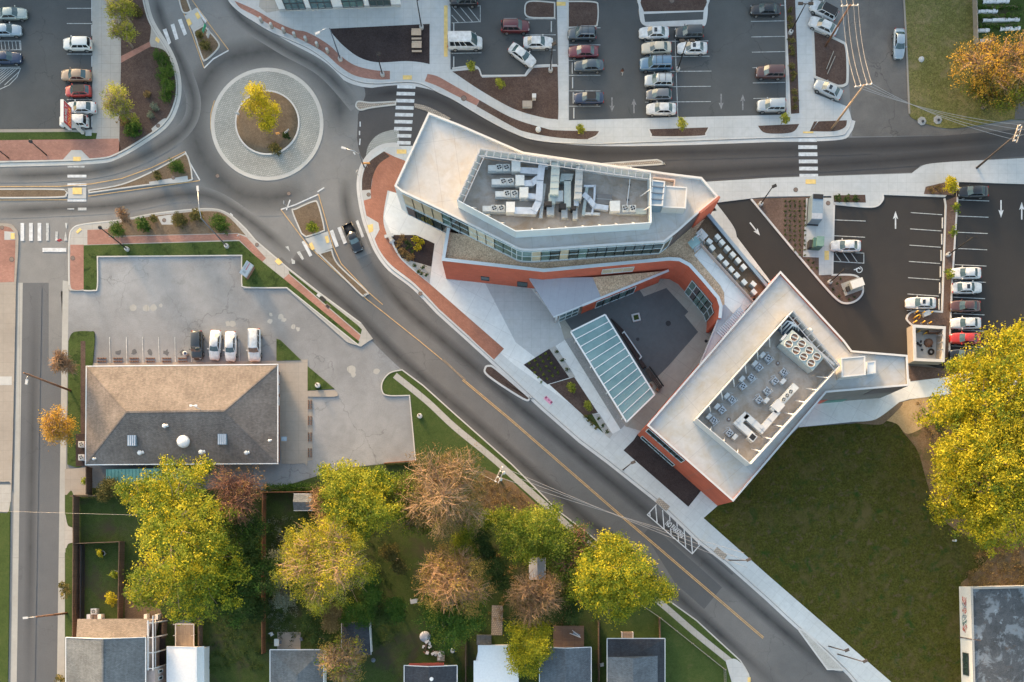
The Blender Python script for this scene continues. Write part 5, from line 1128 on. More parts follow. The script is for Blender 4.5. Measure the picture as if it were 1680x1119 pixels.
            bm = MB(); bm.prism([(xf - .32, s_ * (hb + .08), zb + .18), (xf - .2, s_ * (hb + .08), zb + .18), (xf - .22, s_ * (hb + .32), zb + .17), (xf - .34, s_ * (hb + .3), zb + .17)], [(xf - .32, s_ * (hb + .08), zb + .04), (xf - .2, s_ * (hb + .08), zb + .04), (xf - .22, s_ * (hb + .32), zb + .04), (xf - .34, s_ * (hb + .3), zb + .04)])
            parts['mirror%d' % s_] = bm.build('mirror', MATS['paint_white'], mesh_only=True)
        bm = MB(); bm.slab([(rf - .22, .36), (rf - .72, .34), (rf - .72, -.34), (rf - .22, -.36)], zt - .02, zt + .012); parts['@sunroof'] = bm.build('sunroof', MATS['car_glass_dark'], mesh_only=True)
        for s_ in (-1, 1):
            bm = MB(); bm.beam((rb + .1, s_ * (hr - .06), zt + .05), (rf - .15, s_ * (hr - .06), zt + .05), .05); parts['@roof_rail%d' % s_] = bm.build('roof_rail', MATS['rim'], mesh_only=True)
        for s_ in (-1, 1): bm = MB(); bm.beam((-.4 + s_ * .5, -hr + .05, zt + .07), (-.4 + s_ * .5, hr - .05, zt + .07), .05); parts['@crossbar%d' % s_] = bm.build('crossbar', MATS['trim'], mesh_only=True)
        bm = MB(); bm.slab([(rf, hr - .02), (rb, hr - .02), (rb - .06, 0), (rb, -hr + .02), (rf, -hr + .02), (rf + .08, 0)], zt - .02, zt + .014); parts['@dark_roof'] = bm.build('roof_panel', MATS['trim'], mesh_only=True)
        parts['grille'] = MB().box((st[-1][0] - .01, 0, st[-1][2] - .22), (.06, st[-1][1] * 1.2, .16)).build('grille', MATS['trim'], mesh_only=True)
        CARMESH[key] = parts
    for nm, me in CARMESH[key].items():
        if nm[0] == '@' and nm[1:].rstrip('-1') not in opts: continue
        o = bpy.data.objects.new(me.name.split('.')[0], me); COL.objects.link(o); o.parent = root
        if me.name.split('.')[0] in ('body', 'mirror'):
            o.material_slots[0].link = 'OBJECT'; o.material_slots[0].material = MATS['paint_' + pmat]
    return root
CARMESH = {}
Lf, Rt_, Dn, Up = 180, 0, -90, 90
CARS = [
 ('sedan', 'palegreen', 19, 22, 2, 'pale green silver sedan at the top left of the western lot'),
 ('sedan', 'paleblue', 10, 49, 1, 'pale blue silver sedan below the green silver one, left lot edge'),
 ('sedan', 'navy', 10, 94, 0, 'dark navy sedan between two striped zones of the western lot'),
 ('suv', 'offwhite', 127, 72, 180, 'cream white suv with a pale roof nearest the top of the western stalls'),
 ('sedan', 'tan', 124, 123, 179, 'long tan brown older saloon parked above a red car'),
 ('hatchback', 'red', 128, 149, 181, 'dark red hatchback with a black glass roof beside the tan saloon', 'dark_roof'),
 ('sedan', 'white', 132.5, 176, 180, 'white sedan parked between the red hatchback and the tall red sign'),
 ('suv', 'white', 121, 199, 180, 'white suv half hidden beneath the tall red sign'),
 ('van', 'white', 763, 70, 0, 'tall white passenger van parked beside the yellow kerb strip'),
 ('suv', 'black', 761, -1, 180, 'black car cut off by the top edge near the yellow kerb strip'),
 ('suv', 'darkred', 845, 43, 0, 'dark red suv with glowing red paint stopped in the small lot', 'roof_rail'),
 ('sedan', 'white', 883, 69, 0, 'white sedan parked level beside the slanted white car'),
 ('sedan', 'white', 857, 90, -37, 'white sedan standing slanted across the small lot'),
 ('suv', 'slate', 955, 55, 180, 'blue grey suv with roof rails nearest the kerbed island', 'roof_rail crossbar'),
 ('sedan', 'maroon', 957, 84, 180, 'maroon sedan just below the blue grey suv'),
 ('sedan', 'slate', 966, 107, 182, 'dark slate sedan just below the maroon sedan'),
 ('sedan', 'navy', 966, 160, 180, 'midnight blue sedan with a black roof alone at the row end', 'dark_roof'),
 ('sedan', 'white', 1073, 53, 181, 'white sedan with a sunroof at the top of the middle row', 'sunroof'),
 ('suv', 'charcoal', 1131, 53, 181, 'dark charcoal suv beside the kerbed island, right of the white sunroof sedan'),
 ('sedan', 'beige', 1077, 78, 182, 'beige gold sedan above the large blue suv'),
 ('sedan', 'white', 1136, 78, 180, 'white sunroof sedan beneath the lamp post head in the middle row', 'sunroof'),
 ('large_suv', 'blue', 1076, 105, 181, 'large steel blue suv with roof rack in the middle row', 'roof_rail crossbar'),
 ('suv', 'silver', 1081, 132, 180, 'silver white suv below the large blue suv', 'roof_rail crossbar'),
 ('hatchback', 'grey', 1081.5, 155, 181, 'grey hatchback between the silver suv and the lowest white sedan'),
 ('sedan', 'white', 1085, 178, 180, 'white sedan at the bottom of the middle row, next to the grey hatchback'),
 ('sedan', 'black', 1256, 15, 180, 'black sedan at the top of the right hand stalls'),
 ('suv', 'brown', 1264, 118, 180, 'dark brown suv alone halfway down the right hand stalls'),
 ('suv', 'silver', 1266, 173, 180, 'silver crossover at the bottom of the right hand stalls'),
 ('suv', 'white', 1352, 17, 152, 'white suv with a black roof parked slanted near the tall pole', 'dark_roof'),
 ('sedan', 'white', 1351, 42, 155, 'white sedan parked slanted beside the black roofed suv'),
 ('sedan', 'silver', 1359, 146, 154, 'silver sedan with sunroof parked slanted below the kerbed mulch island', 'sunroof'),
 ('sedan', 'paleblue', 1475.5, 71, -91, 'pale blue grey sedan parked along the edge of the dry field'),
 ('sedan', 'white', 1388, 403, 180, 'white sedan next to the striped accessible bay'),
 ('sedan', 'white', 1511, 497, 180, 'white sedan with sunroof beside the rounded mulch island end', 'sunroof'),
 ('sedan', 'black', 1597, 314, 181, 'black sedan at the top of the eastern row beside the yellow bush'),
 ('sedan', 'white', 1585, 448, 181, 'uppermost white sedan of the eastern row'),
 ('sedan', 'white', 1587, 472, 1, 'white sedan with sunroof between a white car and a brown one', 'sunroof'),
 ('sedan', 'brown', 1584, 502, 180, 'dark brown sedan in the eastern row'),
 ('sedan', 'white', 1585, 530, 181, 'white sedan between the brown and the bright red car'),
 ('sedan', 'red', 1584, 555, 180, 'bright red sedan in the eastern row'),
 ('sedan', 'black', 1583, 582, 180, 'black sedan partly under the big yellow tree'),
 ('suv', 'charcoal', 323, 566, -90, 'dark charcoal car at the left of four cars north of the brick house'),
 ('sedan', 'white', 352.5, 566, -94, 'white sedan next to the charcoal car, slightly tilted'),
 ('sedan', 'white', 378, 568, -91, 'white sedan third of the four cars north of the brick house'),
 ('large_suv', 'white', 417.5, 566, -90, 'large white suv with roof rails apart from the other three by the house', 'roof_rail'),
 ('pickup', 'black', 579, 390, -66, 'black pickup truck driving over the crosswalk off the roundabout'),
]
for c in CARS:
    kind, pm, px, py, a, lab = c[:6]; p = W(px, py, .8); p.z = .06 if (px, py) and py > 300 and px > 1300 else .03
    z = .012
    o = make_car(kind, pm, (p.x, p.y, z), R(a), lab, c[6] if len(c) > 6 else '')
    if kind == 'pickup': o.scale = (.88, .88, .88)
# ------------------------------------------------------------------ rooftop plant
def fan_mesh(b, c, r, h=.18):
    c = Vector(c); b.cur = 0; b.lathe(c, [(r, 0), (r, h), (r * .88, h), (r * .86, h * .4)], 18); b.cur = 1; b.cyl(c + Vector((0, 0, h * .42)), r * .84, .01, 18); b.cur = 2
    for i in range(4): a = i * math.pi / 2 + .4; b.beam(c + Vector((0, 0, h * .7)), c + Vector((math.cos(a) * r * .8, math.sin(a) * r * .8, h * .7)), r * .3, .03)
    b.cyl(c + Vector((0, 0, h * .6)), r * .22, h * .3, 10); b.cur = 0
FM = lambda: [MATS['unit_white'], MATS['black'], MATS['unit_grey']]
def on_roof(px, py, z0, h): p = W(px, py, z0 + h); p.z = z0; return p
zr0 = 12.04
for i, (x0, x1, y, f1, f2, c0, lab) in enumerate([(800, 853, 275, 819, 831, 840, 'rooftop air handler with two white fans, nearest the upper screen corner'), (806, 859, 298, 826, 837.5, 846.5, 'rooftop air handler with two white fans, just below the uppermost one'), (812, 866, 318, 832, 844, 853, 'rooftop air handler with two white fans, above the one set further left'), (791, 844, 342, 811, 822.5, 831, 'rooftop air handler with two white fans, set furthest left and lowest')]):
    h = 1.1; a = on_roof((x0 + x1) / 2, y, zr0, h); u = empty('rooftop_air_handler', a, 0, lab, 'air handler', 'four fan units on the north roof')
    k = (H - 13) / H / 10; X = lambda px: (px - (x0 + x1) / 2) * k
    b = MB(); b.box((0, 0, .45), ((x1 - x0) * k, 1.05, .5)); part(b, 'base_cabinet', 'unit_grey', u)
    b = MB(); b.box((X(c0 + 6.5), .1, .75), (1.3, 1.5, 1.3)); part(b, 'cabinet', 'unit_white', u)
    for f in (f1, f2): b = MB(); b.box((X(f), .1, .84), (.98, .98, .24)); fan_mesh(b, (X(f), .1, .96), .43); part(b, 'fan', ('unit_white', 'black', 'unit_grey'), u)
    b = MB(); b.box((X(x0 + 8), .1, .78), (1.3, .8, .14)); part(b, 'top_panel', 'unit_white', u)
    b = MB(); b.box((0, -.45, .1), ((x1 - x0) * k * .8, .1, .2)); b.box((0, .45, .1), ((x1 - x0) * k * .8, .1, .2)); part(b, 'skid', 'steel_dark', u)
def duct(label, pts, w, h, z0, mat='galvanised', name='roof_duct', cat='duct', tail=None):
    zc = z0 + h / 2; P = [W(x, y, z0 + h) for x, y in pts]; c = P[0].copy(); c.z = z0; u = empty(name, c, 0, label, cat)
    b = MB(); q = [((p.x - c.x), (p.y - c.y)) for p in P]; b.wall(q, w, .35, h)
    part(b, 'duct', mat, u); f = MB()
    for i in range(len(P) - 1):
        L = Vector(q[i + 1]) - Vector(q[i]); n = max(1, int(L.length / 1.6)); d_ = L.normalized(); s_ = Vector((-d_.y, d_.x))
        for j in range(n + 1): m_ = Vector(q[i]) + L * (j / n if n else 0); f.beam((*(m_ - s_ * (w / 2 + .03)), h + .02), (*(m_ + s_ * (w / 2 + .03)), h + .02), .06)
        m_ = Vector(q[i]) + L * .5; f.beam((*m_, 0), (*m_, .4), .2)
    part(f, 'flange', 'steel', u); return u
duct('pale metal duct running from the uppermost fan unit to the trunk duct', [(853, 279), (890, 281)], .9, 1.1, zr0)
duct('pale metal duct from the second fan unit with a slanted joint', [(859, 301), (873, 300), (883, 292)], .9, 1.1, zr0)
duct('short pale duct joining the third fan unit to the trunk', [(866, 321), (884, 323)], .8, 1.1, zr0)
duct('wide pale trunk duct curving round to the lowest fan unit', [(898, 268), (889, 270), (886, 296), (884, 330), (876, 346), (844, 345)], 1.0, 1.25, zr0)
duct('narrow duct hanging beside the wide trunk duct, ending in a black vent', [(893, 302), (887, 357)], .5, .9, zr0, 'unit_grey')
def bigbox(label, px0, py0, px1, py1, h, mat, low):
    P = [W(px0, py0, zr0 + h), W(px1, py0, zr0 + h), W(px1 - 3, py1, zr0 + h), W(px0 - 3, py1, zr0 + h)]; c = sum(P, Vector()) / 4; c.z = zr0; u = empty('air_handling_cabinet', c, 0, label, 'cabinet')
    b = MB(); b.slab([(p.x - c.x, p.y - c.y) for p in P], .2, h); part(b, 'cabinet', mat, u)
    b = MB()
    for i in range(1, 5): a, d_ = P[0].lerp(P[3], i / 5) - c, P[1].lerp(P[2], i / 5) - c; b.beam((a.x, a.y, h + .02), (d_.x, d_.y, h + .02), .05)
    part(b, 'seam', 'unit_grey', u)
    for (x, y, w_, l_, hh, mt, nm) in low:
        p = W(x, y, zr0 + hh) - c; bm = MB(); bm.box((p.x, p.y, hh / 2 + .1), (w_, l_, hh)); part(bm, nm, mt, u)
bigbox('tall pale green cabinet, largest box in the north roof enclosure', 905, 266, 919, 319, 2.0, 'unit_green', [(905.5, 326, 1.0, 1.5, 1.3, 'unit_green', 'duct_drop'), (899.5, 334, 1.05, .6, 1.5, 'black', 'intake'), (903, 343, 1.1, 1.8, .9, 'unit_grey', 'plenum')])
bigbox('tall slate grey cabinet to the right of the largest pale box', 945, 272, 957, 326, 1.9, 'unit_grey', [(945.5, 331, .7, 1.3, 1.1, 'galvanised', 'duct_drop'), (941, 341, .75, .5, 1.3, 'black', 'intake'), (943.5, 351, .7, 1.6, .8, 'unit_grey', 'plenum')])
bigbox('low grey green cabinet with bent duct between the two tall cabinets', 921, 285, 941, 297, 1.3, 'unit_green', [(917, 322, 1.3, 1.6, .9, 'unit_white', 'side_box'), (931, 318, 1.0, 3.9, 1.2, 'unit_green', 'duct_drop'), (923, 338, 1.0, .7, 1.4, 'black', 'intake'), (926, 350, .9, 1.4, .8, 'unit_grey', 'plenum')])
duct('bright bent duct leading to the lone fan unit on the right', [(957, 318), (966, 326), (976, 338), (998, 341)], .75, 1.0, zr0)
duct('thin vertical duct left of the square pipe loop', [(963, 307), (957, 353)], .45, .8, zr0, 'unit_green')
duct('thin square pipe loop of pale metal beside the bent duct', [(958, 305), (976, 305), (975, 330), (971, 352)], .3, .8, zr0)
duct('short horizontal duct at the feet of the thin ducts', [(955, 350), (984, 351)], .35, .6, zr0, 'unit_white')
a = on_roof(1030, 342, zr0, 1.1); u = empty('rooftop_air_handler', a, 0, 'lone rooftop air handler with two fans at the right of the north roof enclosure', 'air handler', 'fan units on the north roof')
b = MB(); b.box((-1.9, .3, .7), (1.5, 1.5, 1.2)); part(b, 'cabinet', 'unit_white', u); b = MB(); b.box((.6, -.2, .45), (4., .9, .5)); part(b, 'base_cabinet', 'unit_grey', u)
for x in (-.35, .75): b = MB(); b.box((x, .1, .84), (.98, .98, .24)); fan_mesh(b, (x, .1, .96), .43); part(b, 'fan', ('unit_white', 'black', 'unit_grey'), u)
b = MB(); b.box((2.0, -.35, .78), (1.6, .75, .14)); part(b, 'top_panel', 'unit_green', u)
u = empty('roof_curb', on_roof(991, 327, zr0, .5), 0, 'low dark grey flat box left of the lone fan unit', 'roof box'); b = MB(); b.box((0, 0, .3), (2.3, 1.5, .5), -.05); part(b, 'cover', 'metal_wall_grey', u); b = MB(); b.box((0, 0, .57), (2.35, .08, .04), -.05); part(b, 'seam', 'unit_grey', u)
u = empty('roof_pipe_run', on_roof(1033, 300, zr0, .3), 0, 'thin white pipe run crossing the open roof towards the lone fan unit', 'pipe'); b = MB(); b.tube([(.2, 2.4, .25), (0, 0, .25), (-.4, -3.4, .25)], .07, 6); part(b, 'pipe', 'siding_white', u); b = MB()
for y in (1.6, -.2, -2.4): b.box((0 if y > -1 else -.25, y, .1), (.35, .2, .2))
part(b, 'pipe_support', 'iron_dark', u)
# south roof: condensers, electrical boxes, chiller, air handler
zs0 = 9.14
def condenser(): 
    u = empty('roof_condenser', (0, 0, 0), R(41)); b = MB(); b.box((0, 0, .55), (.85, .85, .6)); fan_mesh(b, (0, 0, .85), .4, .16); part(b, 'fan_housing', ('galvanised', 'black', 'steel'), u)
    b = MB()
    for sx in (-.36, .36):
        for sy in (-.36, .36): b.box((sx, sy, .13), (.1, .1, .26))
    part(b, 'feet', 'steel_dark', u); b = MB(); b.beam((-.5, -.62, .35), (.5, -.62, .35), .1); b.beam((.62, -.4, .2), (.62, .55, .2), .08); b.tube([(.4, -.5, .4), (.7, -.7, .5), (.9, -.2, .15)], .05, 5); part(b, 'pipework', 'galvanised', u); return u
cd = condenser()
FP = [(1261, 587.7, 'northernmost of the long row, next to the chiller'), (1246, 603, 'second from the chiller in the long row'), (1233, 619, 'paired tightly with the one to its lower left'), (1219, 633.5, 'lower one of the tight pair'), (1201, 655.5, 'third from the west corner of the enclosure'), (1185, 673, 'second from the west corner of the enclosure'), (1171, 690, 'nearest the west corner of the enclosure'), (1197, 710.6, 'beside the west screen, apart from the rows'), (1286, 610, 'nearest the chiller in the short middle row'), (1272, 625, 'second from the chiller in the short middle row'), (1258.7, 641, 'third from the chiller in the short middle row'), (1246, 656, 'lowest of the short middle row')]
for i, (px, py, s) in enumerate(FP):
    o = cd if i == 0 else copy_tree(cd); p = on_roof(px, py, zs0, .9); o.location = p; o.rotation_euler = (0, 0, R(41 + 90 * (i % 2)))
    tag(o, 'round fan condenser on the south roof, ' + s, 'condenser', 'condensers on the south roof')
eb = empty('electrical_box', (0, 0, 0)); b = MB(); b.box((0, 0, .5), (.85, .6, .7)); part(b, 'casing', 'coping_white', eb); b = MB(); b.box((-.3, 0, .08), (.08, .5, .16)); b.box((.3, 0, .08), (.08, .5, .16)); part(b, 'stand', 'steel_dark', eb); b = MB(); b.tube([(.4, .1, .5), (.8, -.1, .3), (1.1, -.5, .15)], .04, 5); part(b, 'conduit', 'steel', eb)
for i, (px, py, s) in enumerate([(1251.5, 582, 'nearest the chiller'), (1239, 596, 'second down the screen from the chiller'), (1217.7, 621.5, 'beside the tight pair of condensers'), (1193, 649, 'third up from the west corner'), (1177, 666.5, 'second up from the west corner'), (1163.5, 683, 'tucked into the west corner'), (1285, 625.5, 'right of the upper middle condensers'), (1258, 656.5, 'right of the lowest middle condenser'), (1206, 716.5, 'by the lone condenser at the west screen')]):
    o = eb if i == 0 else copy_tree(eb); o.location = on_roof(px, py, zs0, .85); o.rotation_euler = (0, 0, R(48)); tag(o, 'small white electrical box on the south roof, ' + s, 'electrical box', 'boxes on the south roof')
a = on_roof(1317, 574.5, zs0, 2.3); u = empty('chiller', a, R(-40.5), 'big pale green chiller with eight round fans on the south roof', 'chiller')
b = MB(); b.box((0, 0, 1.25), (6.3, 2.7, 2.0)); part(b, 'casing', 'unit_green', u); b = MB(); b.box((0, 0, .15), (6.4, 2.5, .28)); part(b, 'skid', 'steel_dark', u)
for i in range(4):
    for y in (-.68, .62): b = MB(); c0 = Vector((-2.2 + 1.47 * i, y, 2.25)); b.lathe(c0, [(.62, 0), (.62, .14), (.55, .14), (.53, .03)], 18); b.cur = 1; b.cyl(c0 + Vector((0, 0, .03)), .53, .01, 18); b.cur = 2; b.box(c0 + Vector((0, 0, .09)), (1.0, .22, .03), .3); b.cur = 0; part(b, 'fan', ('unit_white', 'rust', 'unit_grey'), u)
b = MB(); b.box((0, -1.37, 1.25), (6.2, .03, 1.7)); part(b, 'coil_panel', 'unit_grey', u); b = MB(); b.box((2.0, 1.55, 2.0), (6.2, .3, .25)); part(b, 'cable_tray', 'coping_white', u); b = MB(); b.box((-3.4, -.3, 1.9), (.35, 1.1, .7)); part(b, 'control_box', 'coping_white', u)
u = empty('chiller_pipework', on_roof(1300, 537, zs0, 1.5), R(-40), 'looping white pipes with a copper coloured drum at the head of the chiller', 'pipework'); b = MB()
for i in range(3): b.tube([(-1.2 + .5 * i, -.9, .3), (-1.2 + .5 * i, .2, 1.6), (-.4 + .5 * i, .5, 1.7), (.3 + .5 * i, .3, .8)], .13, 8)
part(b, 'pipe', 'siding_white', u, True); b = MB(); b.tube([(-.9, .9, 1.3), (.5, .9, 1.3)], .38, 14); part(b, 'drum', 'rust', u, True); b = MB(); b.box((1.5, .2, .6), (1.4, .9, 1.1)); b.box((2.4, -.3, .4), (.6, .6, .8)); part(b, 'pump', 'iron_dark', u); b = MB(); b.box((0, 0, .12), (3.6, 2.4, .16)); part(b, 'skid', 'steel_dark', u)
u = empty('expansion_tank', on_roof(1329.5, 542.5, zs0, 1.9), 0, 'round white tank beside the ladder truss of the south roof', 'tank'); b = MB(); b.lathe((0, 0, 0), [(.5, .25), (.55, .4), (.55, 1.5), (.42, 1.8), (.15, 1.92)], 18); part(b, 'vessel', 'coping_white', u, True); b = MB()
for a_ in (0, 2.1, 4.2): b.box((.4 * math.cos(a_), .4 * math.sin(a_), .15), (.1, .1, .3))
part(b, 'feet', 'steel_dark', u)
a = on_roof(1288, 653, zs0, 1.3); u = empty('rooftop_air_handler', a, R(48), 'long pale air handler with three fans along the east screen of the south roof', 'air handler'); b = MB(); b.box((0, 0, .75), (5.2, 1.1, .9)); part(b, 'cabinet', 'unit_white', u)
for x in (-.3, .5, 1.3): b = MB(); fan_mesh(b, (x, 0, 1.2), .36, .14); part(b, 'fan', ('unit_white', 'black', 'unit_grey'), u)
b = MB(); b.box((-1.6, 0, .8), (1.5, 1.5, 1.25)); part(b, 'filter_box', 'coping_white', u); b = MB(); b.box((0, .4, .15), (4.6, .1, .3)); b.box((0, -.4, .15), (4.6, .1, .3)); part(b, 'skid', 'steel_dark', u)
duct('long white duct in an open U shape on the south roof', [(1277, 674), (1250, 705), (1223, 681)], .95, 1.2, zs0, 'coping_white')
duct('white duct elbow with a black open end on the south roof', [(1226, 679), (1211, 694), (1235, 715)], .95, 1.2, zs0, 'coping_white')
u = empty('vent_hood', on_roof(1235, 717, zs0, 1.4), R(-40), 'white hood with a square black opening at the end of the duct elbow', 'vent'); b = MB(); b.box((0, 0, .7), (1.1, 1.1, 1.3)); part(b, 'hood', 'coping_white', u); b = MB(); b.box((0, 0, 1.36), (.8, .8, .03)); part(b, 'opening', 'black', u)
for i, (px, py, s) in enumerate([(1195.5, 688, 'by the west corner'), (1276, 596, 'between the condenser rows')]):
    u = empty('roof_drain', on_roof(px, py, zs0, .1), 0, 'round dark roof drain on the south roof, ' + s, 'drain', 'roof drains'); b = MB(); b.lathe((0, 0, 0), [(.32, 0), (.32, .1), (.2, .14)], 16); part(b, 'collar', 'iron', u); b = MB(); b.cyl((0, 0, .14), .14, .06, 12); part(b, 'grate', 'steel', u)
# boxes on the terrace
tb = empty('terrace_planter', (0, 0, 0)); b = MB(); b.box((0, 0, .55), (.82, .58, 1.05)); part(b, 'casing', 'unit_grey', tb); b = MB(); b.box((0, 0, 1.1), (.86, .62, .07)); part(b, 'lid', 'unit_white', tb)
TB = [(1177.5, 389, 'outer', 'small one nearest the red wall'), (1184.7, 397.7, 'outer', 'second from the red wall'), (1193.5, 408, 'outer', 'third from the red wall'), (1202.4, 417.8, 'outer', 'third from the lower end'), (1211, 427.5, 'outer', 'second from the lower end'), (1220, 438, 'outer', 'at the lower end'), (1168.6, 406.5, 'inner', 'nearest the covered stair'), (1182, 422, 'inner', 'second from the covered stair'), (1191, 432, 'inner', 'third from the covered stair'), (1200, 442, 'inner', 'fourth from the covered stair'), (1209, 451.6, 'inner', 'third from the south wing'), (1221, 463, 'inner', 'second from the south wing'), (1237, 479, 'inner', 'nearest the south wing'), (1236, 466, 'middle', 'alone near the south wing'), (1164, 396, 'middle', 'by the large box at the stair')]
for i, (px, py, row, s) in enumerate(TB):
    o = tb if i == 0 else copy_tree(tb); p = W(px, py, 8.5); p.z = 7.49; o.location = p; o.rotation_euler = (0, 0, R(-48 if row != 'middle' else -40)); o.name = 'equipment_cabinet'
    tag(o, 'white topped cabinet in the %s terrace row, %s' % (row, s), 'cabinet', 'cabinets on the terrace')
p = W(1151.7, 385, 8.9); u = empty('equipment_cabinet', (p.x, p.y, 7.49), R(-48), 'largest white topped cabinet on the terrace, beside the covered stair', 'cabinet'); b = MB(); b.box((0, 0, .75), (1.5, 1.1, 1.4)); part(b, 'casing', 'unit_grey', u); b = MB(); b.box((0, 0, 1.48), (1.56, 1.16, .08)); part(b, 'lid', 'coping_white', u)

# ------------------------------------------------------------------ lamps and poles
plain('pole_dark', (.075, .062, .055), .85, var=.25, scale=2)
def lamp_post(px, py, tx, ty, label, heads='double', mat='black', base=True, name='lamp_post', zb=.12):
    """post whose height follows from how far its photographed head leans away from the plumb point"""
    g = W(px, py); k = math.hypot(tx - NX, ty - NY) / max(1, math.hypot(px - NX, py - NY)); h = min(11, max(2.5, H * (1 - 1 / k)))
    u = empty(name, (g.x, g.y, zb), 0, label, 'lamp post')
    if base: b = MB(); b.lathe((0, 0, 0), [(.36, 0), (.36, .5), (.3, .52)], 16); part(b, 'footing', 'concrete', u)
    b = MB(); b.tube([(0, 0, .02), (0, 0, h)], [.11, .075], 8); part(b, 'pole', mat, u, True)
    if heads == 'double':
        b = MB(); b.beam((-.75, 0, h), (.75, 0, h), .09); part(b, 'arm', mat, u)
        for s_ in (-1, 1): b = MB(); b.box((s_ * .8, 0, h + .06), (.75, .42, .16)); part(b, 'lamp_head', mat, u)
    elif heads == 'single': b = MB(); b.box((.25, .1, h + .06), (.7, .45, .16), .4); part(b, 'lamp_head', mat, u)
    elif heads == 'lantern': b = MB(); b.lathe((0, 0, h), [(.1, 0), (.24, .2), (.3, .5), (.1, .75), (.04, .9)], 10); part(b, 'lantern', 'iron_dark' if mat == 'black' else 'unit_white', u)
    elif isinstance(heads, tuple):     # curved arm reaching to a cobra head at a photographed point
        q = W(heads[0], heads[1], h + .3) - g; b = MB(); b.tube([(0, 0, h - .3), (q.x * .3, q.y * .3, h + .35), (q.x, q.y, h + .3)], .05, 6); part(b, 'arm', 'steel', u, True)
        b = MB(); dv = Vector((q.x, q.y)).normalized(); b.box((q.x + dv.x * .2, q.y + dv.y * .2, h + .28), (.75, .32, .16), math.atan2(dv.y, dv.x)); part(b, 'lamp_head', 'coping_white', u)
    return u
lamp_post(1296, 55, 1321, 7, 'black double headed lamp post in the shrub strip by the right stalls')
lamp_post(1111, 116, 1128, 68, 'black double headed lamp post in the middle of the central stall rows')
lamp_post(903, 117, 906, 74, 'black lamp post on the mulch bed of the small lot', 'single')
lamp_post(692, 47, 684, 0, 'black lamp post at the corner of the dark bed near the picnic tables', 'single')
lamp_post(559, 99, 541, 47, 'tall lamp post on the brick strip with a curved arm', (523, 54), 'steel_dark')
lamp_post(628, 124, 618, 91, 'black lamp post at the end of the brick strip by the crosswalk', 'single', 'black')
lamp_post(77, 255, 53, 235, 'black ornamental lamp on the brick pavement, nearer the walkway', 'lantern', 'black', False)
lamp_post(15, 260, -6, 242, 'black ornamental lamp on the brick pavement at the left edge', 'lantern', 'black', False)
lamp_post(210, 410, 180, 360, 'ornamental lamp on the grass strip at the upper left of the old lot', 'lantern', 'black', True)
lamp_post(373, 405, 320, 331, 'tall street light on the grass strip reaching over the roundabout exit', (325, 312), 'steel_dark')
lamp_post(598, 275, 591, 252, 'street light at the rounded plaza corner with an arm over the road', (566, 244), 'steel_dark', False)
lamp_post(1247, 336, 1267, 307, 'black lamp post in the reddish mulch by the lane arrow', 'single')
lamp_post(1360, 464, 1385, 442, 'black lamp post near the accessible bay', 'single')
lamp_post(1554, 419, 1597, 389, 'black double headed lamp post in the reddish median of the eastern lot')
def wood_pole(px, py, tx, ty, label, arms=1, ang=0., lamp=None, mat='pole_wood', zb=.1, dbl=False, tr=0):
    g = W(px, py); k = math.hypot(tx - NX, ty - NY) / math.hypot(px - NX, py - NY); h = min(13, max(6, H * (1 - 1 / k)))
    u = empty('utility_pole', (g.x, g.y, zb), 0, label, 'utility pole')
    b = MB(); b.tube([(0, 0, 0), (0, 0, h)], [.19, .13], 10); part(b, 'pole', mat, u, True)
    c, s_ = math.cos(ang), math.sin(ang); ends = []
    for i in range(arms):
        zz = h - .35 - (0 if dbl else .9) * i; oo = (.28 if i else -.28) if dbl else .16
        b = MB(); b.beam((-1.3 * c - oo * s_, -1.3 * s_ + oo * c, zz), (1.3 * c - oo * s_, 1.3 * s_ + oo * c, zz), .13, .14); part(b, 'crossarm', 'arm_wood', u)
    for t in (-1.2, -.45, .5, 1.2) if arms else ():
        b = MB(); b.lathe((t * c - .1 * s_, t * s_ + .1 * c, h - .3), [(.05, 0), (.1, .08), (.06, .14), (.1, .2), (.05, .28)], 8); part(b, 'insulator', 'siding_white', u); ends.append(Vector((g.x + t * c, g.y + t * s_, zb + h - .02)))
    for i in range(tr): b = MB(); t = (-.5, .6)[i]; b.lathe((t * c + .35 * s_, t * s_ - .35 * c, h - 1.7), [(.22, 0), (.26, .08), (.26, .75), (.16, .9)], 12); part(b, 'transformer', 'unit_white', u, True)
    if lamp:
        q = W(lamp[0], lamp[1], h - 1) - g; b = MB(); b.tube([(0, 0, h - 1.3), (q.x * .4, q.y * .4, h - .8), (q.x, q.y, h - .9)], .045, 6); part(b, 'lamp_arm', 'steel', u, True); dv = Vector((q.x, q.y)).normalized()
        b = MB(); b.box((q.x, q.y, h - .92), (.75, .34, .18), math.atan2(dv.y, dv.x)); part(b, 'lamp_head', 'coping_white', u)
    return ends
plain('pole_wood', (.17, .09, .055), .85, var=.25, scale=2); plain('pole_pale', (.36, .25, .16), .85, var=.25, scale=2); plain('pole_dark', (.075, .062, .055), .85, var=.25, scale=2); plain('arm_wood', (.42, .36, .29), .8, var=.2, scale=2)
E1 = wood_pole(1354, 76, 1393, 8, 'dark red brown utility pole rising from the kerbed mulch island', 1, R(2))
E2 = wood_pole(1364, 212, 1421, 143, 'pale sunlit utility pole at the mulch corner by the east crosswalk', 1, R(10), mat='pole_pale')
E3 = wood_pole(1602, 276, 1666, 212, 'dark utility pole with double crossarms on the pavement at the right edge', 2, R(72), mat='pole_dark', dbl=True)
E4 = wood_pole(822, 790, 815, 779.5, 'utility pole with two crossarms and white transformers beside the footpath', 2, R(65), mat='pole_dark', dbl=True, tr=2)
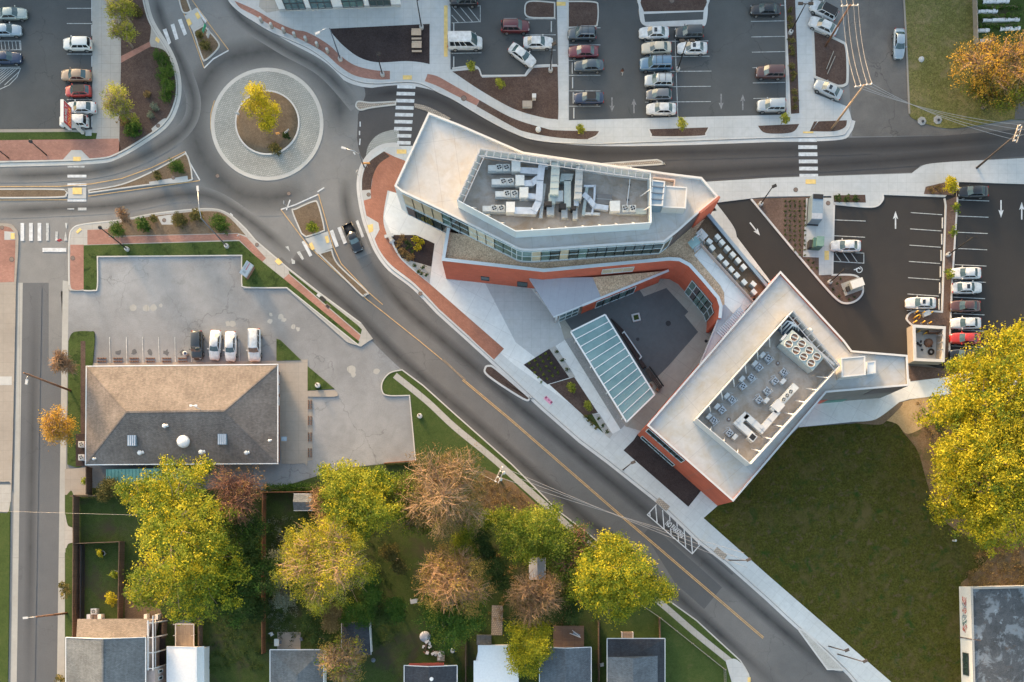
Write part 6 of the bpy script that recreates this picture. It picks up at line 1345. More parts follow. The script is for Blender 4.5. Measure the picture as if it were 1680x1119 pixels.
wood_pole(116, 641, 40, 612, 'leaning looking wooden pole with a street lamp on the grass west of the house', 0, R(70), (45, 627), 'pole_wood')
wood_pole(110, 1006, 60, 1011, 'wooden pole with a long lamp arm at the lower left pavement', 0, R(85), (43, 1013.5), 'pole_wood')
for P_ in ((1022, 771, 1036, 760, 'short dark lamp post on the pavement by the south wing bed'), (1195, 919, 1225, 918.5, 'dark pole on the pavement right of the hatched zone, end of the long wires'), (1359, 1060, 1386, 1068, 'shorter of two dark posts on the pavement near the lower gravel bed'), (1374, 1073, 1416, 1085.5, 'taller of two dark posts on the pavement near the lower gravel bed')): lamp_post(*P_, 'single', 'pole_dark', False)
u = empty('guy_post', (W(1368, 207).x, W(1368, 207).y, .1), 0, 'shorter bare wooden post beside the pale utility pole', 'post'); q = W(1399, 163, 8) - W(1368, 207); b = MB(); b.tube([(0, 0, 0), (q.x, q.y, 7.6)], [.14, .11], 8); part(b, 'shaft', 'pole_pale', u, True); b = MB(); b.lathe((q.x, q.y, 7.5), [(.14, 0), (.14, .2), (.05, .26)], 8); part(b, 'cap', 'iron_dark', u)
plain('wire', (.36, .34, .32), .6, .2, var=.1)
def wire(a, c, label, sag=.8, r=.03, group='overhead wires'):
    pts = []
    for i in range(13): t = i / 12; p = a.lerp(c, t); p.z -= sag * 4 * t * (1 - t); pts.append(p)
    b = MB(); b.tube(pts, r, 4); return tag(b.build('overhead_wire', MATS['wire']), label, 'wire', group)
SIDE = ['leftmost', 'second', 'third', 'rightmost']
for i in range(4): wire(E1[i], E2[i], 'overhead wire between the red brown and the pale utility pole, %s strand' % SIDE[i], r=.02)
for i in range(4): wire(E2[i], E3[3 - i], 'overhead wire from the pale pole to the dark right pole, %s' % ('uppermost', 'second from top', 'third from top', 'lowest')[3 - i], 1.2)
for i in range(2): wire(E3[1 + i], E3[1 + i] + Vector((16, 2 - 2 * i, 0)), 'overhead wire leaving the picture to the right, %s one' % ('upper', 'lower')[i], .2)
for i in range(3): wire(E1[i], E1[i] + Vector((-3 + .5 * i, 14, 0)), 'overhead wire leaving the top edge above the mulch island, %s' % ('leftmost', 'middle', 'rightmost')[i], .2)
for i in range(3): wire(E4[i + 1], W(1195, 919) + Vector((.2 * i - .2, 1.1 - 1.1 * i, 9.7)), 'long overhead wire crossing the diagonal road, %s' % ('lowest', 'middle', 'uppermost')[2 - i], 2.2)
wire(E4[0], W(758, 762, 8), 'short bright wire running from the footpath pole into the bare tree', .3)
wire(W(-20, 838, 7.5), W(262, 846, 9), 'thin wire crossing the left street into the broad yellow green tree', .5, r=.018)

# ------------------------------------------------------------------ signs
plain('sign_red', (.55, .035, .04), .4, var=.08, obj=False); plain('sign_dark_red', (.16, .012, .02), .4, var=.1); plain('sign_orange', (.95, .42, .12), .4, var=.1); plain('sign_green', (.02, .26, .14), .4, var=.1)
g = W(137, 219); u = empty('pylon_sign', (g.x, g.y, .12), 0, 'tall red and white shop sign on a white post beside the western lot', 'sign')
b = MB(); b.box((0, 0, 1.9), (.42, .42, 3.8)); part(b, 'post', 'coping_white', u); b = MB(); b.box((0, .2, 4.95), (.5, 3.6, 2.3)); part(b, 'cabinet', 'coping_white', u)
b = MB(); b.box((.262, .2, 4.95), (.02, 3.4, 2.1)); part(b, 'frame', 'sign_dark_red', u); b = MB(); b.box((.275, .2, 4.95), (.02, 3.2, 1.92)); part(b, 'face', 'sign_red', u)
MR = Matrix(((0, 0, 1, .29), (1, 0, 0, .2), (0, 1, 0, 0), (0, 0, 0, 1)))
text_obj('lettering', 'FAMILY', .98, MATS['coping_white'], Matrix.Translation((0, 0, 5.45)) @ MR @ Matrix.Diagonal((.86, 1, 1, 1)), u); text_obj('lettering', 'DOLLAR', .92, MATS['sign_orange'], Matrix.Translation((0, 0, 4.45)) @ MR @ Matrix.Diagonal((.80, 1, 1, 1)), u)
b = MB(); b.box((.9, 0, .02), (1., .9, .05)); part(b, 'footing', 'concrete', u)
g = W(412, 449); ang = math.atan2(18, 11); u = empty('monument_sign', (g.x, g.y, .15), ang, 'low brick monument sign with a tilted white panel on the grass corner', 'sign')
b = MB(); b.box((0, .12, .5), (2.2, .55, 1.0)); part(b, 'base', 'brick_wall_old', u); b = MB(); b.prism([(-1.15, .62, 2.2), (1.15, .62, 2.2), (1.15, -.35, 1.45), (-1.15, -.35, 1.45)], [(-1.15, .62, 1.6), (1.15, .62, 1.6), (1.15, -.3, 1.0), (-1.15, -.3, 1.0)]); part(b, 'panel', 'coping_white', u)
tl = math.atan2(.75, .97); MT = Matrix.Translation((.42, .16, 1.86)) @ Matrix.Rotation(tl, 4, 'X')
b = MB(); b.poly([MT @ Vector((x, y, .012)) for x, y in ((-1.2, -.25), (-.85, -.25), (-.85, .25), (-1.2, .25))]); part(b, 'emblem', 'unit_grey', u)
for i, yy in enumerate((.2, -.12)):
    b = MB()
    for j in range(7): b.poly([MT @ Vector((x, y, .012)) for x, y in ((-.6 + .18 * j, yy), (-.49 + .18 * j, yy), (-.49 + .18 * j, yy + .16), (-.6 + .18 * j, yy + .16))])
    part(b, 'lettering', 'sign_red' if i else 'unit_grey', u)
def sign_post(px, py, label, face, h=2.1, mat='sign_green', w=.6, ang=0., text=None, cat='sign'):
    g = W(px, py); u = empty('road_sign', (g.x, g.y, .1), ang, label, cat); b = MB(); b.tube([(0, 0, 0), (0, 0, h)], .035, 6); part(b, 'post', 'steel', u); b = MB(); b.box((0, 0, h - .15), (w, .06, face)); part(b, 'panel', mat, u); return u
u = sign_post(344, 62, 'green and white direction sign on the small island north of the roundabout', .6, 2.4, 'sign_green', 1.3, R(70)); b = MB(); b.box((-.05, -.3, 1.2), (1.1, .05, .9)); part(b, 'second_panel', 'coping_white', u)
sign_post(603, 275, 'bright orange roadwork sign at the rounded plaza corner', .5, 1.5, 'sign_orange', 1.3, R(3)); sign_post(459, 225, 'small orange sign on the roundabout island', .5, 1.2, 'sign_orange', .6, R(10))
u = sign_post(474, 222, 'black and white chevron sign on the roundabout island', .45, 1.3, 'coping_white', .9, R(40)); b = MB()
for x in (-.28, 0, .28): b.box((x, -.035, 1.15), (.12, .02, .42))
part(b, 'chevron', 'black', u)
sign_post(393, 192, 'small white sign at the left rim of the roundabout island', .5, 1.2, 'coping_white', .7, R(-10)); sign_post(109, 402, 'small red sign at the side street crossing', .6, 2.0, 'sign_red', .6, R(25)); sign_post(1333, 212, 'small cream sign beside the east crosswalk ramp', .5, 2.0, 'coping', .5, R(50)); sign_post(589, 290, 'small white sign at the kerb below the street light', .4, 1.8, 'coping_white', .5, R(60)); sign_post(600, 487, 'small white marker on the long splitter island tip', .4, 1.0, 'coping_white', .4, R(45)); sign_post(472, 342, 'white sign standing at the edge of the southern splitter island', .4, 2.2, 'steel', .5, R(80)); sign_post(394, 390, 'white hydrant sign beside the brick path bend', .3, 1.0, 'coping_white', .4, R(30)); sign_post(1645, 176, 'pale board standing on the dry field near the dark drive', .8, 2.2, 'pavement_tan', .9, R(60))
# flat pink message mat on the pavement
g = W(899.5, 657); ang = math.atan2(-(664 - 650), 907 - 892); u = empty('pavement_plaque', (g.x, g.y, .125), ang, 'pink rectangular plaque laid on the pavement beside the diagonal road', 'plaque'); b = MB(); plain('plaque_pink', (.62, .26, .36), .5, var=.15); plain('plaque_maroon', (.22, .05, .1), .5, var=.15); b.box((0, 0, .02), (1.55, .62, .03)); part(b, 'plate', 'plaque_pink', u)
for x, w_ in ((-.58, .3), (.6, .28), (.05, .2)): b = MB(); b.box((x, .08, .04), (w_, .34 if w_ > .2 else .14, .015)); part(b, 'mark', 'plaque_maroon', u)

# ------------------------------------------------------------------ small things on the ground
bo = empty('bollard', (0, 0, 0)); b = MB(); b.lathe((0, 0, 0), [(.26, 0), (.26, .85), (.22, .98), (.1, 1.04)], 16); part(b, 'shaft', 'pavement_old', bo, True); b = MB(); b.lathe((0, 0, 1.02), [(.24, -.06), (.22, .02), (.08, .06)], 16); part(b, 'cap', 'pavement', bo, True)
for i, ((px, py), s) in enumerate(zip([(430, 37), (447, 46), (467, 54), (484.5, 61), (503, 68), (521.5, 77), (538.5, 87)], ['nearest the top left', 'second from the top left', 'third from the top left', 'middle of the seven', 'third from the lamp post', 'second from the lamp post', 'nearest the curved arm lamp post'])):
    o = bo if i == 0 else copy_tree(bo); p = W(px, py); o.location = (p.x, p.y, .13); tag(o, 'pale concrete bollard on the curved brick strip, ' + s, 'bollard', 'bollards on the brick strip')
yb = empty('bollard', (0, 0, 0)); plain('bollard_yellow', (.72, .42, .05), .5, var=.1); b = MB(); b.tube([(0, 0, 0), (0, 0, 1.1)], .1, 10); b.lathe((0, 0, 1.1), [(.1, 0), (.06, .06)], 10); part(b, 'pipe', 'bollard_yellow', yb, True); b = MB(); b.lathe((0, 0, 0), [(.18, 0), (.16, .08)], 12); part(b, 'collar', 'concrete', yb)
for i, ((px, py), s) in enumerate(zip([(1500, 514), (1511, 515), (1524, 515), (1498, 530), (1511, 530.5), (1522, 531.5), (1503, 546), (1514, 549)], ['upper left', 'upper middle', 'upper right', 'lower left', 'lower middle', 'lower right', 'inside the enclosure, left', 'inside the enclosure, right'])):
    o = yb if i == 0 else copy_tree(yb); p = W(px, py); o.location = (p.x, p.y, .13); tag(o, 'yellow pipe bollard by the rounded mulch island end, ' + s, 'bollard', 'yellow bollards at the refuse enclosure')
u = empty('pipe_bend', (W(1503, 521).x, W(1503, 521).y, .13), 0, 'yellow bent pipe standing among the yellow bollards', 'pipe'); b = MB(); b.tube([(-.5, -.2, 0), (-.3, 0, .6), (0, .2, .8), (.35, .1, .6), (.4, -.2, 0)], .1, 8); part(b, 'pipe', 'bollard_yellow', u, True); b = MB(); b.box((1.4, .5, .35), (1.2, .8, .6), .4); part(b, 'wrapped_valve', 'unit_white', u)
u = empty('rubble_heap', (W(1522, 563).x, W(1522, 563).y, .15), 0, 'rusty brown heap on the floor of the refuse enclosure', 'rubble'); b = MB(); random.seed(3)
b.lathe((0, 0, 0), [(.75, 0), (.68, .3), (.45, .55), (.15, .62)], 9); part(b, 'heap', 'rust', u); b = MB()
for i in range(10): b.box((random.uniform(-1.9, .9), random.uniform(-1.2, .2), .12), (.35, .22, .2), random.uniform(0, 3))
part(b, 'debris', 'iron_dark', u)
u = empty('tyre', (W(1526, 578).x, W(1526, 578).y, .15), 0, 'dark tyre lying in the lower corner of the refuse enclosure', 'tyre'); b = MB(); b.lathe((0, 0, .02), [(.5, 0), (.56, .12), (.5, .26), (.26, .26), (.24, .02)], 16); part(b, 'rubber', 'tyre', u, True); b = MB(); b.cyl((0, 0, .03), .23, .12, 12); part(b, 'rim', 'rim', u)
u = empty('rusty_tank', (W(1528, 545).x, W(1528, 545).y, .15), 0, 'long rusty brown bin along the back wall of the refuse enclosure', 'bin'); b = MB(); b.box((0, 0, .65), (2.2, .8, 1.1)); part(b, 'body', 'rust', u); b = MB(); b.box((0, .05, 1.24), (2.3, .9, .08)); part(b, 'lid', 'iron', u)
# generator, transformer, pad mounted cabinet
u = empty('generator', (W(1333, 349).x, W(1333, 349).y, .145), R(-3), 'large slate blue standby generator on the concrete pad', 'generator'); b = MB(); b.box((0, 0, 1.1), (1.75, 4.1, 1.9)); part(b, 'housing', 'louver_blue', u)
b = MB(); b.box((0, 0, .1), (1.9, 4.4, .2)); part(b, 'base', 'iron_dark', u); b = MB(); b.box((0, 1.65, 2.08), (1.6, .75, .08)); part(b, 'exhaust_grille', 'black', u); b = MB()
for y in (-1.2, -.4, .4): b.box((.88, y, 1.1), (.04, .7, 1.4))
part(b, 'door', 'steel_dark', u); b = MB(); b.box((0, -1.5, 2.07), (1.7, .9, .06)); part(b, 'roof_cap', 'steel', u)
u = empty('transformer_box', (W(1336, 404).x, W(1336, 404).y, .145), R(-4), 'dark green pad mounted transformer below the generator', 'transformer'); plain('green_box', (.06, .13, .105), .45, var=.1); plain('green_pale', (.14, .24, .2), .45, var=.1); b = MB(); b.box((0, 0, .75), (1.5, 1.5, 1.4)); part(b, 'tank', 'green_box', u)
b = MB(); b.box((.35, .2, 1.5), (1.2, 1.6, .1)); part(b, 'lid', 'green_pale', u); b = MB(); b.box((-1.0, -.1, .6), (.55, 1.2, 1.1)); part(b, 'radiator', 'iron_dark', u)
u = empty('switch_cabinet', (W(1397, 471).x, W(1397, 471).y, .13), R(20), 'grey green utility cabinet on a concrete slab in the rounded mulch island', 'cabinet'); b = MB(); b.box((0, 0, .08), (3.2, 2.1, .16)); part(b, 'slab', 'gutter', u); b = MB(); b.box((.35, 0, .75), (2.0, 1.2, 1.2)); part(b, 'casing', 'unit_green', u); b = MB(); b.box((.35, 0, 1.38), (2.1, 1.3, .06)); part(b, 'lid', 'unit_white', u); b = MB(); b.box((-.95, -.2, .4), (.5, .8, .5)); part(b, 'meter_box', 'iron_dark', u)
# picnic tables
pt = empty('picnic_table', (0, 0, 0)); plain('table_wood', (.48, .36, .26), .6, var=.15, scale=4); b = MB()
for i in range(3): b.box((0, .27 - .27 * i, .74), (1.6, .25, .05))
part(b, 'table_top', 'table_wood', pt)
for y in (.75, -.75): b = MB(); b.box((0, y, .45), (1.6, .3, .05)); part(b, 'bench', 'table_wood', pt)
for x in (-.6, .6): b = MB(); b.beam((x, -.75, .42), (x, .75, .42), .08); b.beam((x, -.5, 0), (x, -.2, .72), .08); b.beam((x, .5, 0), (x, .2, .72), .08); part(b, 'frame', 'iron_dark', pt)
for i, (px, py, s) in enumerate(((684, 59.5, 'upper'), (684.5, 80, 'lower'))):
    o = pt if i == 0 else copy_tree(pt); p = W(px, py); o.location = (p.x, p.y, .13); tag(o, s + ' of two pale wood picnic tables on the dark bed', 'table', 'picnic tables')
# benches, planter and rack
u = empty('stone_bench', (W(639, 389).x, W(639, 389).y, .14), R(12), 'pale stone bench at the upper corner of the shrub bed', 'bench'); b = MB(); b.box((0, 0, .45), (1.5, .5, .12)); part(b, 'seat', 'pavement', u); b = MB()
for x in (-.5, .5): b.box((x, 0, .2), (.25, .4, .4))
part(b, 'legs', 'pavement_old', u)
u = empty('bike_rack', (W(643.5, 397).x, W(643.5, 397).y, .14), R(30), 'white looped bike rack at the edge of the shrub bed', 'bike rack'); b = MB(); b.tube([(-.35, 0, 0), (-.35, 0, .6), (-.15, 0, .85), (.15, 0, .85), (.35, 0, .6), (.35, .1, .3), (.1, .1, .25)], .05, 8); part(b, 'hoop', 'coping_white', u, True); b = MB(); b.box((0, 0, .02), (.9, .3, .04)); part(b, 'base_plate', 'steel', u)
u = empty('square_planter', (W(1043, 522).x, W(1043, 522).y, .15), R(13), 'square white edged planter set in the dark courtyard paving', 'planter'); b = MB(); q = [(-.65, -.65), (.65, -.65), (.65, .65), (-.65, .65)]; b.wall(inset(q, .12), .24, 0, .35, True); part(b, 'rim', 'pavement', u); b = MB(); b.box((0, 0, .12), (.9, .9, .2)); part(b, 'soil', 'grass_yard', u)
u = empty('garden_trough', (W(1026, 560).x, W(1026, 560).y, .15), 0, 'long dark planting trough with a white rim beside the pergola', 'planter'); P = [W(*p) - W(1026, 560) for p in ((1002, 524), (1011, 532), (1025, 546), (1050, 590), (1060, 603), (1054, 606), (1020, 552))]; b = MB(); b.slab([(p.x, p.y) for p in P], 0, .5); part(b, 'soil', 'mulch_dark', u); P2 = [W(*p) - W(1026, 560) for p in ((1020, 549), (1023, 546), (1051, 587), (1048, 591))]; b = MB(); b.wall([(p.x, p.y) for p in P2], .18, 0, .62); part(b, 'rim', 'coping', u)
u = empty('courtyard_bench', (W(1072, 622).x, W(1072, 622).y, .15), math.atan2(-(640 - 605), 1083 - 1058) , 'dark slatted bench and rail beside the lower end of the pergola', 'bench'); b = MB()
for y in (-.35, -.1, .15): b.box((0, y, .48), (4.0, .2, .06))
part(b, 'seat', 'pole_dark', u); b = MB(); b.box((0, .38, .9), (4.0, .1, .5)); part(b, 'backrest', 'black', u)
for x in (-1.6, 0, 1.6): b = MB(); b.box((x, 0, .22), (.12, .8, .44)); part(b, 'leg', 'iron_dark', u)
for i, (px, py, s) in enumerate(((1066, 634, 'nearer the pergola'), (1078, 640, 'nearer the south wing'))):
    u = empty('stool', (W(px, py).x, W(px, py).y, .15), R(35 + 9 * i), 'small dark cube stool by the courtyard bench, ' + s, 'stool', 'courtyard stools'); b = MB(); b.box((0, 0, .42), (.6, .6, .08)); part(b, 'seat', 'pole_wood', u); b = MB(); b.box((0, 0, .19), (.45, .45, .38)); part(b, 'base', 'black', u)
u = empty('garden_stone', (W(840 + 33, 162).x, W(873, 162).y, .13), 0, 'pale utility box lid on the mulch bed of the small lot', 'utility box'); p = W(865, 174) - W(873, 162); b = MB(); b.box((p.x, p.y, .25), (1.55, .95, .5)); part(b, 'box', 'pavement', u); b = MB(); b.box((p.x, p.y, .53), (1.6, 1.0, .05)); part(b, 'lid', 'pavement_tan', u)
u = empty('pedestal', (W(876, 163).x, W(876, 163).y, .13), 0, 'small white pedestal box above the pale utility box', 'utility box'); b = MB(); b.box((0, 0, .45), (.6, .6, .9)); part(b, 'box', 'coping_white', u); b = MB(); b.box((0, 0, .93), (.66, .66, .06)); part(b, 'cap', 'coping_white', u)
u = empty('pedestal', (W(883, 214).x, W(883, 214).y, .13), 0, 'rounded cream box on the roadside mulch strip', 'utility box'); b = MB(); b.lathe((0, 0, 0), [(.46, 0), (.46, .3), (.36, .4), (.1, .42)], 8); part(b, 'box', 'coping', u); b = MB(); b.cyl((0, 0, .42), .2, .04, 10); part(b, 'cap', 'unit_white', u)
# white parking bumpers
bp = MB(); bp.prism([(-.06, -.85, .13), (.06, -.85, .13), (.06, .85, .13), (-.06, .85, .13)], [(-.1, -.9, 0), (.1, -.9, 0), (.1, .9, 0), (-.1, .9, 0)]); bme = bp.build('wheel_stop', MATS['pavement'], mesh_only=True)
def stops(L, lab, grp, rz=0, mat=None):
    for (px, py), s in L:
        o = bpy.data.objects.new('wheel_stop', bme); COL.objects.link(o); p = W(px, py); o.location = (p.x, p.y, .012); o.rotation_euler = (0, 0, rz); tag(o, lab % s, 'wheel stop', grp)
        if mat: o.material_slots[0].link = 'OBJECT'; o.material_slots[0].material = MATS[mat]
stops([((151.2, 9), 'at the top edge'), ((151.2, 26), 'second from the top'), ((151.2, 50), 'above the cream suv'), ((151.2, 101), 'above the tan saloon'), ((151.2, 176), 'at the white sedan'), ((151.2, 200), 'beneath the red sign')], 'white wheel stop on the right side of the western lot, %s', 'wheel stops west lot')
stops([((939, 112), 'by the slate sedan'), ((939.5, 136), 'in the empty bay'), ((940.5, 161), 'by the midnight blue sedan'), ((941.5, 186), 'in the lowest bay')], 'white wheel stop along the central walkway, %s', 'wheel stops at the central walkway')
stops([((904.5, 44), 'above the level white sedan'), ((905, 96), 'by the lamp post'), ((744.5, 47), 'below the striped zone'), ((744.5, 102), 'below the white van')], 'white wheel stop in the small lot, %s', 'wheel stops small lot')
stops([((1546 - i * 1.1, 366 + 26.7 * i), s) for i, s in enumerate(('uppermost', 'second from top', 'third from top', 'third from bottom', 'second from bottom', 'lowest'))], 'pale wheel stop along the reddish median, %s', 'wheel stops at the median')
rs = MB()
for i in range(4): rs.box((0, -.6 + .4 * i, .08), (.16, .26, .16))
rs.cur = 1
for i in range(3): rs.box((0, -.4 + .4 * i, .05), (.1, .16, .1))
rme = rs.build('wheel_stop', [MATS['rust'], MATS['iron_dark']], mesh_only=True)
LN = ['first from the west', 'second from the west', 'third from the west', 'fourth from the west', 'fifth from the west', 'beside the charcoal car']
for i in range(6):
    for j, y in enumerate((588, 593)):
        o = bpy.data.objects.new('wheel_stop', rme); COL.objects.link(o); p = W(167 + 26.6 * i, y); o.location = (p.x, p.y, .015); o.rotation_euler = (0, 0, R(90)); tag(o, 'rusty segmented wheel stop north of the brick house, %s row, %s' % ('upper' if j == 0 else 'lower', LN[i]), 'wheel stop', 'wheel stops north of the brick house')
for i, y in enumerate((664, 690, 717, 743)):
    for j, x in enumerate((506.5, 510.5)):
        o = bpy.data.objects.new('wheel_stop', rme); COL.objects.link(o); p = W(x, y); o.location = (p.x, p.y, .03); tag(o, 'rusty segmented wheel stop east of the brick house, %s column, %s' % (('left', 'right')[j], ('uppermost', 'second from top', 'second from bottom', 'lowest')[i]), 'wheel stop', 'wheel stops east of the brick house')
u = empty('litter_bin', (W(307, 582).x, W(307, 582).y, .06), 0, 'round blue and white bin beside the charcoal car', 'bin'); b = MB(); b.lathe((0, 0, 0), [(.3, 0), (.36, .8), (.38, .85), (.3, .9)], 14); part(b, 'drum', 'coping_white', u, True); b = MB(); b.lathe((.04, 0, .88), [(.24, 0), (.2, .1), (.06, .12)], 12); part(b, 'lid', 'paint_navy', u)
u = empty('storm_drain', (W(530, 491).x, W(530, 491).y, .12), R(-42), 'black storm drain inlet in the kerb of the southern approach', 'drain'); b = MB(); b.box((0, 0, .02), (.9, .6, .06)); part(b, 'inlet', 'black', u); b = MB(); b.box((-.9, 0, .02), (.6, .5, .08)); part(b, 'lid', 'pavement', u)
u = empty('storm_drain', (W(538, 503).x, W(538, 503).y, .13), R(-42), 'dark square grate in the grass strip beside the brick path', 'drain'); b = MB(); b.box((0, 0, .01), (.55, .4, .05)); part(b, 'grate', 'black', u); b = MB(); b.box((0, 0, -.01), (.8, .6, .04)); part(b, 'frame', 'iron', u)
ac = empty('air_conditioner', (0, 0, 0)); b = MB(); b.box((0, 0, .45), (.95, .95, .85)); part(b, 'casing', 'coping_white', ac); b = MB(); fan_mesh(b, (0, 0, .87), .38, .06); part(b, 'fan', ('unit_white', 'black', 'unit_grey'), ac)
for i, (px, py, s) in enumerate(((136, 729.5, 'upper'), (136, 751, 'lower'))):
    o = ac if i == 0 else copy_tree(ac); p = W(px, py, .5); o.location = (p.x, p.y, .15); tag(o, s + ' white air conditioner in the niche west of the brick house', 'air conditioner', 'air conditioners at the brick house')
for i, (px, py, s) in enumerate(((672 / 4 - 5, 999.5, 'beside the porch steps of the pink house'), )):
    o = copy_tree(ac); p = W(156, 1003, .5); o.location = (p.x, p.y, .1); tag(o, 'grey white air conditioner ' + s, 'air conditioner')
# lamp bases on the grass
for i, (px, py, s) in enumerate(((522, 633, 'small grass triangle right of the brick house'), (689, 683, 'grass verge right of the old lot'))):
    u = empty('lamp_footing', (W(px, py).x, W(px, py).y, .12), 0, 'round concrete lamp footing on the ' + s, 'footing', 'lamp footings'); b = MB(); b.lathe((0, 0, 0), [(.42, 0), (.42, .35), (.36, .4)], 16); part(b, 'block', 'pavement', u); b = MB(); b.tube([(-.02, .02, .4), (-.12, .14, 1.0)], .09, 8); part(b, 'stub', 'iron', u)
# ------------------------------------------------------------------ pedestrian
def person(px, py, rz, label):
    g = W(px, py); u = empty('person', (g.x, g.y, .012), rz, label, 'person'); plain('skin', (.26, .15, .1), .6, var=.08); plain('hair', (.014, .01, .009), .7, var=.2); plain('jacket', (.10, .04, .028), .8, var=.15); plain('trousers', (.55, .53, .48), .8, var=.08); plain('shoes', (.04, .04, .045), .6, var=.1)
    J = {'pel': (0, 0, .92, .15), 'wst': (.01, 0, 1.08, .13), 'chs': (.02, 0, 1.28, .155), 'nek': (.03, 0, 1.46, .06), 'hd0': (.04, 0, 1.56, .085), 'hd1': (.045, 0, 1.66, .095), 'hd2': (.04, 0, 1.74, .06)}
    for s_, n in ((1, 'l'), (-1, 'r')):
        f = .2 * s_; J.update({n + 'hip': (0, .1 * s_, .88, .095), n + 'kne': (.12 * s_ + .04, .1 * s_, .48, .065), n + 'ank': (.2 * s_ - .04, .1 * s_, .09, .042), n + 'toe': (.2 * s_ + .12, .11 * s_, .04, .036), n + 'sho': (.02, .2 * s_, 1.40, .065), n + 'elb': (-.1 * s_, .26 * s_, 1.12, .046), n + 'wri': (-.14 * s_ + .12, .25 * s_, .9, .032), n + 'pal': (-.15 * s_ + .15, .25 * s_, .84, .036)})
    ed = [('pel', 'wst'), ('wst', 'chs'), ('chs', 'nek'), ('nek', 'hd0'), ('hd0', 'hd1'), ('hd1', 'hd2')]
    for n in 'lr':
        ed += [('pel', n + 'hip'), (n + 'hip', n + 'kne'), (n + 'kne', n + 'ank'), (n + 'ank', n + 'toe'), ('chs', n + 'sho'), (n + 'sho', n + 'elb'), (n + 'elb', n + 'wri'), (n + 'wri', n + 'pal')]
        x, y, z, _ = J[n + 'pal']
        for i in range(5): J['%sf%d' % (n, i)] = (x + (.02, .035, .015, -.005, -.025)[i] * 1.2, y + (.03 if i == 0 else 0) * (1 if n == 'r' else -1), z - (.05, .1, .11, .1, .08)[i], .009); ed.append((n + 'pal', '%sf%d' % (n, i)))
    names = list(J); me = bpy.data.meshes.new('body'); me.from_pydata([J[k][:3] for k in names], [(names.index(a), names.index(c)) for a, c in ed], [])
    o = bpy.data.objects.new('body', me); COL.objects.link(o); md = o.modifiers.new('skin', 'SKIN'); sk = me.skin_vertices[0] if me.skin_vertices else me.attributes and None
    if not me.skin_vertices:
        bm = bmesh.new(); bm.from_mesh(me); bm.verts.layers.skin.verify(); bm.to_mesh(me); bm.free()
    for i, k in enumerate(names): r = J[k][3]; me.skin_vertices[0].data[i].radius = (r, r); me.skin_vertices[0].data[i].use_root = k == 'pel'
    o.modifiers.new('sub', 'SUBSURF').levels = 1; dg = bpy.context.evaluated_depsgraph_get(); dg.update()
    body = bpy.data.meshes.new_from_object(o.evaluated_get(dg)); bpy.data.objects.remove(o)
    body.materials.clear()
    for m_ in ('skin', 'jacket', 'trousers', 'shoes'): body.materials.append(MATS[m_])
    for p in body.polygons:
        z = p.center.z; y = abs(p.center.y); p.use_smooth = True
        p.material_index = 3 if z < .11 else (2 if z < .95 and y < .2 else (1 if z < 1.47 and z > .91 else 0))
    o = bpy.data.objects.new('body', body); COL.objects.link(o); o.parent = u
    b = MB(); b.lathe((.02, 0, 1.5), [(.09, 0), (.115, .1), (.12, .18), (.09, .25), (.03, .285)], 14); h = part(b, 'hair', 'hair', u, True)
    b = MB(); b.box((.135, 0, 1.63), (.03, .03, .05)); b.box((.13, .035, 1.665), (.02, .025, .012)); b.box((.13, -.035, 1.665), (.02, .025, .012)); b.box((.13, 0, 1.585), (.02, .05, .012)); part(b, 'face', 'skin', u); return u
person(1019.5, 123, R(-90), 'person with dark hair in a brown jacket and pale trousers walking between the rows')
# ------------------------------------------------------------------ trees and shrubs
leafmat('leaf_yellow', (.19, .185, .012), (.42, .365, .016), (.61, .51, .03), .4)
leafmat('leaf_yellowgreen', (.065, .115, .012), (.155, .21, .018), (.35, .345, .03), .4)
leafmat('leaf_lime', (.12, .155, .02), (.26, .28, .035), (.42, .41, .06), .4)
leafmat('leaf_olive', (.07, .07, .02), (.13, .115, .03), (.21, .17, .05), .3)
leafmat('leaf_green', (.03, .075, .01), (.06, .125, .016), (.11, .18, .025), .35)
leafmat('leaf_dark', (.02, .042, .009), (.04, .072, .014), (.07, .105, .022), .3)
leafmat('leaf_orange', (.28, .15, .02), (.48, .28, .03), (.6, .38, .05), .35)
leafmat('leaf_tan', (.13, .08, .032), (.22, .145, .055), (.3, .21, .08), .3)
leafmat('leaf_bud', (.16, .1, .03), (.29, .19, .045), (.38, .29, .06), .3)
leafmat('leaf_grey', (.10, .12, .08), (.17, .19, .13), (.26, .28, .2), .25)
plain('bark', (.2, .155, .115), .9, var=.25, scale=3); plain('bark_tan', (.24, .145, .08), .85, var=.22, scale=2); plain('bark_red', (.16, .075, .048), .85, var=.25, scale=2); plain('bark_pale', (.28, .185, .11), .85, var=.2, scale=2)
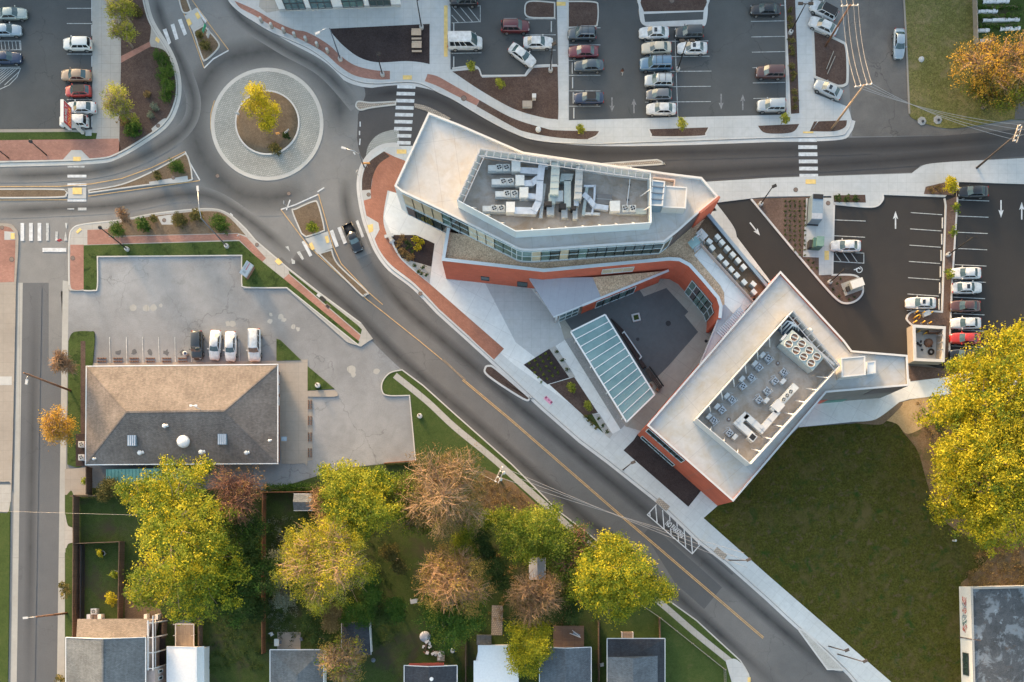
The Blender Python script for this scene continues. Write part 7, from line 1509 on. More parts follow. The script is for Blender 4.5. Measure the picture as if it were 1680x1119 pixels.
def leaf_mesh(blobs, n, size, seed, mat, sprig=.55, per=9, shell=.55, flat_=.8):
    """many small leaf faces gathered in sprigs that are scattered through the crown's lobes"""
    if n > 1000: n, size, sprig, per = int(n * 2.0), size * .64, sprig * 1.35, 24
    rg = np.random.default_rng(seed); B = np.array(blobs, float); w = B[:, 3] ** 2; w /= w.sum()
    ns = max(3, n // per); bi = rg.choice(len(B), ns, p=w)
    dr = rg.normal(size=(ns, 3)); dr /= np.linalg.norm(dr, axis=1)[:, None]
    rad = (shell + (1 - shell) * rg.random(ns)) ** .8 * rg.choice([1, .55], ns, p=[.78, .22]) * rg.uniform(.72, 1.2, ns)
    sc = B[bi, :3] + dr * np.stack([rad, rad, rad * flat_], 1) * B[bi, 3:4]
    st = np.clip(rg.normal(.5, .2, ns) + (rg.random(len(B))[bi] - .5) * .42, 0, 1)
    k = np.repeat(np.arange(ns), per); m = len(k)
    c = sc[k] + rg.normal(size=(m, 3)) * sprig * np.array([.5, .5, .38]); t = np.clip(st[k] + rg.normal(0, .1, m), 0, 1)
    nrm = rg.normal(size=(m, 3)); nrm[:, 2] = np.abs(nrm[:, 2]) + 1.0; nrm /= np.linalg.norm(nrm, axis=1)[:, None]
    u = np.cross(nrm, rg.normal(size=(m, 3))); u /= np.linalg.norm(u, axis=1)[:, None]; v = np.cross(nrm, u)
    s = size * rg.uniform(.6, 1.35, (m, 1)); a = u * s * .5; b_ = v * s * .32
    V = np.stack([c - a, c + b_ - a * .1, c + a, c - b_ - a * .1], 1).reshape(-1, 3)
    me = bpy.data.meshes.new('crown'); me.vertices.add(4 * m); me.vertices.foreach_set('co', V.ravel().astype('f4'))
    me.loops.add(4 * m); me.loops.foreach_set('vertex_index', np.arange(4 * m, dtype='i4')); me.polygons.add(m); me.polygons.foreach_set('loop_start', np.arange(0, 4 * m, 4, dtype='i4'))
    me.update(calc_edges=True); at = me.attributes.new('tone', 'FLOAT', 'POINT'); at.data.foreach_set('value', np.repeat(t, 4).astype('f4')); me.materials.append(MATS[mat]); return me, sc
def bent(a, c, rg, wob=.12, n=4):
    a, c = Vector(a), Vector(c); L = (c - a).length; P = [a.lerp(c, i / n) for i in range(n + 1)]
    for i in range(1, n): P[i] += Vector(rg.normal(size=3)) * L * wob * .4; 
    for i in range(1, n): P[i].z += L * .08 * math.sin(math.pi * i / n)
    return P
def tree(name, label, lobes, leaf, n, seed, size=.42, bark='bark', twigs=0, group=None, cat='tree', trunk_r=None, base=None, sprig=.6, buds=None, tw=.035, shell=.55):
    """lobes: (photo x, photo y, radius in photo px, height in m) - trunk and limbs reach for every lobe"""
    rg = np.random.default_rng(seed); Wd = []
    for px, py, r, z in lobes: r *= 1.14 if cat == 'tree' else 1; z += rg.uniform(-1.3, 1.3) if cat == 'tree' and z > 6 else 0; p = W(px, py, z); Wd.append((p.x, p.y, z, r * (H - z) / H / 10))
    A = np.array(Wd); c = A[:, :3].mean(0) if base is None else np.array([*W(*base).xy, 0]); zc = A[:, 2].mean(); R0 = max(.5, np.ptp(A[:, 0]) / 2 + A[:, 3].mean())
    u = empty(name, (c[0], c[1], .05), 0, label, cat, group); L = [(x - c[0], y - c[1], z, r) for x, y, z, r in Wd]
    tr = trunk_r or .035 * R0 + .08; b = MB(); fork = Vector((0, 0, zc * .42)); b.tube([(0, 0, 0), (tr * .2, 0, zc * .2), fork], [tr * 1.25, tr, tr * .85], 9); ends = []
    for x, y, z, r in L:
        tip = Vector((x, y, z + r * .35)); P = bent(fork - Vector((0, 0, zc * .1 * rg.random())), tip, rg); b.tube(P, [tr * .62, tr * .5, tr * .36, tr * .22, tr * .07], 6, False); ends.append((P, r, Vector((x, y, z))))
        for j in range(3 if twigs == 0 else 4):
            d_ = Vector(rg.normal(size=3)); d_.z = abs(d_.z) * .8; d_.normalize(); q = P[2 + j % 2]; b.tube(bent(q, Vector((x, y, z)) + d_ * r * .9, rg, .15, 3), [tr * .24, tr * .17, tr * .1, tr * .03], 5, False)
    part(b, 'trunk', bark, u)
    if twigs:
        b = MB(); w = A[:, 3] ** 2 / (A[:, 3] ** 2).sum()
        for j in range(twigs):
            i = rg.choice(len(L), p=w); P, r, ct = ends[i]; d_ = Vector(rg.normal(size=3)); d_.z = d_.z * .75 + .25; d_.normalize()
            tip = ct + d_ * r * rg.uniform(.75, 1.12); q = P[rg.integers(1, 5)].lerp(tip, rg.uniform(0, .35)); Q = bent(q, tip, rg, .22, 3); b.tube(Q, [tw * 1.7, tw * 1.3, tw, tw * .5], 3, False)
            for s in range(2): e = Q[1 + s] + (tip - q).length * .35 * Vector(rg.normal(size=3)).normalized(); b.tube([Q[1 + s], (Q[1 + s] + e) / 2 + Vector((0, 0, .1)), e], [tw * .9, tw * .75, tw * .4], 3, False)
        part(b, 'branches', bark, u)
    if cat == 'tree' and n > 2000:
        for x, y, z, r in list(L):
            for j in range(3): a = rg.uniform(0, 6.283); L.append((x + math.cos(a) * r, y + math.sin(a) * r, z - rg.uniform(0, 1.2), r * rg.uniform(.25, .42)))
    if n:
        me, _ = leaf_mesh(L, n, size, seed, leaf, sprig, shell=shell); o = bpy.data.objects.new('crown', me); COL.objects.link(o); o.parent = u
    if buds: me, _ = leaf_mesh(L, buds[1], buds[2], seed + 1, buds[0], sprig); o = bpy.data.objects.new('crown', me); COL.objects.link(o); o.parent = u
    return u
Y, YG, G_, DK = 'leaf_yellow', 'leaf_yellowgreen', 'leaf_green', 'leaf_dark'
tree('maple_tree', 'huge bright yellow spring tree at the right edge above the dark field', [(1645, 588, 46, 11), (1690, 605, 55, 12), (1588, 628, 32, 9), (1560, 668, 34, 8.5), (1622, 668, 46, 12), (1684, 690, 55, 13), (1592, 735, 40, 11), (1570, 795, 38, 9.5), (1640, 765, 52, 13), (1600, 845, 36, 9), (1662, 845, 46, 11), (1702, 790, 55, 13), (1556, 752, 24, 8), (1632, 885, 20, 7.5), (1548, 832, 20, 7)], Y, 30000, 1, .5, buds=(YG, 12000, .48))
tree('maple_tree', 'broad yellow green tree with a long crown just below the brick house', [(300, 790, 38, 10), (255, 800, 27, 8), (216, 808, 22, 7), (268, 850, 40, 11), (332, 852, 38, 11), (290, 905, 50, 12), (342, 920, 44, 11), (250, 950, 33, 9), (300, 965, 42, 10.5), (345, 968, 36, 9.5), (232, 980, 18, 7)], YG, 17000, 2, .48, buds=(Y, 6500, .45))
tree('leafy_tree', 'dark green tree shaded at the right flank of the broad yellow green tree', [(392, 900, 34, 7), (405, 945, 36, 7), (380, 985, 30, 6.5), (400, 860, 26, 6.5)], DK, 9000, 3, .42, buds=(G_, 4200, .4))
tree('bare_tree', 'reddish brown bare tree against the south side of the brick house', [(372, 795, 30, 7.5), (408, 800, 28, 7.5), (392, 830, 30, 8)], 'leaf_tan', 800, 4, .26, 'bark_red', 380, tw=.028)
tree('leafy_tree', 'yellow green tree at the corner of the hedge below the old lot', [(562, 790, 30, 8), (598, 803, 27, 8.5), (612, 842, 32, 9), (566, 838, 34, 9), (592, 868, 22, 7.5), (635, 795, 18, 8)], YG, 9500, 5, .44, buds=(Y, 2500, .4))
tree('bare_tree', 'small tan bare tree hugging the left of the yellow green hedge corner tree', [(530, 830, 22, 6), (537, 856, 20, 6), (523, 812, 14, 5.5)], 'leaf_tan', 1200, 6, .28, 'bark_tan', 240)
tree('bare_tree', 'wide bare tan branched tree beside the footpath, tallest of the bare ones', [(702, 772, 36, 9), (760, 772, 36, 9), (730, 815, 42, 10.5), (690, 830, 32, 9), (772, 838, 28, 8.5), (722, 860, 26, 8)], 'leaf_tan', 4200, 7, .28, 'bark_pale', 480, tw=.036, trunk_r=.42, buds=('leaf_olive', 2400, .3))
tree('leafy_tree', 'pale yellow feathery tree in the middle of the back yards', [(512, 888, 32, 9), (550, 880, 28, 9), (498, 928, 36, 9.5), (560, 928, 38, 10), (592, 938, 20, 8), (530, 962, 34, 9), (520, 992, 18, 7.5), (478, 905, 18, 7.5)], 'leaf_lime', 7500, 8, .34, 'bark_pale', 420, buds=(Y, 6500, .32))
tree('bare_tree', 'half leafed tan and yellow tree between the yards, left of the lilac shed', [(715, 930, 30, 8), (755, 925, 30, 8.5), (745, 965, 40, 9.5), (780, 970, 26, 8), (705, 965, 24, 8)], 'leaf_bud', 4800, 9, .3, 'bark_tan', 420, tw=.035, trunk_r=.34)
tree('leafy_tree', 'yellow olive tree merging with the left side of the wide bare tree', [(668, 800, 22, 7), (655, 825, 20, 6.5), (680, 850, 22, 6.5)], YG, 3600, 59, .38, 'bark_tan', 120, buds=('leaf_olive', 1800, .34))
tree('leafy_tree', 'low green tree spreading under the half leafed tan tree', [(722, 1010, 26, 5), (755, 1020, 28, 5), (775, 1008, 20, 5), (740, 1040, 22, 4.5), (715, 990, 18, 5)], G_, 7000, 10, .4, buds=('leaf_lime', 1500, .36))
tree('leafy_tree', 'green yellow tree over the lilac shed near the footpath', [(842, 866, 26, 7.5), (888, 862, 29, 8), (918, 888, 22, 7.5), (862, 896, 26, 7), (905, 910, 16, 6.5)], YG, 8500, 11, .42, buds=('leaf_lime', 3000, .4))
tree('leafy_tree', 'olive green tree filling the gap between the green yellow tree and the rounded yellow one', [(938, 915, 24, 6.5), (955, 940, 22, 6.5), (928, 945, 20, 6), (945, 968, 18, 6)], YG, 5200, 58, .4, buds=('leaf_olive', 2200, .36))
tree('maple_tree', 'rounded bright yellow tree whose crown overhangs the diagonal road', [(1002, 898, 26, 8), (976, 940, 30, 8.5), (1030, 938, 38, 10.5), (1000, 976, 33, 9), (1046, 972, 26, 9), (1076, 966, 23, 8), (962, 972, 20, 7.5), (1015, 925, 24, 10)], YG, 12500, 12, .44, buds=(Y, 8000, .4))
tree('bare_tree', 'dark brown bare tree between the yellow tree by the road and the green yellow one', [(948, 882, 20, 6.5), (930, 925, 22, 6), (955, 905, 18, 6.5)], 'leaf_tan', 1100, 13, .28, 'bark_red', 300, buds=(G_, 1500, .36))
tree('bare_tree', 'tangled reddish bare tree below the lilac shed', [(865, 965, 26, 7), (895, 985, 28, 7.5), (870, 1008, 24, 6.5), (905, 960, 20, 6.5), (845, 980, 18, 6)], 'leaf_tan', 3000, 14, .28, 'bark_tan', 380, tw=.033, trunk_r=.3)
tree('leafy_tree', 'small dense yellow tree beside the white flat roof', [(862, 1043, 21, 6.5), (880, 1058, 19, 6.5), (856, 1080, 18, 6), (885, 1032, 12, 6), (870, 1092, 14, 5.5)], Y, 5200, 15, .4, buds=(YG, 2200, .38))
tree('bare_tree', 'tan and olive half bare tree over the dark shed corner', [(548, 1080, 24, 7), (575, 1075, 22, 7), (565, 1100, 24, 7)], 'leaf_bud', 2300, 16, .3, 'bark_pale', 420, buds=(YG, 900, .32))
for i, (lob, lab, lf) in enumerate([([(580, 1000, 18, 4), (598, 1012, 17, 4), (566, 1014, 12, 3.5), (605, 995, 12, 4)], 'bright green bushy tree leaning over the dark shed', 'leaf_green'), ([(648, 995, 18, 3.5), (652, 1010, 13, 3.2)], 'round green bush in the open yard right of the dark shed', 'leaf_green'), ([(758, 890, 16, 4), (770, 905, 13, 4), (748, 912, 11, 4)], 'yellow green sapling under the wide bare tree', YG), ([(625, 1010, 17, 3), (612, 985, 15, 3.2)], 'dark green bush between the two bright bushes', DK), ([(790, 880, 16, 4.5), (800, 905, 15, 4)], 'dark green undergrowth clump right of the wide bare tree', DK), ([(815, 930, 18, 4), (820, 955, 16, 4)], 'dark thicket between the half leafed tree and the tangled bare tree', DK), ([(930, 985, 20, 4.5), (940, 1005, 16, 4)], 'dark green bush at the foot of the rounded yellow tree', DK), ([(458, 950, 18, 3), (465, 985, 16, 3), (455, 915, 14, 3)], 'grey green shrubbery along the tall brown fence', 'leaf_grey'), ([(512, 1018, 20, 3.5), (525, 1045, 17, 3)], 'dark bush beside the concrete patio', DK), ([(640, 905, 14, 3.5), (655, 930, 11, 3)], 'olive shrub in the shade of the bare crown', 'leaf_olive'), ([(605, 950, 18, 5), (610, 975, 16, 4.5)], 'dark green bush right of the feathery tree', G_), ([(545, 1005, 14, 5), (542, 1025, 12, 5)], 'orange tan twiggy bush left of the bright green bushy tree', 'leaf_tan'), ([(770, 870, 15, 5), (800, 850, 13, 5)], 'yellow bush at the right foot of the wide bare tree', YG), ([(420, 1000, 20, 4), (440, 960, 0.1, 4)], 'dark green bush at the lower end of the dark tree', DK), ([(180, 800, 14, 3.5), (170, 812, 10, 3)], 'pale green bush below the green lean-to roof', 'leaf_olive')]):
    lob = [l for l in lob if l[2] > 1]; tree('bush', lab, lob, lf, 2600 if len(lob) > 2 else 1800, 100 + i, .36, cat='bush', sprig=.45)
tree('maple_tree', 'orange brown tree at the corner of the garden rows', [(1598, 108, 26, 6.5), (1640, 98, 27, 7), (1664, 130, 26, 6.5), (1628, 138, 26, 6), (1676, 82, 24, 6.5), (1690, 110, 28, 6.5), (1578, 95, 16, 5.5), (1612, 78, 18, 6)], 'leaf_orange', 4200, 17, .36, 'bark_tan', 260, buds=('leaf_olive', 2800, .36))
tree('maple_tree', 'olive yellow tree below the orange brown tree at the right edge', [(1622, 148, 22, 5), (1660, 152, 24, 5.5), (1600, 142, 14, 4.5), (1690, 145, 22, 5)], 'leaf_olive', 3600, 57, .36, buds=(YG, 2600, .36))
tree('maple_tree', 'bright golden tree standing on the roundabout island', [(422, 158, 18, 7), (410, 178, 12, 6.5), (434, 186, 15, 6.5), (446, 180, 13, 7), (438, 204, 11, 6), (418, 148, 10, 7)], Y, 2800, 18, .36, sprig=.42, base=(436, 208))
tree('street_tree', 'orange street tree overhanging the left road', [(92, 690, 18, 5), (102, 704, 16, 5), (88, 712, 13, 4.8), (80, 694, 11, 4.8)], 'leaf_orange', 2600, 19, .32, 'bark_tan', 120, base=(113, 712))
tree('street_tree', 'bare pinkish street tree beside the left road near the wooden pole', [(100, 590, 15, 5), (112, 602, 14, 4.6), (92, 604, 9, 4.6)], 'leaf_tan', 160, 20, .25, 'bark_tan', 260, base=(117, 603))
tree('street_tree', 'small bare sapling at the edge of the roadside bed', [(202, 352, 11, 4), (208, 362, 8, 3.5)], 'leaf_tan', 60, 21, .22, 'bark_tan', 130, base=(214, 368))
for i, (lob, lab) in enumerate([([(198, 4, 17, 4.5), (186, 14, 13, 4), (206, 18, 12, 4)], 'pale lime tree at the top edge over the walkway'), ([(196, 46, 15, 4.3), (210, 54, 13, 4), (188, 54, 9, 4)], 'pale lime tree between the walkway and the upper bed'), ([(192, 164, 20, 5), (202, 178, 16, 4.6), (180, 176, 12, 4.4)], 'largest pale lime tree, above the lower bed of the roundabout')]):
    tree('street_tree', lab, lob, 'leaf_lime', 1500 if i < 2 else 2400, 22 + i, .3, sprig=.4, twigs=80, group='lime trees along the walkway')
def sap(px, py, r, h, label, leaf=G_, cat='sapling', n=420): return tree('sapling', label, [(px, py - r * .2, r * .72, h * .62), (px + r * .2, py + r * .3, r * .6, h * .42), (px - r * .1, py - r * .5, r * .45, h * .85)], leaf, n, int(px * 7 + py), .26, cat=cat, sprig=.28, trunk_r=.05)
sap(773, 110, 9, 3, 'bright green columnar sapling by the kerb corner of the small lot', 'leaf_lime'); sap(820, 137, 9, 3, 'bright green sapling on the mulch bed below the small lot', 'leaf_lime'); sap(952, 212, 8, 2.6, 'small lime sapling on the long roadside mulch strip', 'leaf_lime'); sap(1118, 204, 11, 3.2, 'lime green sapling on the middle roadside bed', 'leaf_lime'); sap(1287, 195, 10, 3, 'bright green sapling on the bed near the east crosswalk', 'leaf_lime')
sap(937, 636, 9, 2.2, 'upper of two lime saplings on the triangular plaza bed', 'leaf_lime'); sap(964, 667, 8.5, 2.2, 'lower of two lime saplings on the triangular plaza bed', 'leaf_lime'); sap(1559, 304, 15, 3, 'bright yellow bush at the corner beside the black sedan', Y, 'bush', 900); sap(1567, 342, 10, 2.5, 'thin yellow shrub uppermost on the reddish median', YG, 'shrub', 240); sap(1563, 380, 10, 2.5, 'thin yellow shrub on the reddish median, middle one', YG, 'shrub', 220); sap(1558, 450, 10, 2.5, 'thin yellow shrub touching the uppermost white sedan', YG, 'shrub', 240)
sap(164, 909, 7, 1.6, 'small yellow bush with a ring support at the yard top', Y, 'bush', 240); sap(186, 943, 9, 1.8, 'yellow bush at the brown fence in the fenced yard', YG, 'bush', 300); sap(181, 984, 13, 2.2, 'widest yellow bush in the fenced yard, near the pink house', Y, 'bush', 520); sap(104, 968, 15, 2.4, 'grey green bush spilling over the left pavement', 'leaf_olive', 'bush', 500); sap(98, 1116, 12, 2, 'olive bush at the lower edge by the left pavement', 'leaf_olive', 'bush', 300); sap(138, 790, 6, 2, 'narrow yellow shrub at the gate below the brick house', YG, 'shrub', 180)
def shrub(px, py, r, label, leaf=G_, h=1.2, n=None, name='shrub', lobes=None):
    return tree(name, label, lobes or [(px - r * .25, py, r * .75, h * .55), (px + r * .3, py + r * .2, r * .62, h * .5), (px, py - r * .3, r * .55, h * .6)], leaf, n or int(60 + r * r * 4.5), int(px * 3 + py * 5), .24, cat='shrub' if name == 'shrub' else 'hedge', sprig=.25, trunk_r=.04, shell=.4)
shrub(270, 125, 12, 'long green hedge curving along the roundabout kerb', 'leaf_green', 1.3, 4200, 'hedge', [(262, 90, 11, .8), (268, 100, 12, .8), (269, 112, 13, .8), (271, 124, 13, .8), (273, 136, 13, .8), (274, 148, 12, .8), (272, 159, 10, .8), (279, 140, 9, .8), (279, 116, 9, .8)])
shrub(458, 801, 9, 'bright green clipped hedge along the back of the old lot', 'leaf_green', 1.3, 2600, 'hedge', [(437 + 9 * i, 800.5, 7, .8) for i in range(10)])
shrub(224, 18, 11, 'broad olive shrub beside the top lime tree', 'leaf_olive'); shrub(222, 206, 13, 'dark green shrub beside the brown one in the lower roundabout bed', G_); shrub(216, 215, 14, 'dark green shrub at the lower corner of the roundabout bed', G_); shrub(204, 196, 12, 'reddish brown shrub under the largest lime tree', 'leaf_tan'); shrub(254, 176, 8, 'grey green low shrub near the stone pad, upper part', 'leaf_grey', .8); shrub(247, 188, 7, 'grey green low shrub near the stone pad, lower part', 'leaf_grey', .8); shrub(213, 8, 9, 'dark shrub at the top of the upper bed', 'leaf_olive'); shrub(242, 155, 7, 'brown withered shrub in the middle of the roundabout bed', 'leaf_tan', .7)
for px, py, r, s, lf in ((192, 377, 12, 'leftmost in the roadside bed', G_), (235, 369, 11, 'second from left in the roadside bed', G_), (252, 359, 6, 'smallest in the roadside bed', 'leaf_olive'), (295, 361, 12, 'right of the concrete manhole pad', 'leaf_olive'), (323, 354, 10, 'against the kerb, second from right', 'leaf_olive'), (361, 366, 15, 'largest, at the right end of the roadside bed', G_)):
    shrub(px, py, r * 1.3, 'green shrub north of the old lot, ' + s, lf, 1.3)
shrub(290, 273, 15, 'dark green shrub at the tip of the western splitter island', G_); shrub(258, 289, 9, 'olive shrub midway on the western splitter island', 'leaf_olive'); shrub(470, 222, 8, 'dark low shrub beside the chevron sign on the roundabout', 'leaf_dark', .9); shrub(452, 244, 12, 'olive low shrub at the lower rim of the roundabout island', 'leaf_olive', .8); shrub(514, 373, 11, 'yellow green round shrub on the southern splitter island', YG); shrub(337, 74, 11, 'olive shrub on the northern splitter island, lower one', 'leaf_olive'); shrub(327, 57, 7, 'olive shrub on the northern splitter island, upper one', 'leaf_olive', .8)
PS = ['at the top edge', 'second from the top edge', 'third from the top edge', 'above the lamp post', 'below the lamp post', 'second below the lamp post', 'level with the kerbed mulch island', 'just above the brown suv', 'level with the brown suv', 'just below the brown suv', 'level with the silver crossover', 'at the lower end']
for (x, y), s in zip([(1296, 16), (1297, 30), (1297, 42), (1298, 66), (1299, 78), (1300, 88), (1300, 108), (1302, 120), (1302, 130), (1304, 151), (1304, 163), (1304, 176)], PS): shrub(x, y, 5, 'round shrub in the strip beside the stalls, ' + s, 'leaf_olive', .8, 110)
for x, s in ((1375, 'left'), (1389, 'middle'), (1404, 'right')): shrub(x, 326, 7, 'dark shrub in the small kerbed bed above the accessible bay, ' + s, 'leaf_dark', .9, 150)
# small clumps planted in rows: copies of a few tufts
def tuft(leaf, n, r, h, seed): me, _ = leaf_mesh([(0, 0, h * .5, r)], n, .14, seed, leaf, .14, per=6, shell=.2); return me
TF = {k: [tuft(k, 60, .26, .35, 500 + i) for i in range(3)] for k in ('leaf_dark', 'leaf_tan', YG, Y, 'leaf_olive')}
def tufts(P, leaf, label, group, sc=1., name='planting_tuft', z=.13):
    for i, (x, y) in enumerate(P):
        o = bpy.data.objects.new(name, TF[leaf][i % 3]); COL.objects.link(o); p = W(x, y); o.location = (p.x, p.y, z); o.rotation_euler = (0, 0, i * 1.3); o.scale = (sc, sc, sc); tag(o, label, 'plant', group)
P = [(x + (j % 2) * .6, y + random.uniform(-.6, .6)) for j, y in enumerate(range(331, 420, 8)) for x in range(1287, 1320, 8) if x > 1240 + (y - 327) * .74]
tufts(P, 'leaf_dark', 'dark little tuft planted in rows on the large reddish mulch bed', 'tufts on the reddish mulch bed', .8)
tufts([(1325, 428), (1333, 432), (1340, 441), (1330, 440), (1360, 460), (1372, 466), (1378, 458), (1366, 476), (1376, 486), (1392, 492), (1400, 488), (1384, 478)], 'leaf_dark', 'dark little tuft on the narrow end of the reddish bed round the utility cabinet', 'tufts by the utility cabinet', .8)
tufts([(660, 389), (653.7, 397.5), (657.5, 401), (652, 405), (656, 412.5), (659, 416), (662.5, 418.7), (666, 416), (670, 418.7), (672.5, 422), (674, 425), (677.5, 422), (660, 410), (663, 394), (668, 426)], 'leaf_tan', 'tan grass tuft on the dark bed beside the brick plaza', 'tan tufts on the plaza bed', 1.5)
for (x, y), s in (((681.5, 395), 'upper left'), ((690.5, 400), 'right'), ((685.5, 409), 'lower')): tufts([(x, y)], Y, 'round yellow clump on the dark plaza bed, %s of three' % s, 'yellow clumps on the plaza bed', 2.4)
tufts([(671, 401), (668, 408), (678, 414), (675, 405), (667, 398)], 'leaf_dark', 'dark clump among the tan tufts of the plaza bed', 'dark clumps on the plaza bed', 1.3)
tufts([(680, 437), (694, 440), (693, 450), (700, 452), (687, 446)], 'leaf_dark', 'dark spiky clump on the pale gravel below the plaza bed', 'clumps on the upper gravel', 1.3)
tufts([(913, 578), (922, 592), (931, 607), (982, 687), (989, 698), (995, 709)], 'leaf_dark', 'dark spiky clump on the narrow gravel strip by the pergola', 'clumps on the narrow gravel', 1.2)
tufts([(868 + 9 * i + 5 * j, 597 - 5.2 * i + 7.5 * j) for i in range(4) for j in range(5)], YG, 'small yellow green tuft on the dark triangular plaza bed', 'tufts on the triangular bed', .85)
tufts([(960 + 6 * i + 2 * j, 684 + 6 * i + 5 * j) for i in range(4) for j in range(1)], 'leaf_olive', 'olive tuft at the lower tip of the triangular plaza bed', 'tufts at the bed tip', 1.4)
tufts([(1524, 312), (1536, 308), (1542, 314), (1530, 316)], 'leaf_tan', 'tan tuft on the reddish corner bed near the yellow bush', 'tufts on the corner bed', 1.6)
# rough grass and weeds of the yards: uncountable ground cover
def ground_cover(name, polys, n, leaf, seed, size=.3, h=.18):
    rg = np.random.default_rng(seed); pts = []
    for poly in polys:
        q = [tuple(W(*p).xy) for p in poly]; xs = [p[0] for p in q]; ys = [p[1] for p in q]; k = 0
        while k < n:
            x, y = rg.uniform(min(xs), max(xs)), rg.uniform(min(ys), max(ys)); ins = False
            for i in range(len(q)):
                (x1, y1), (x2, y2) = q[i - 1], q[i]
                if (y1 > y) != (y2 > y) and x < (x2 - x1) * (y - y1) / (y2 - y1) + x1: ins = not ins
            if ins: pts.append((x, y, .14, .12)); k += 1
    me, _ = leaf_mesh(pts, len(pts) * 5, size, seed, leaf, .3, per=5, flat_=h); me.name = name; o = bpy.data.objects.new(name, me); COL.objects.link(o); tag(o, kind='stuff')
ground_cover('weeds', [[(440, 850), (620, 850), (660, 1060), (440, 1060)], [(340, 830), (432, 830), (432, 1100), (340, 1100)]], 1500, DK, 900)
ground_cover('ivy', [[(442, 850), (480, 850), (490, 1040), (442, 1040)]], 420, 'leaf_grey', 901, .26)
ground_cover('leaf_litter', [[(785, 775), (840, 800), (910, 860), (900, 900), (820, 860), (780, 820)], [(800, 900), (960, 900), (950, 1030), (800, 1020)]], 800, 'leaf_tan', 902, .26)
ground_cover('dry_grass', [[(1500, 660), (1700, 640), (1700, 900), (1560, 850)], [(1580, 965), (1600, 910), (1700, 860), (1700, 960)]], 900, 'leaf_tan', 903, .3)
ground_cover('tall_grass', [[(1560, 650), (1530, 700), (1570, 770), (1620, 760), (1600, 650)]], 500, G_, 904, .35)
# ------------------------------------------------------------------ fences, garden things
def fence(label, pts, h, mat='fence_wood', post=2.4, name='fence', rail=True, mesh=False):
    q = [W(*p) for p in pts]; o = q[0].copy(); u = empty(name, (o.x, o.y, .1), 0, label, 'fence'); P = [Vector((p.x - o.x, p.y - o.y)) for p in q]
    if not mesh: b = MB(); b.wall(P, .05, .05, h); part(b, 'boards', mat, u); b = MB(); b.wall(P, .12, h, h + .05); part(b, 'top_rail', mat, u)
    else:
        b = MB()
        for z in (.15, h): b.wall(P, .05, z - .03, z + .03)
        for i in range(len(P) - 1):
            L = P[i + 1] - P[i]; n = int(L.length / .35)
            for j in range(n): a = P[i] + L * j / n; c = P[i] + L * (j + 1) / n; b.beam((*a, .15), (*c, h), .018); b.beam((*a, h), (*c, .15), .018)
        part(b, 'mesh_panel', mat, u)
    k = 0
    for i in range(len(P) - 1):
        L = P[i + 1] - P[i]; n = max(1, round(L.length / post))
        for j in range(n + (i == len(P) - 2)): a = P[i] + L * j / n; b = MB(); b.box((a.x, a.y, h / 2 + .05), (.13, .13, h + .1)); part(b, 'post', mat, u); k += 1
    return u
fence('tall weathered plank fence running down beside the left pavement to the pink house', [(131, 814), (131, 893), (130, 1046)], 1.9)
fence('plank fence between the fenced yard and the broad tree', [(205, 890), (203, 1013)], 1.8)
fence('short plank fence crossing the yard above the two ring supported bushes', [(131, 892), (205, 889)], 1.6)
fence('low plank fence along the top of the left back yard', [(124, 815), (190, 814)], 1.4)
fence('dark plank fence by the gate below the brick house', [(152, 768), (152, 812)], 1.9, 'fence_wood')
fence('long reddish brown fence dividing the back yards', [(437, 811), (436, 950), (436, 1070)], 1.9, 'fence_fresh')
fence('fresh brown fence panel along the hedge behind the old lot', [(437, 809), (516, 808)], 1.8, 'fence_fresh')
fence('plank fence between the pink house and the white roofed house', [(275, 1014), (274, 1045)], 1.8); fence('plank fence at the right of the plank deck', [(333, 1002), (333, 1062)], 1.8)
fence('dark narrow fence between the mottled roof house and the two level house', [(981, 1018), (981, 1160)], 1.7); fence('dark fence left of the white flat roof', [(765, 1045), (765, 1160)], 1.7)
plain('chain_link', (.30, .28, .25), .5, .5)
fence('chain link fence following the footpath to the lower edge', [(1048, 990), (1082, 1013), (1187, 1097), (1189, 1160)], 1.3, 'chain_link', 3, mesh=True); fence('short wooden side fence joining the chain link fence to the two level house', [(1080, 1014), (1081, 1045)], 1.3, 'fence_wood', 2)
fence('dark red low wooden wall at the lower corner of the old lot', [(632, 761), (682, 757)], .9, 'fence_fresh', 2)
fence('pair of pale fence rails along the left side of the garden rows', [(1594, -20), (1597, 80)], 1.2, 'pavement_tan', 3); 
fence('garden trellis fence on the black strip inside the plank fence', [(139, 895), (138, 1015)], 1.0, 'iron_dark', 2.5)
b = MB(); P = [(128, 893), (140, 893), (139, 1045), (128, 1045)]
flat('planting_ground', P, .114, 'mulch_dark')
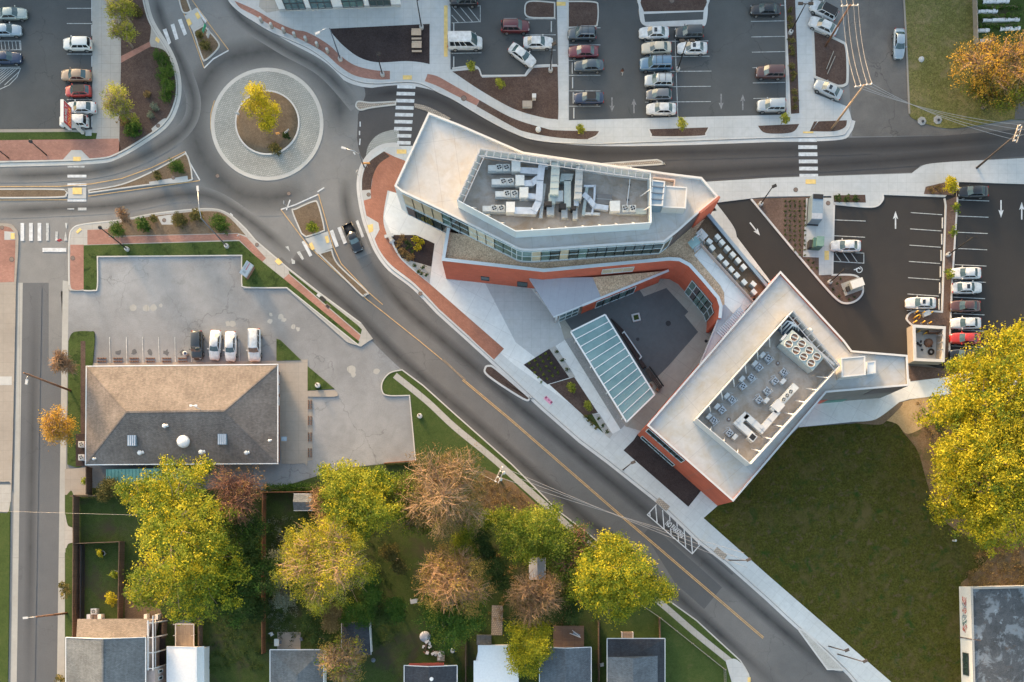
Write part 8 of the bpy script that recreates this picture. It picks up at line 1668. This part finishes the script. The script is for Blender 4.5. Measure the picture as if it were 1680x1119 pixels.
# garden rows under white covers
plain('row_cover', (.62, .63, .63), .7, var=.15, scale=2)
for i, (x0, x1, y, s) in enumerate(((1611, 1654, 4, 'at the top edge'), (1603, 1635, 20, 'second from the top, shorter'), (1611, 1671, 34, 'widest, in the middle'), (1603, 1622, 51, 'left piece of the fourth row'), (1639, 1672, 48, 'right piece of the fourth row'), (1606, 1624, 68, 'lowest and smallest'))):
    u = empty('row_cover', (*W((x0 + x1) / 2, y).xy, .1), .03, 'white garden row cover, ' + s, 'row cover', 'garden row covers'); b = MB(); L = (x1 - x0) / 10; pr = [(-.32, 0), (-.25, .22), (0, .33), (.25, .22), (.32, 0)]; n = 8
    for j in range(n):
        a, c = -L / 2 + L * j / n, -L / 2 + L * (j + 1) / n; w0, w1 = (random.uniform(.75, 1.1) for _ in range(2))
        for k in range(4): b.poly([(a, pr[k][0] * w0, pr[k][1] * w0), (c, pr[k][0] * w0, pr[k][1] * w0), (c, pr[k + 1][0] * w0, pr[k + 1][1] * w0), (a, pr[k + 1][0] * w0, pr[k + 1][1] * w0)])
    part(b, 'cloth', 'row_cover', u); b = MB()
    for t in (-.4, 0, .4): b.tube([(L * t, -.34, 0), (L * t, 0, .38), (L * t, .34, 0)], .02, 4)
    part(b, 'hoop', 'steel', u)
for y, s in ((12, 'upper'), (27, 'middle'), (42, 'lower')): shrub(1640, y, 6, 'low green vegetable row between white covers, %s of three' % s, G_, .5, 700, 'hedge', [(1608 + 9 * i, y, 4, .3) for i in range(8)])
# yard clutter
def yard(name, px, py, label, cat, fn, rz=0, z=.11): u = empty(name, (*W(px, py).xy, z), rz, label, cat); fn(u); return u
def chair(u, m='coping_white'):
    b = MB(); b.box((0, 0, .42), (.55, .55, .06)); part(b, 'seat', m, u); b = MB(); b.box((0, .27, .75), (.55, .06, .6)); part(b, 'backrest', m, u)
    for x in (-.23, .23):
        for y in (-.23, .23): b = MB(); b.box((x, y, .2), (.06, .06, .4)); part(b, 'leg', m, u)
def grill(u): b = MB(); b.box((0, 0, .85), (.75, 1.15, .4)); part(b, 'lid', 'unit_white', u); b = MB(); b.box((0, 0, .35), (.6, 1.0, .6)); part(b, 'cart', 'steel', u); b = MB(); b.box((.55, 0, .7), (.35, .6, .05)); part(b, 'side_shelf', 'steel_dark', u)
yard('barbecue_grill', 457, 1053, 'white barbecue grill at the left side of the concrete patio', 'grill', grill)
yard('patio_chair', 447, 1040, 'white patio chair left of the patio corner', 'chair', lambda u: chair(u), .5); yard('patio_chair', 496, 1048, 'dark patio chair on the right of the patio', 'chair', lambda u: chair(u, 'steel_dark'), -1.2)
def tramp(u): b = MB(); b.lathe((0, 0, .55), [(1.0, 0), (1.05, .05), (.95, .08)], 20); part(b, 'mat', 'louver_blue', u); b = MB(); [b.tube([(.9 * math.cos(a), .9 * math.sin(a), 0), (.9 * math.cos(a), .9 * math.sin(a), .55)], .04, 5) for a in (.4, 2, 3.5, 5.1)]; part(b, 'legs', 'steel', u)
yard('round_cover', 698, 1044, 'round grey blue covered tub on the grass below the green tree', 'tub', lambda u: (part(MB().lathe((0, 0, 0), [(.85, 0), (.9, .45), (.5, .55), (.1, .58)], 18), 'cover', 'metal_roof', u, True), part(MB().lathe((.25, -.2, .5), [(.3, 0), (.24, .1)], 12), 'lid', 'steel', u)))
def junk(u):
    random.seed(11); b = MB()
    for i in range(9): b.box((random.uniform(-1.3, 1.3), random.uniform(-1, 1), random.uniform(.15, .45)), (random.uniform(.25, .8), random.uniform(.15, .5), random.uniform(.2, .6)), random.uniform(0, 3))
    part(b, 'boards', 'wood_white', u); b = MB()
    for i in range(6): b.box((random.uniform(-1.2, 1.2), random.uniform(-1, 1), .15), (.7, .16, .16), random.uniform(0, 3))
    part(b, 'scraps', 'rust', u)
yard('scrap_pile', 707, 1062, 'pile of pale scrap behind the dark charcoal house, left heap', 'scrap pile', junk); yard('patio_table', 724, 1075, 'cluttered pale table behind the dark charcoal house', 'table', lambda u: (part(MB().box((0, 0, .72), (1.2, 1.7, .06)), 'table_top', 'pavement_tan', u), part(MB().box((-.2, .2, .82), (.5, .8, .14), .4).box((-.3, -.5, .8), (.4, .3, .1)), 'clutter', 'wood_white', u), part(MB().box((-.5, 0, .35), (.08, 1.4, .7)).box((.5, 0, .35), (.08, 1.4, .7)), 'trestle', 'pole_dark', u)))
yard('water_barrel', 743, 1067, 'blue barrel beside the cluttered table', 'barrel', lambda u: (part(MB().lathe((0, 0, 0), [(.38, 0), (.42, .4), (.38, .85)], 14), 'drum', 'paint_blue', u, True), part(MB().cyl((0, 0, .85), .3, .04, 12), 'lid', 'coping_white', u)))
yard('kettle_grill', 614, 1082, 'small dark round grill near the white shed trim', 'grill', lambda u: (part(MB().lathe((0, 0, .5), [(.1, 0), (.36, .15), (.38, .28), (.2, .42)], 14), 'bowl', 'steel_dark', u, True), part(MB().beam((.2, 0, 0), (.1, 0, .6), .05).beam((-.2, .2, 0), (-.1, .1, .6), .05).beam((-.2, -.2, 0), (-.1, -.1, .6), .05), 'legs', 'steel', u)))
yard('folding_frame', 943, 1040, 'white folded frame lying on the brown patio behind the mottled roof house', 'frame', lambda u: (part(MB().beam((-.9, .2, .5), (.9, -.5, .7), .1).beam((-.5, .7, .5), (.8, -.4, .65), .08), 'frame_bar', 'frame_white', u), part(MB().box((.2, 0, .45), (1.2, .5, .06), -.5), 'canvas', 'louver_blue', u)), 0, .5)
yard('patio_chair', 987, 1090, 'white garden chair in the gap beside the two level house', 'chair', lambda u: chair(u), .2); yard('bicycle_trailer', 680, 986, 'pale tarpaulin covered swing in the yard left of the half leafed tree', 'swing', lambda u: (part(MB().box((0, 0, .9), (1.1, .7, .08), .2), 'cover', 'coping_white', u), part(MB().beam((-.6, -.4, 0), (-.5, 0, 1), .06).beam((.6, -.4, 0), (.5, 0, 1), .06).beam((-.6, .4, 0), (-.5, 0, 1), .06).beam((.6, .4, 0), (.5, 0, 1), .06), 'frame', 'steel', u)))
flat('footpath', [(807, 993), (825, 993), (824, 1042), (806, 1042)], .115, 'cobble_tan')
for i, (px, py, s) in enumerate(((172, 908, 'upper'), (193, 940, 'lower'))):
    yard('plant_ring', px, py, 'white wire plant ring beside a yellow bush, %s one' % s, 'plant support', lambda u: (part(MB().lathe((0, 0, .55), [(.42, 0), (.42, .06), (.36, .06), (.36, 0)], 18), 'ring', 'coping_white', u), part(MB().beam((.4, 0, 0), (.4, 0, .6), .04).beam((-.4, 0, 0), (-.4, 0, .6), .04), 'stakes', 'steel', u)))
yard('well_cover', 1563, 887, 'small white standpipe in the bare patch of the dark field', 'standpipe', lambda u: (part(MB().cyl((0, 0, 0), .16, .7, 10), 'pipe', 'coping_white', u), part(MB().lathe((0, 0, .7), [(.2, 0), (.2, .08), (.06, .14)], 10), 'cap', 'coping_white', u)))
yard('boulder', 1511, 98, 'pale flat stone lying on the dry field', 'stone', lambda u: part(MB().lathe((0, 0, -.05), [(.5, 0), (.42, .2), (.2, .3)], 7), 'rock', 'pavement', u), .4)
for px, py, s in ((1512, 199, 'left'), (1538, 197, 'right')):
    yard('concrete_slab', px, py, 'grey concrete pad with a cover on the dry field edge, %s one' % s, 'slab', lambda u: (part(MB().lathe((0, 0, -.02), [(.75, 0), (.7, .05), (.5, .07)], 7), 'pad', 'gravel_grey', u), part(MB().cyl((.1, -.1, .08), .22, .05, 10), 'cover', 'iron_dark', u)))
for px, py, a, s in ((1361, 100, 68, 'left'), (1359 + 4, 108, 66, 'right')):
    yard('timber_stake', px, py, 'pale timber lying on the kerbed mulch island, %s one' % s, 'timber', lambda u: (part(MB().box((0, 0, .08), (3.2, .12, .12)), 'timber', 'pavement_tan', u)), R(a), .12)
# ------------------------------------------------------------------ light, sky, camera
SUN_AZ = R(-28); SUN_EL = R(SUN_E)
d = Vector((math.sin(SUN_AZ) * math.cos(SUN_EL), math.cos(SUN_AZ) * math.cos(SUN_EL), math.sin(SUN_EL)))
w = bpy.data.worlds.new('World'); SC.world = w; w.use_nodes = True
nt = w.node_tree; bg = nt.nodes['Background']
sky = nt.nodes.new('ShaderNodeTexSky'); sky.sky_type = 'NISHITA'; sky.sun_disc = False
sky.sun_elevation = SUN_EL; sky.sun_rotation = SUN_AZ; sky.air_density = 1.0; sky.dust_density = 3.5; sky.ozone_density = .6
nt.links.new(sky.outputs[0], bg.inputs['Color']); bg.inputs['Strength'].default_value = SKY_S
L = bpy.data.lights.new('sun', 'SUN'); L.energy = SUN_S; L.angle = R(8); L.color = SUN_C
so = bpy.data.objects.new('sun', L); COL.objects.link(so); so.rotation_euler = (-d).to_track_quat('-Z', 'Y').to_euler(); so.location = d * 300
cam = bpy.data.cameras.new('camera'); co = bpy.data.objects.new('camera', cam); COL.objects.link(co); SC.camera = co
co.location = (0, 0, H); co.rotation_euler = (0, 0, 0)
cam.sensor_fit = 'HORIZONTAL'; cam.sensor_width = 36; cam.lens = 36 * 1300 / 1680
cam.shift_x = -(NX - 840) / 1680; cam.shift_y = (NY - 559.5) / 1680
cam.clip_start = 1; cam.clip_end = 3000
SC.view_settings.view_transform = 'Standard'; SC.view_settings.look = 'None'; SC.view_settings.exposure = EXPO; SC.view_settings.gamma = 1
SC.cycles.max_bounces = 5; SC.cycles.diffuse_bounces = 3; SC.cycles.use_denoising = True; SC.cycles.transparent_max_bounces = 8
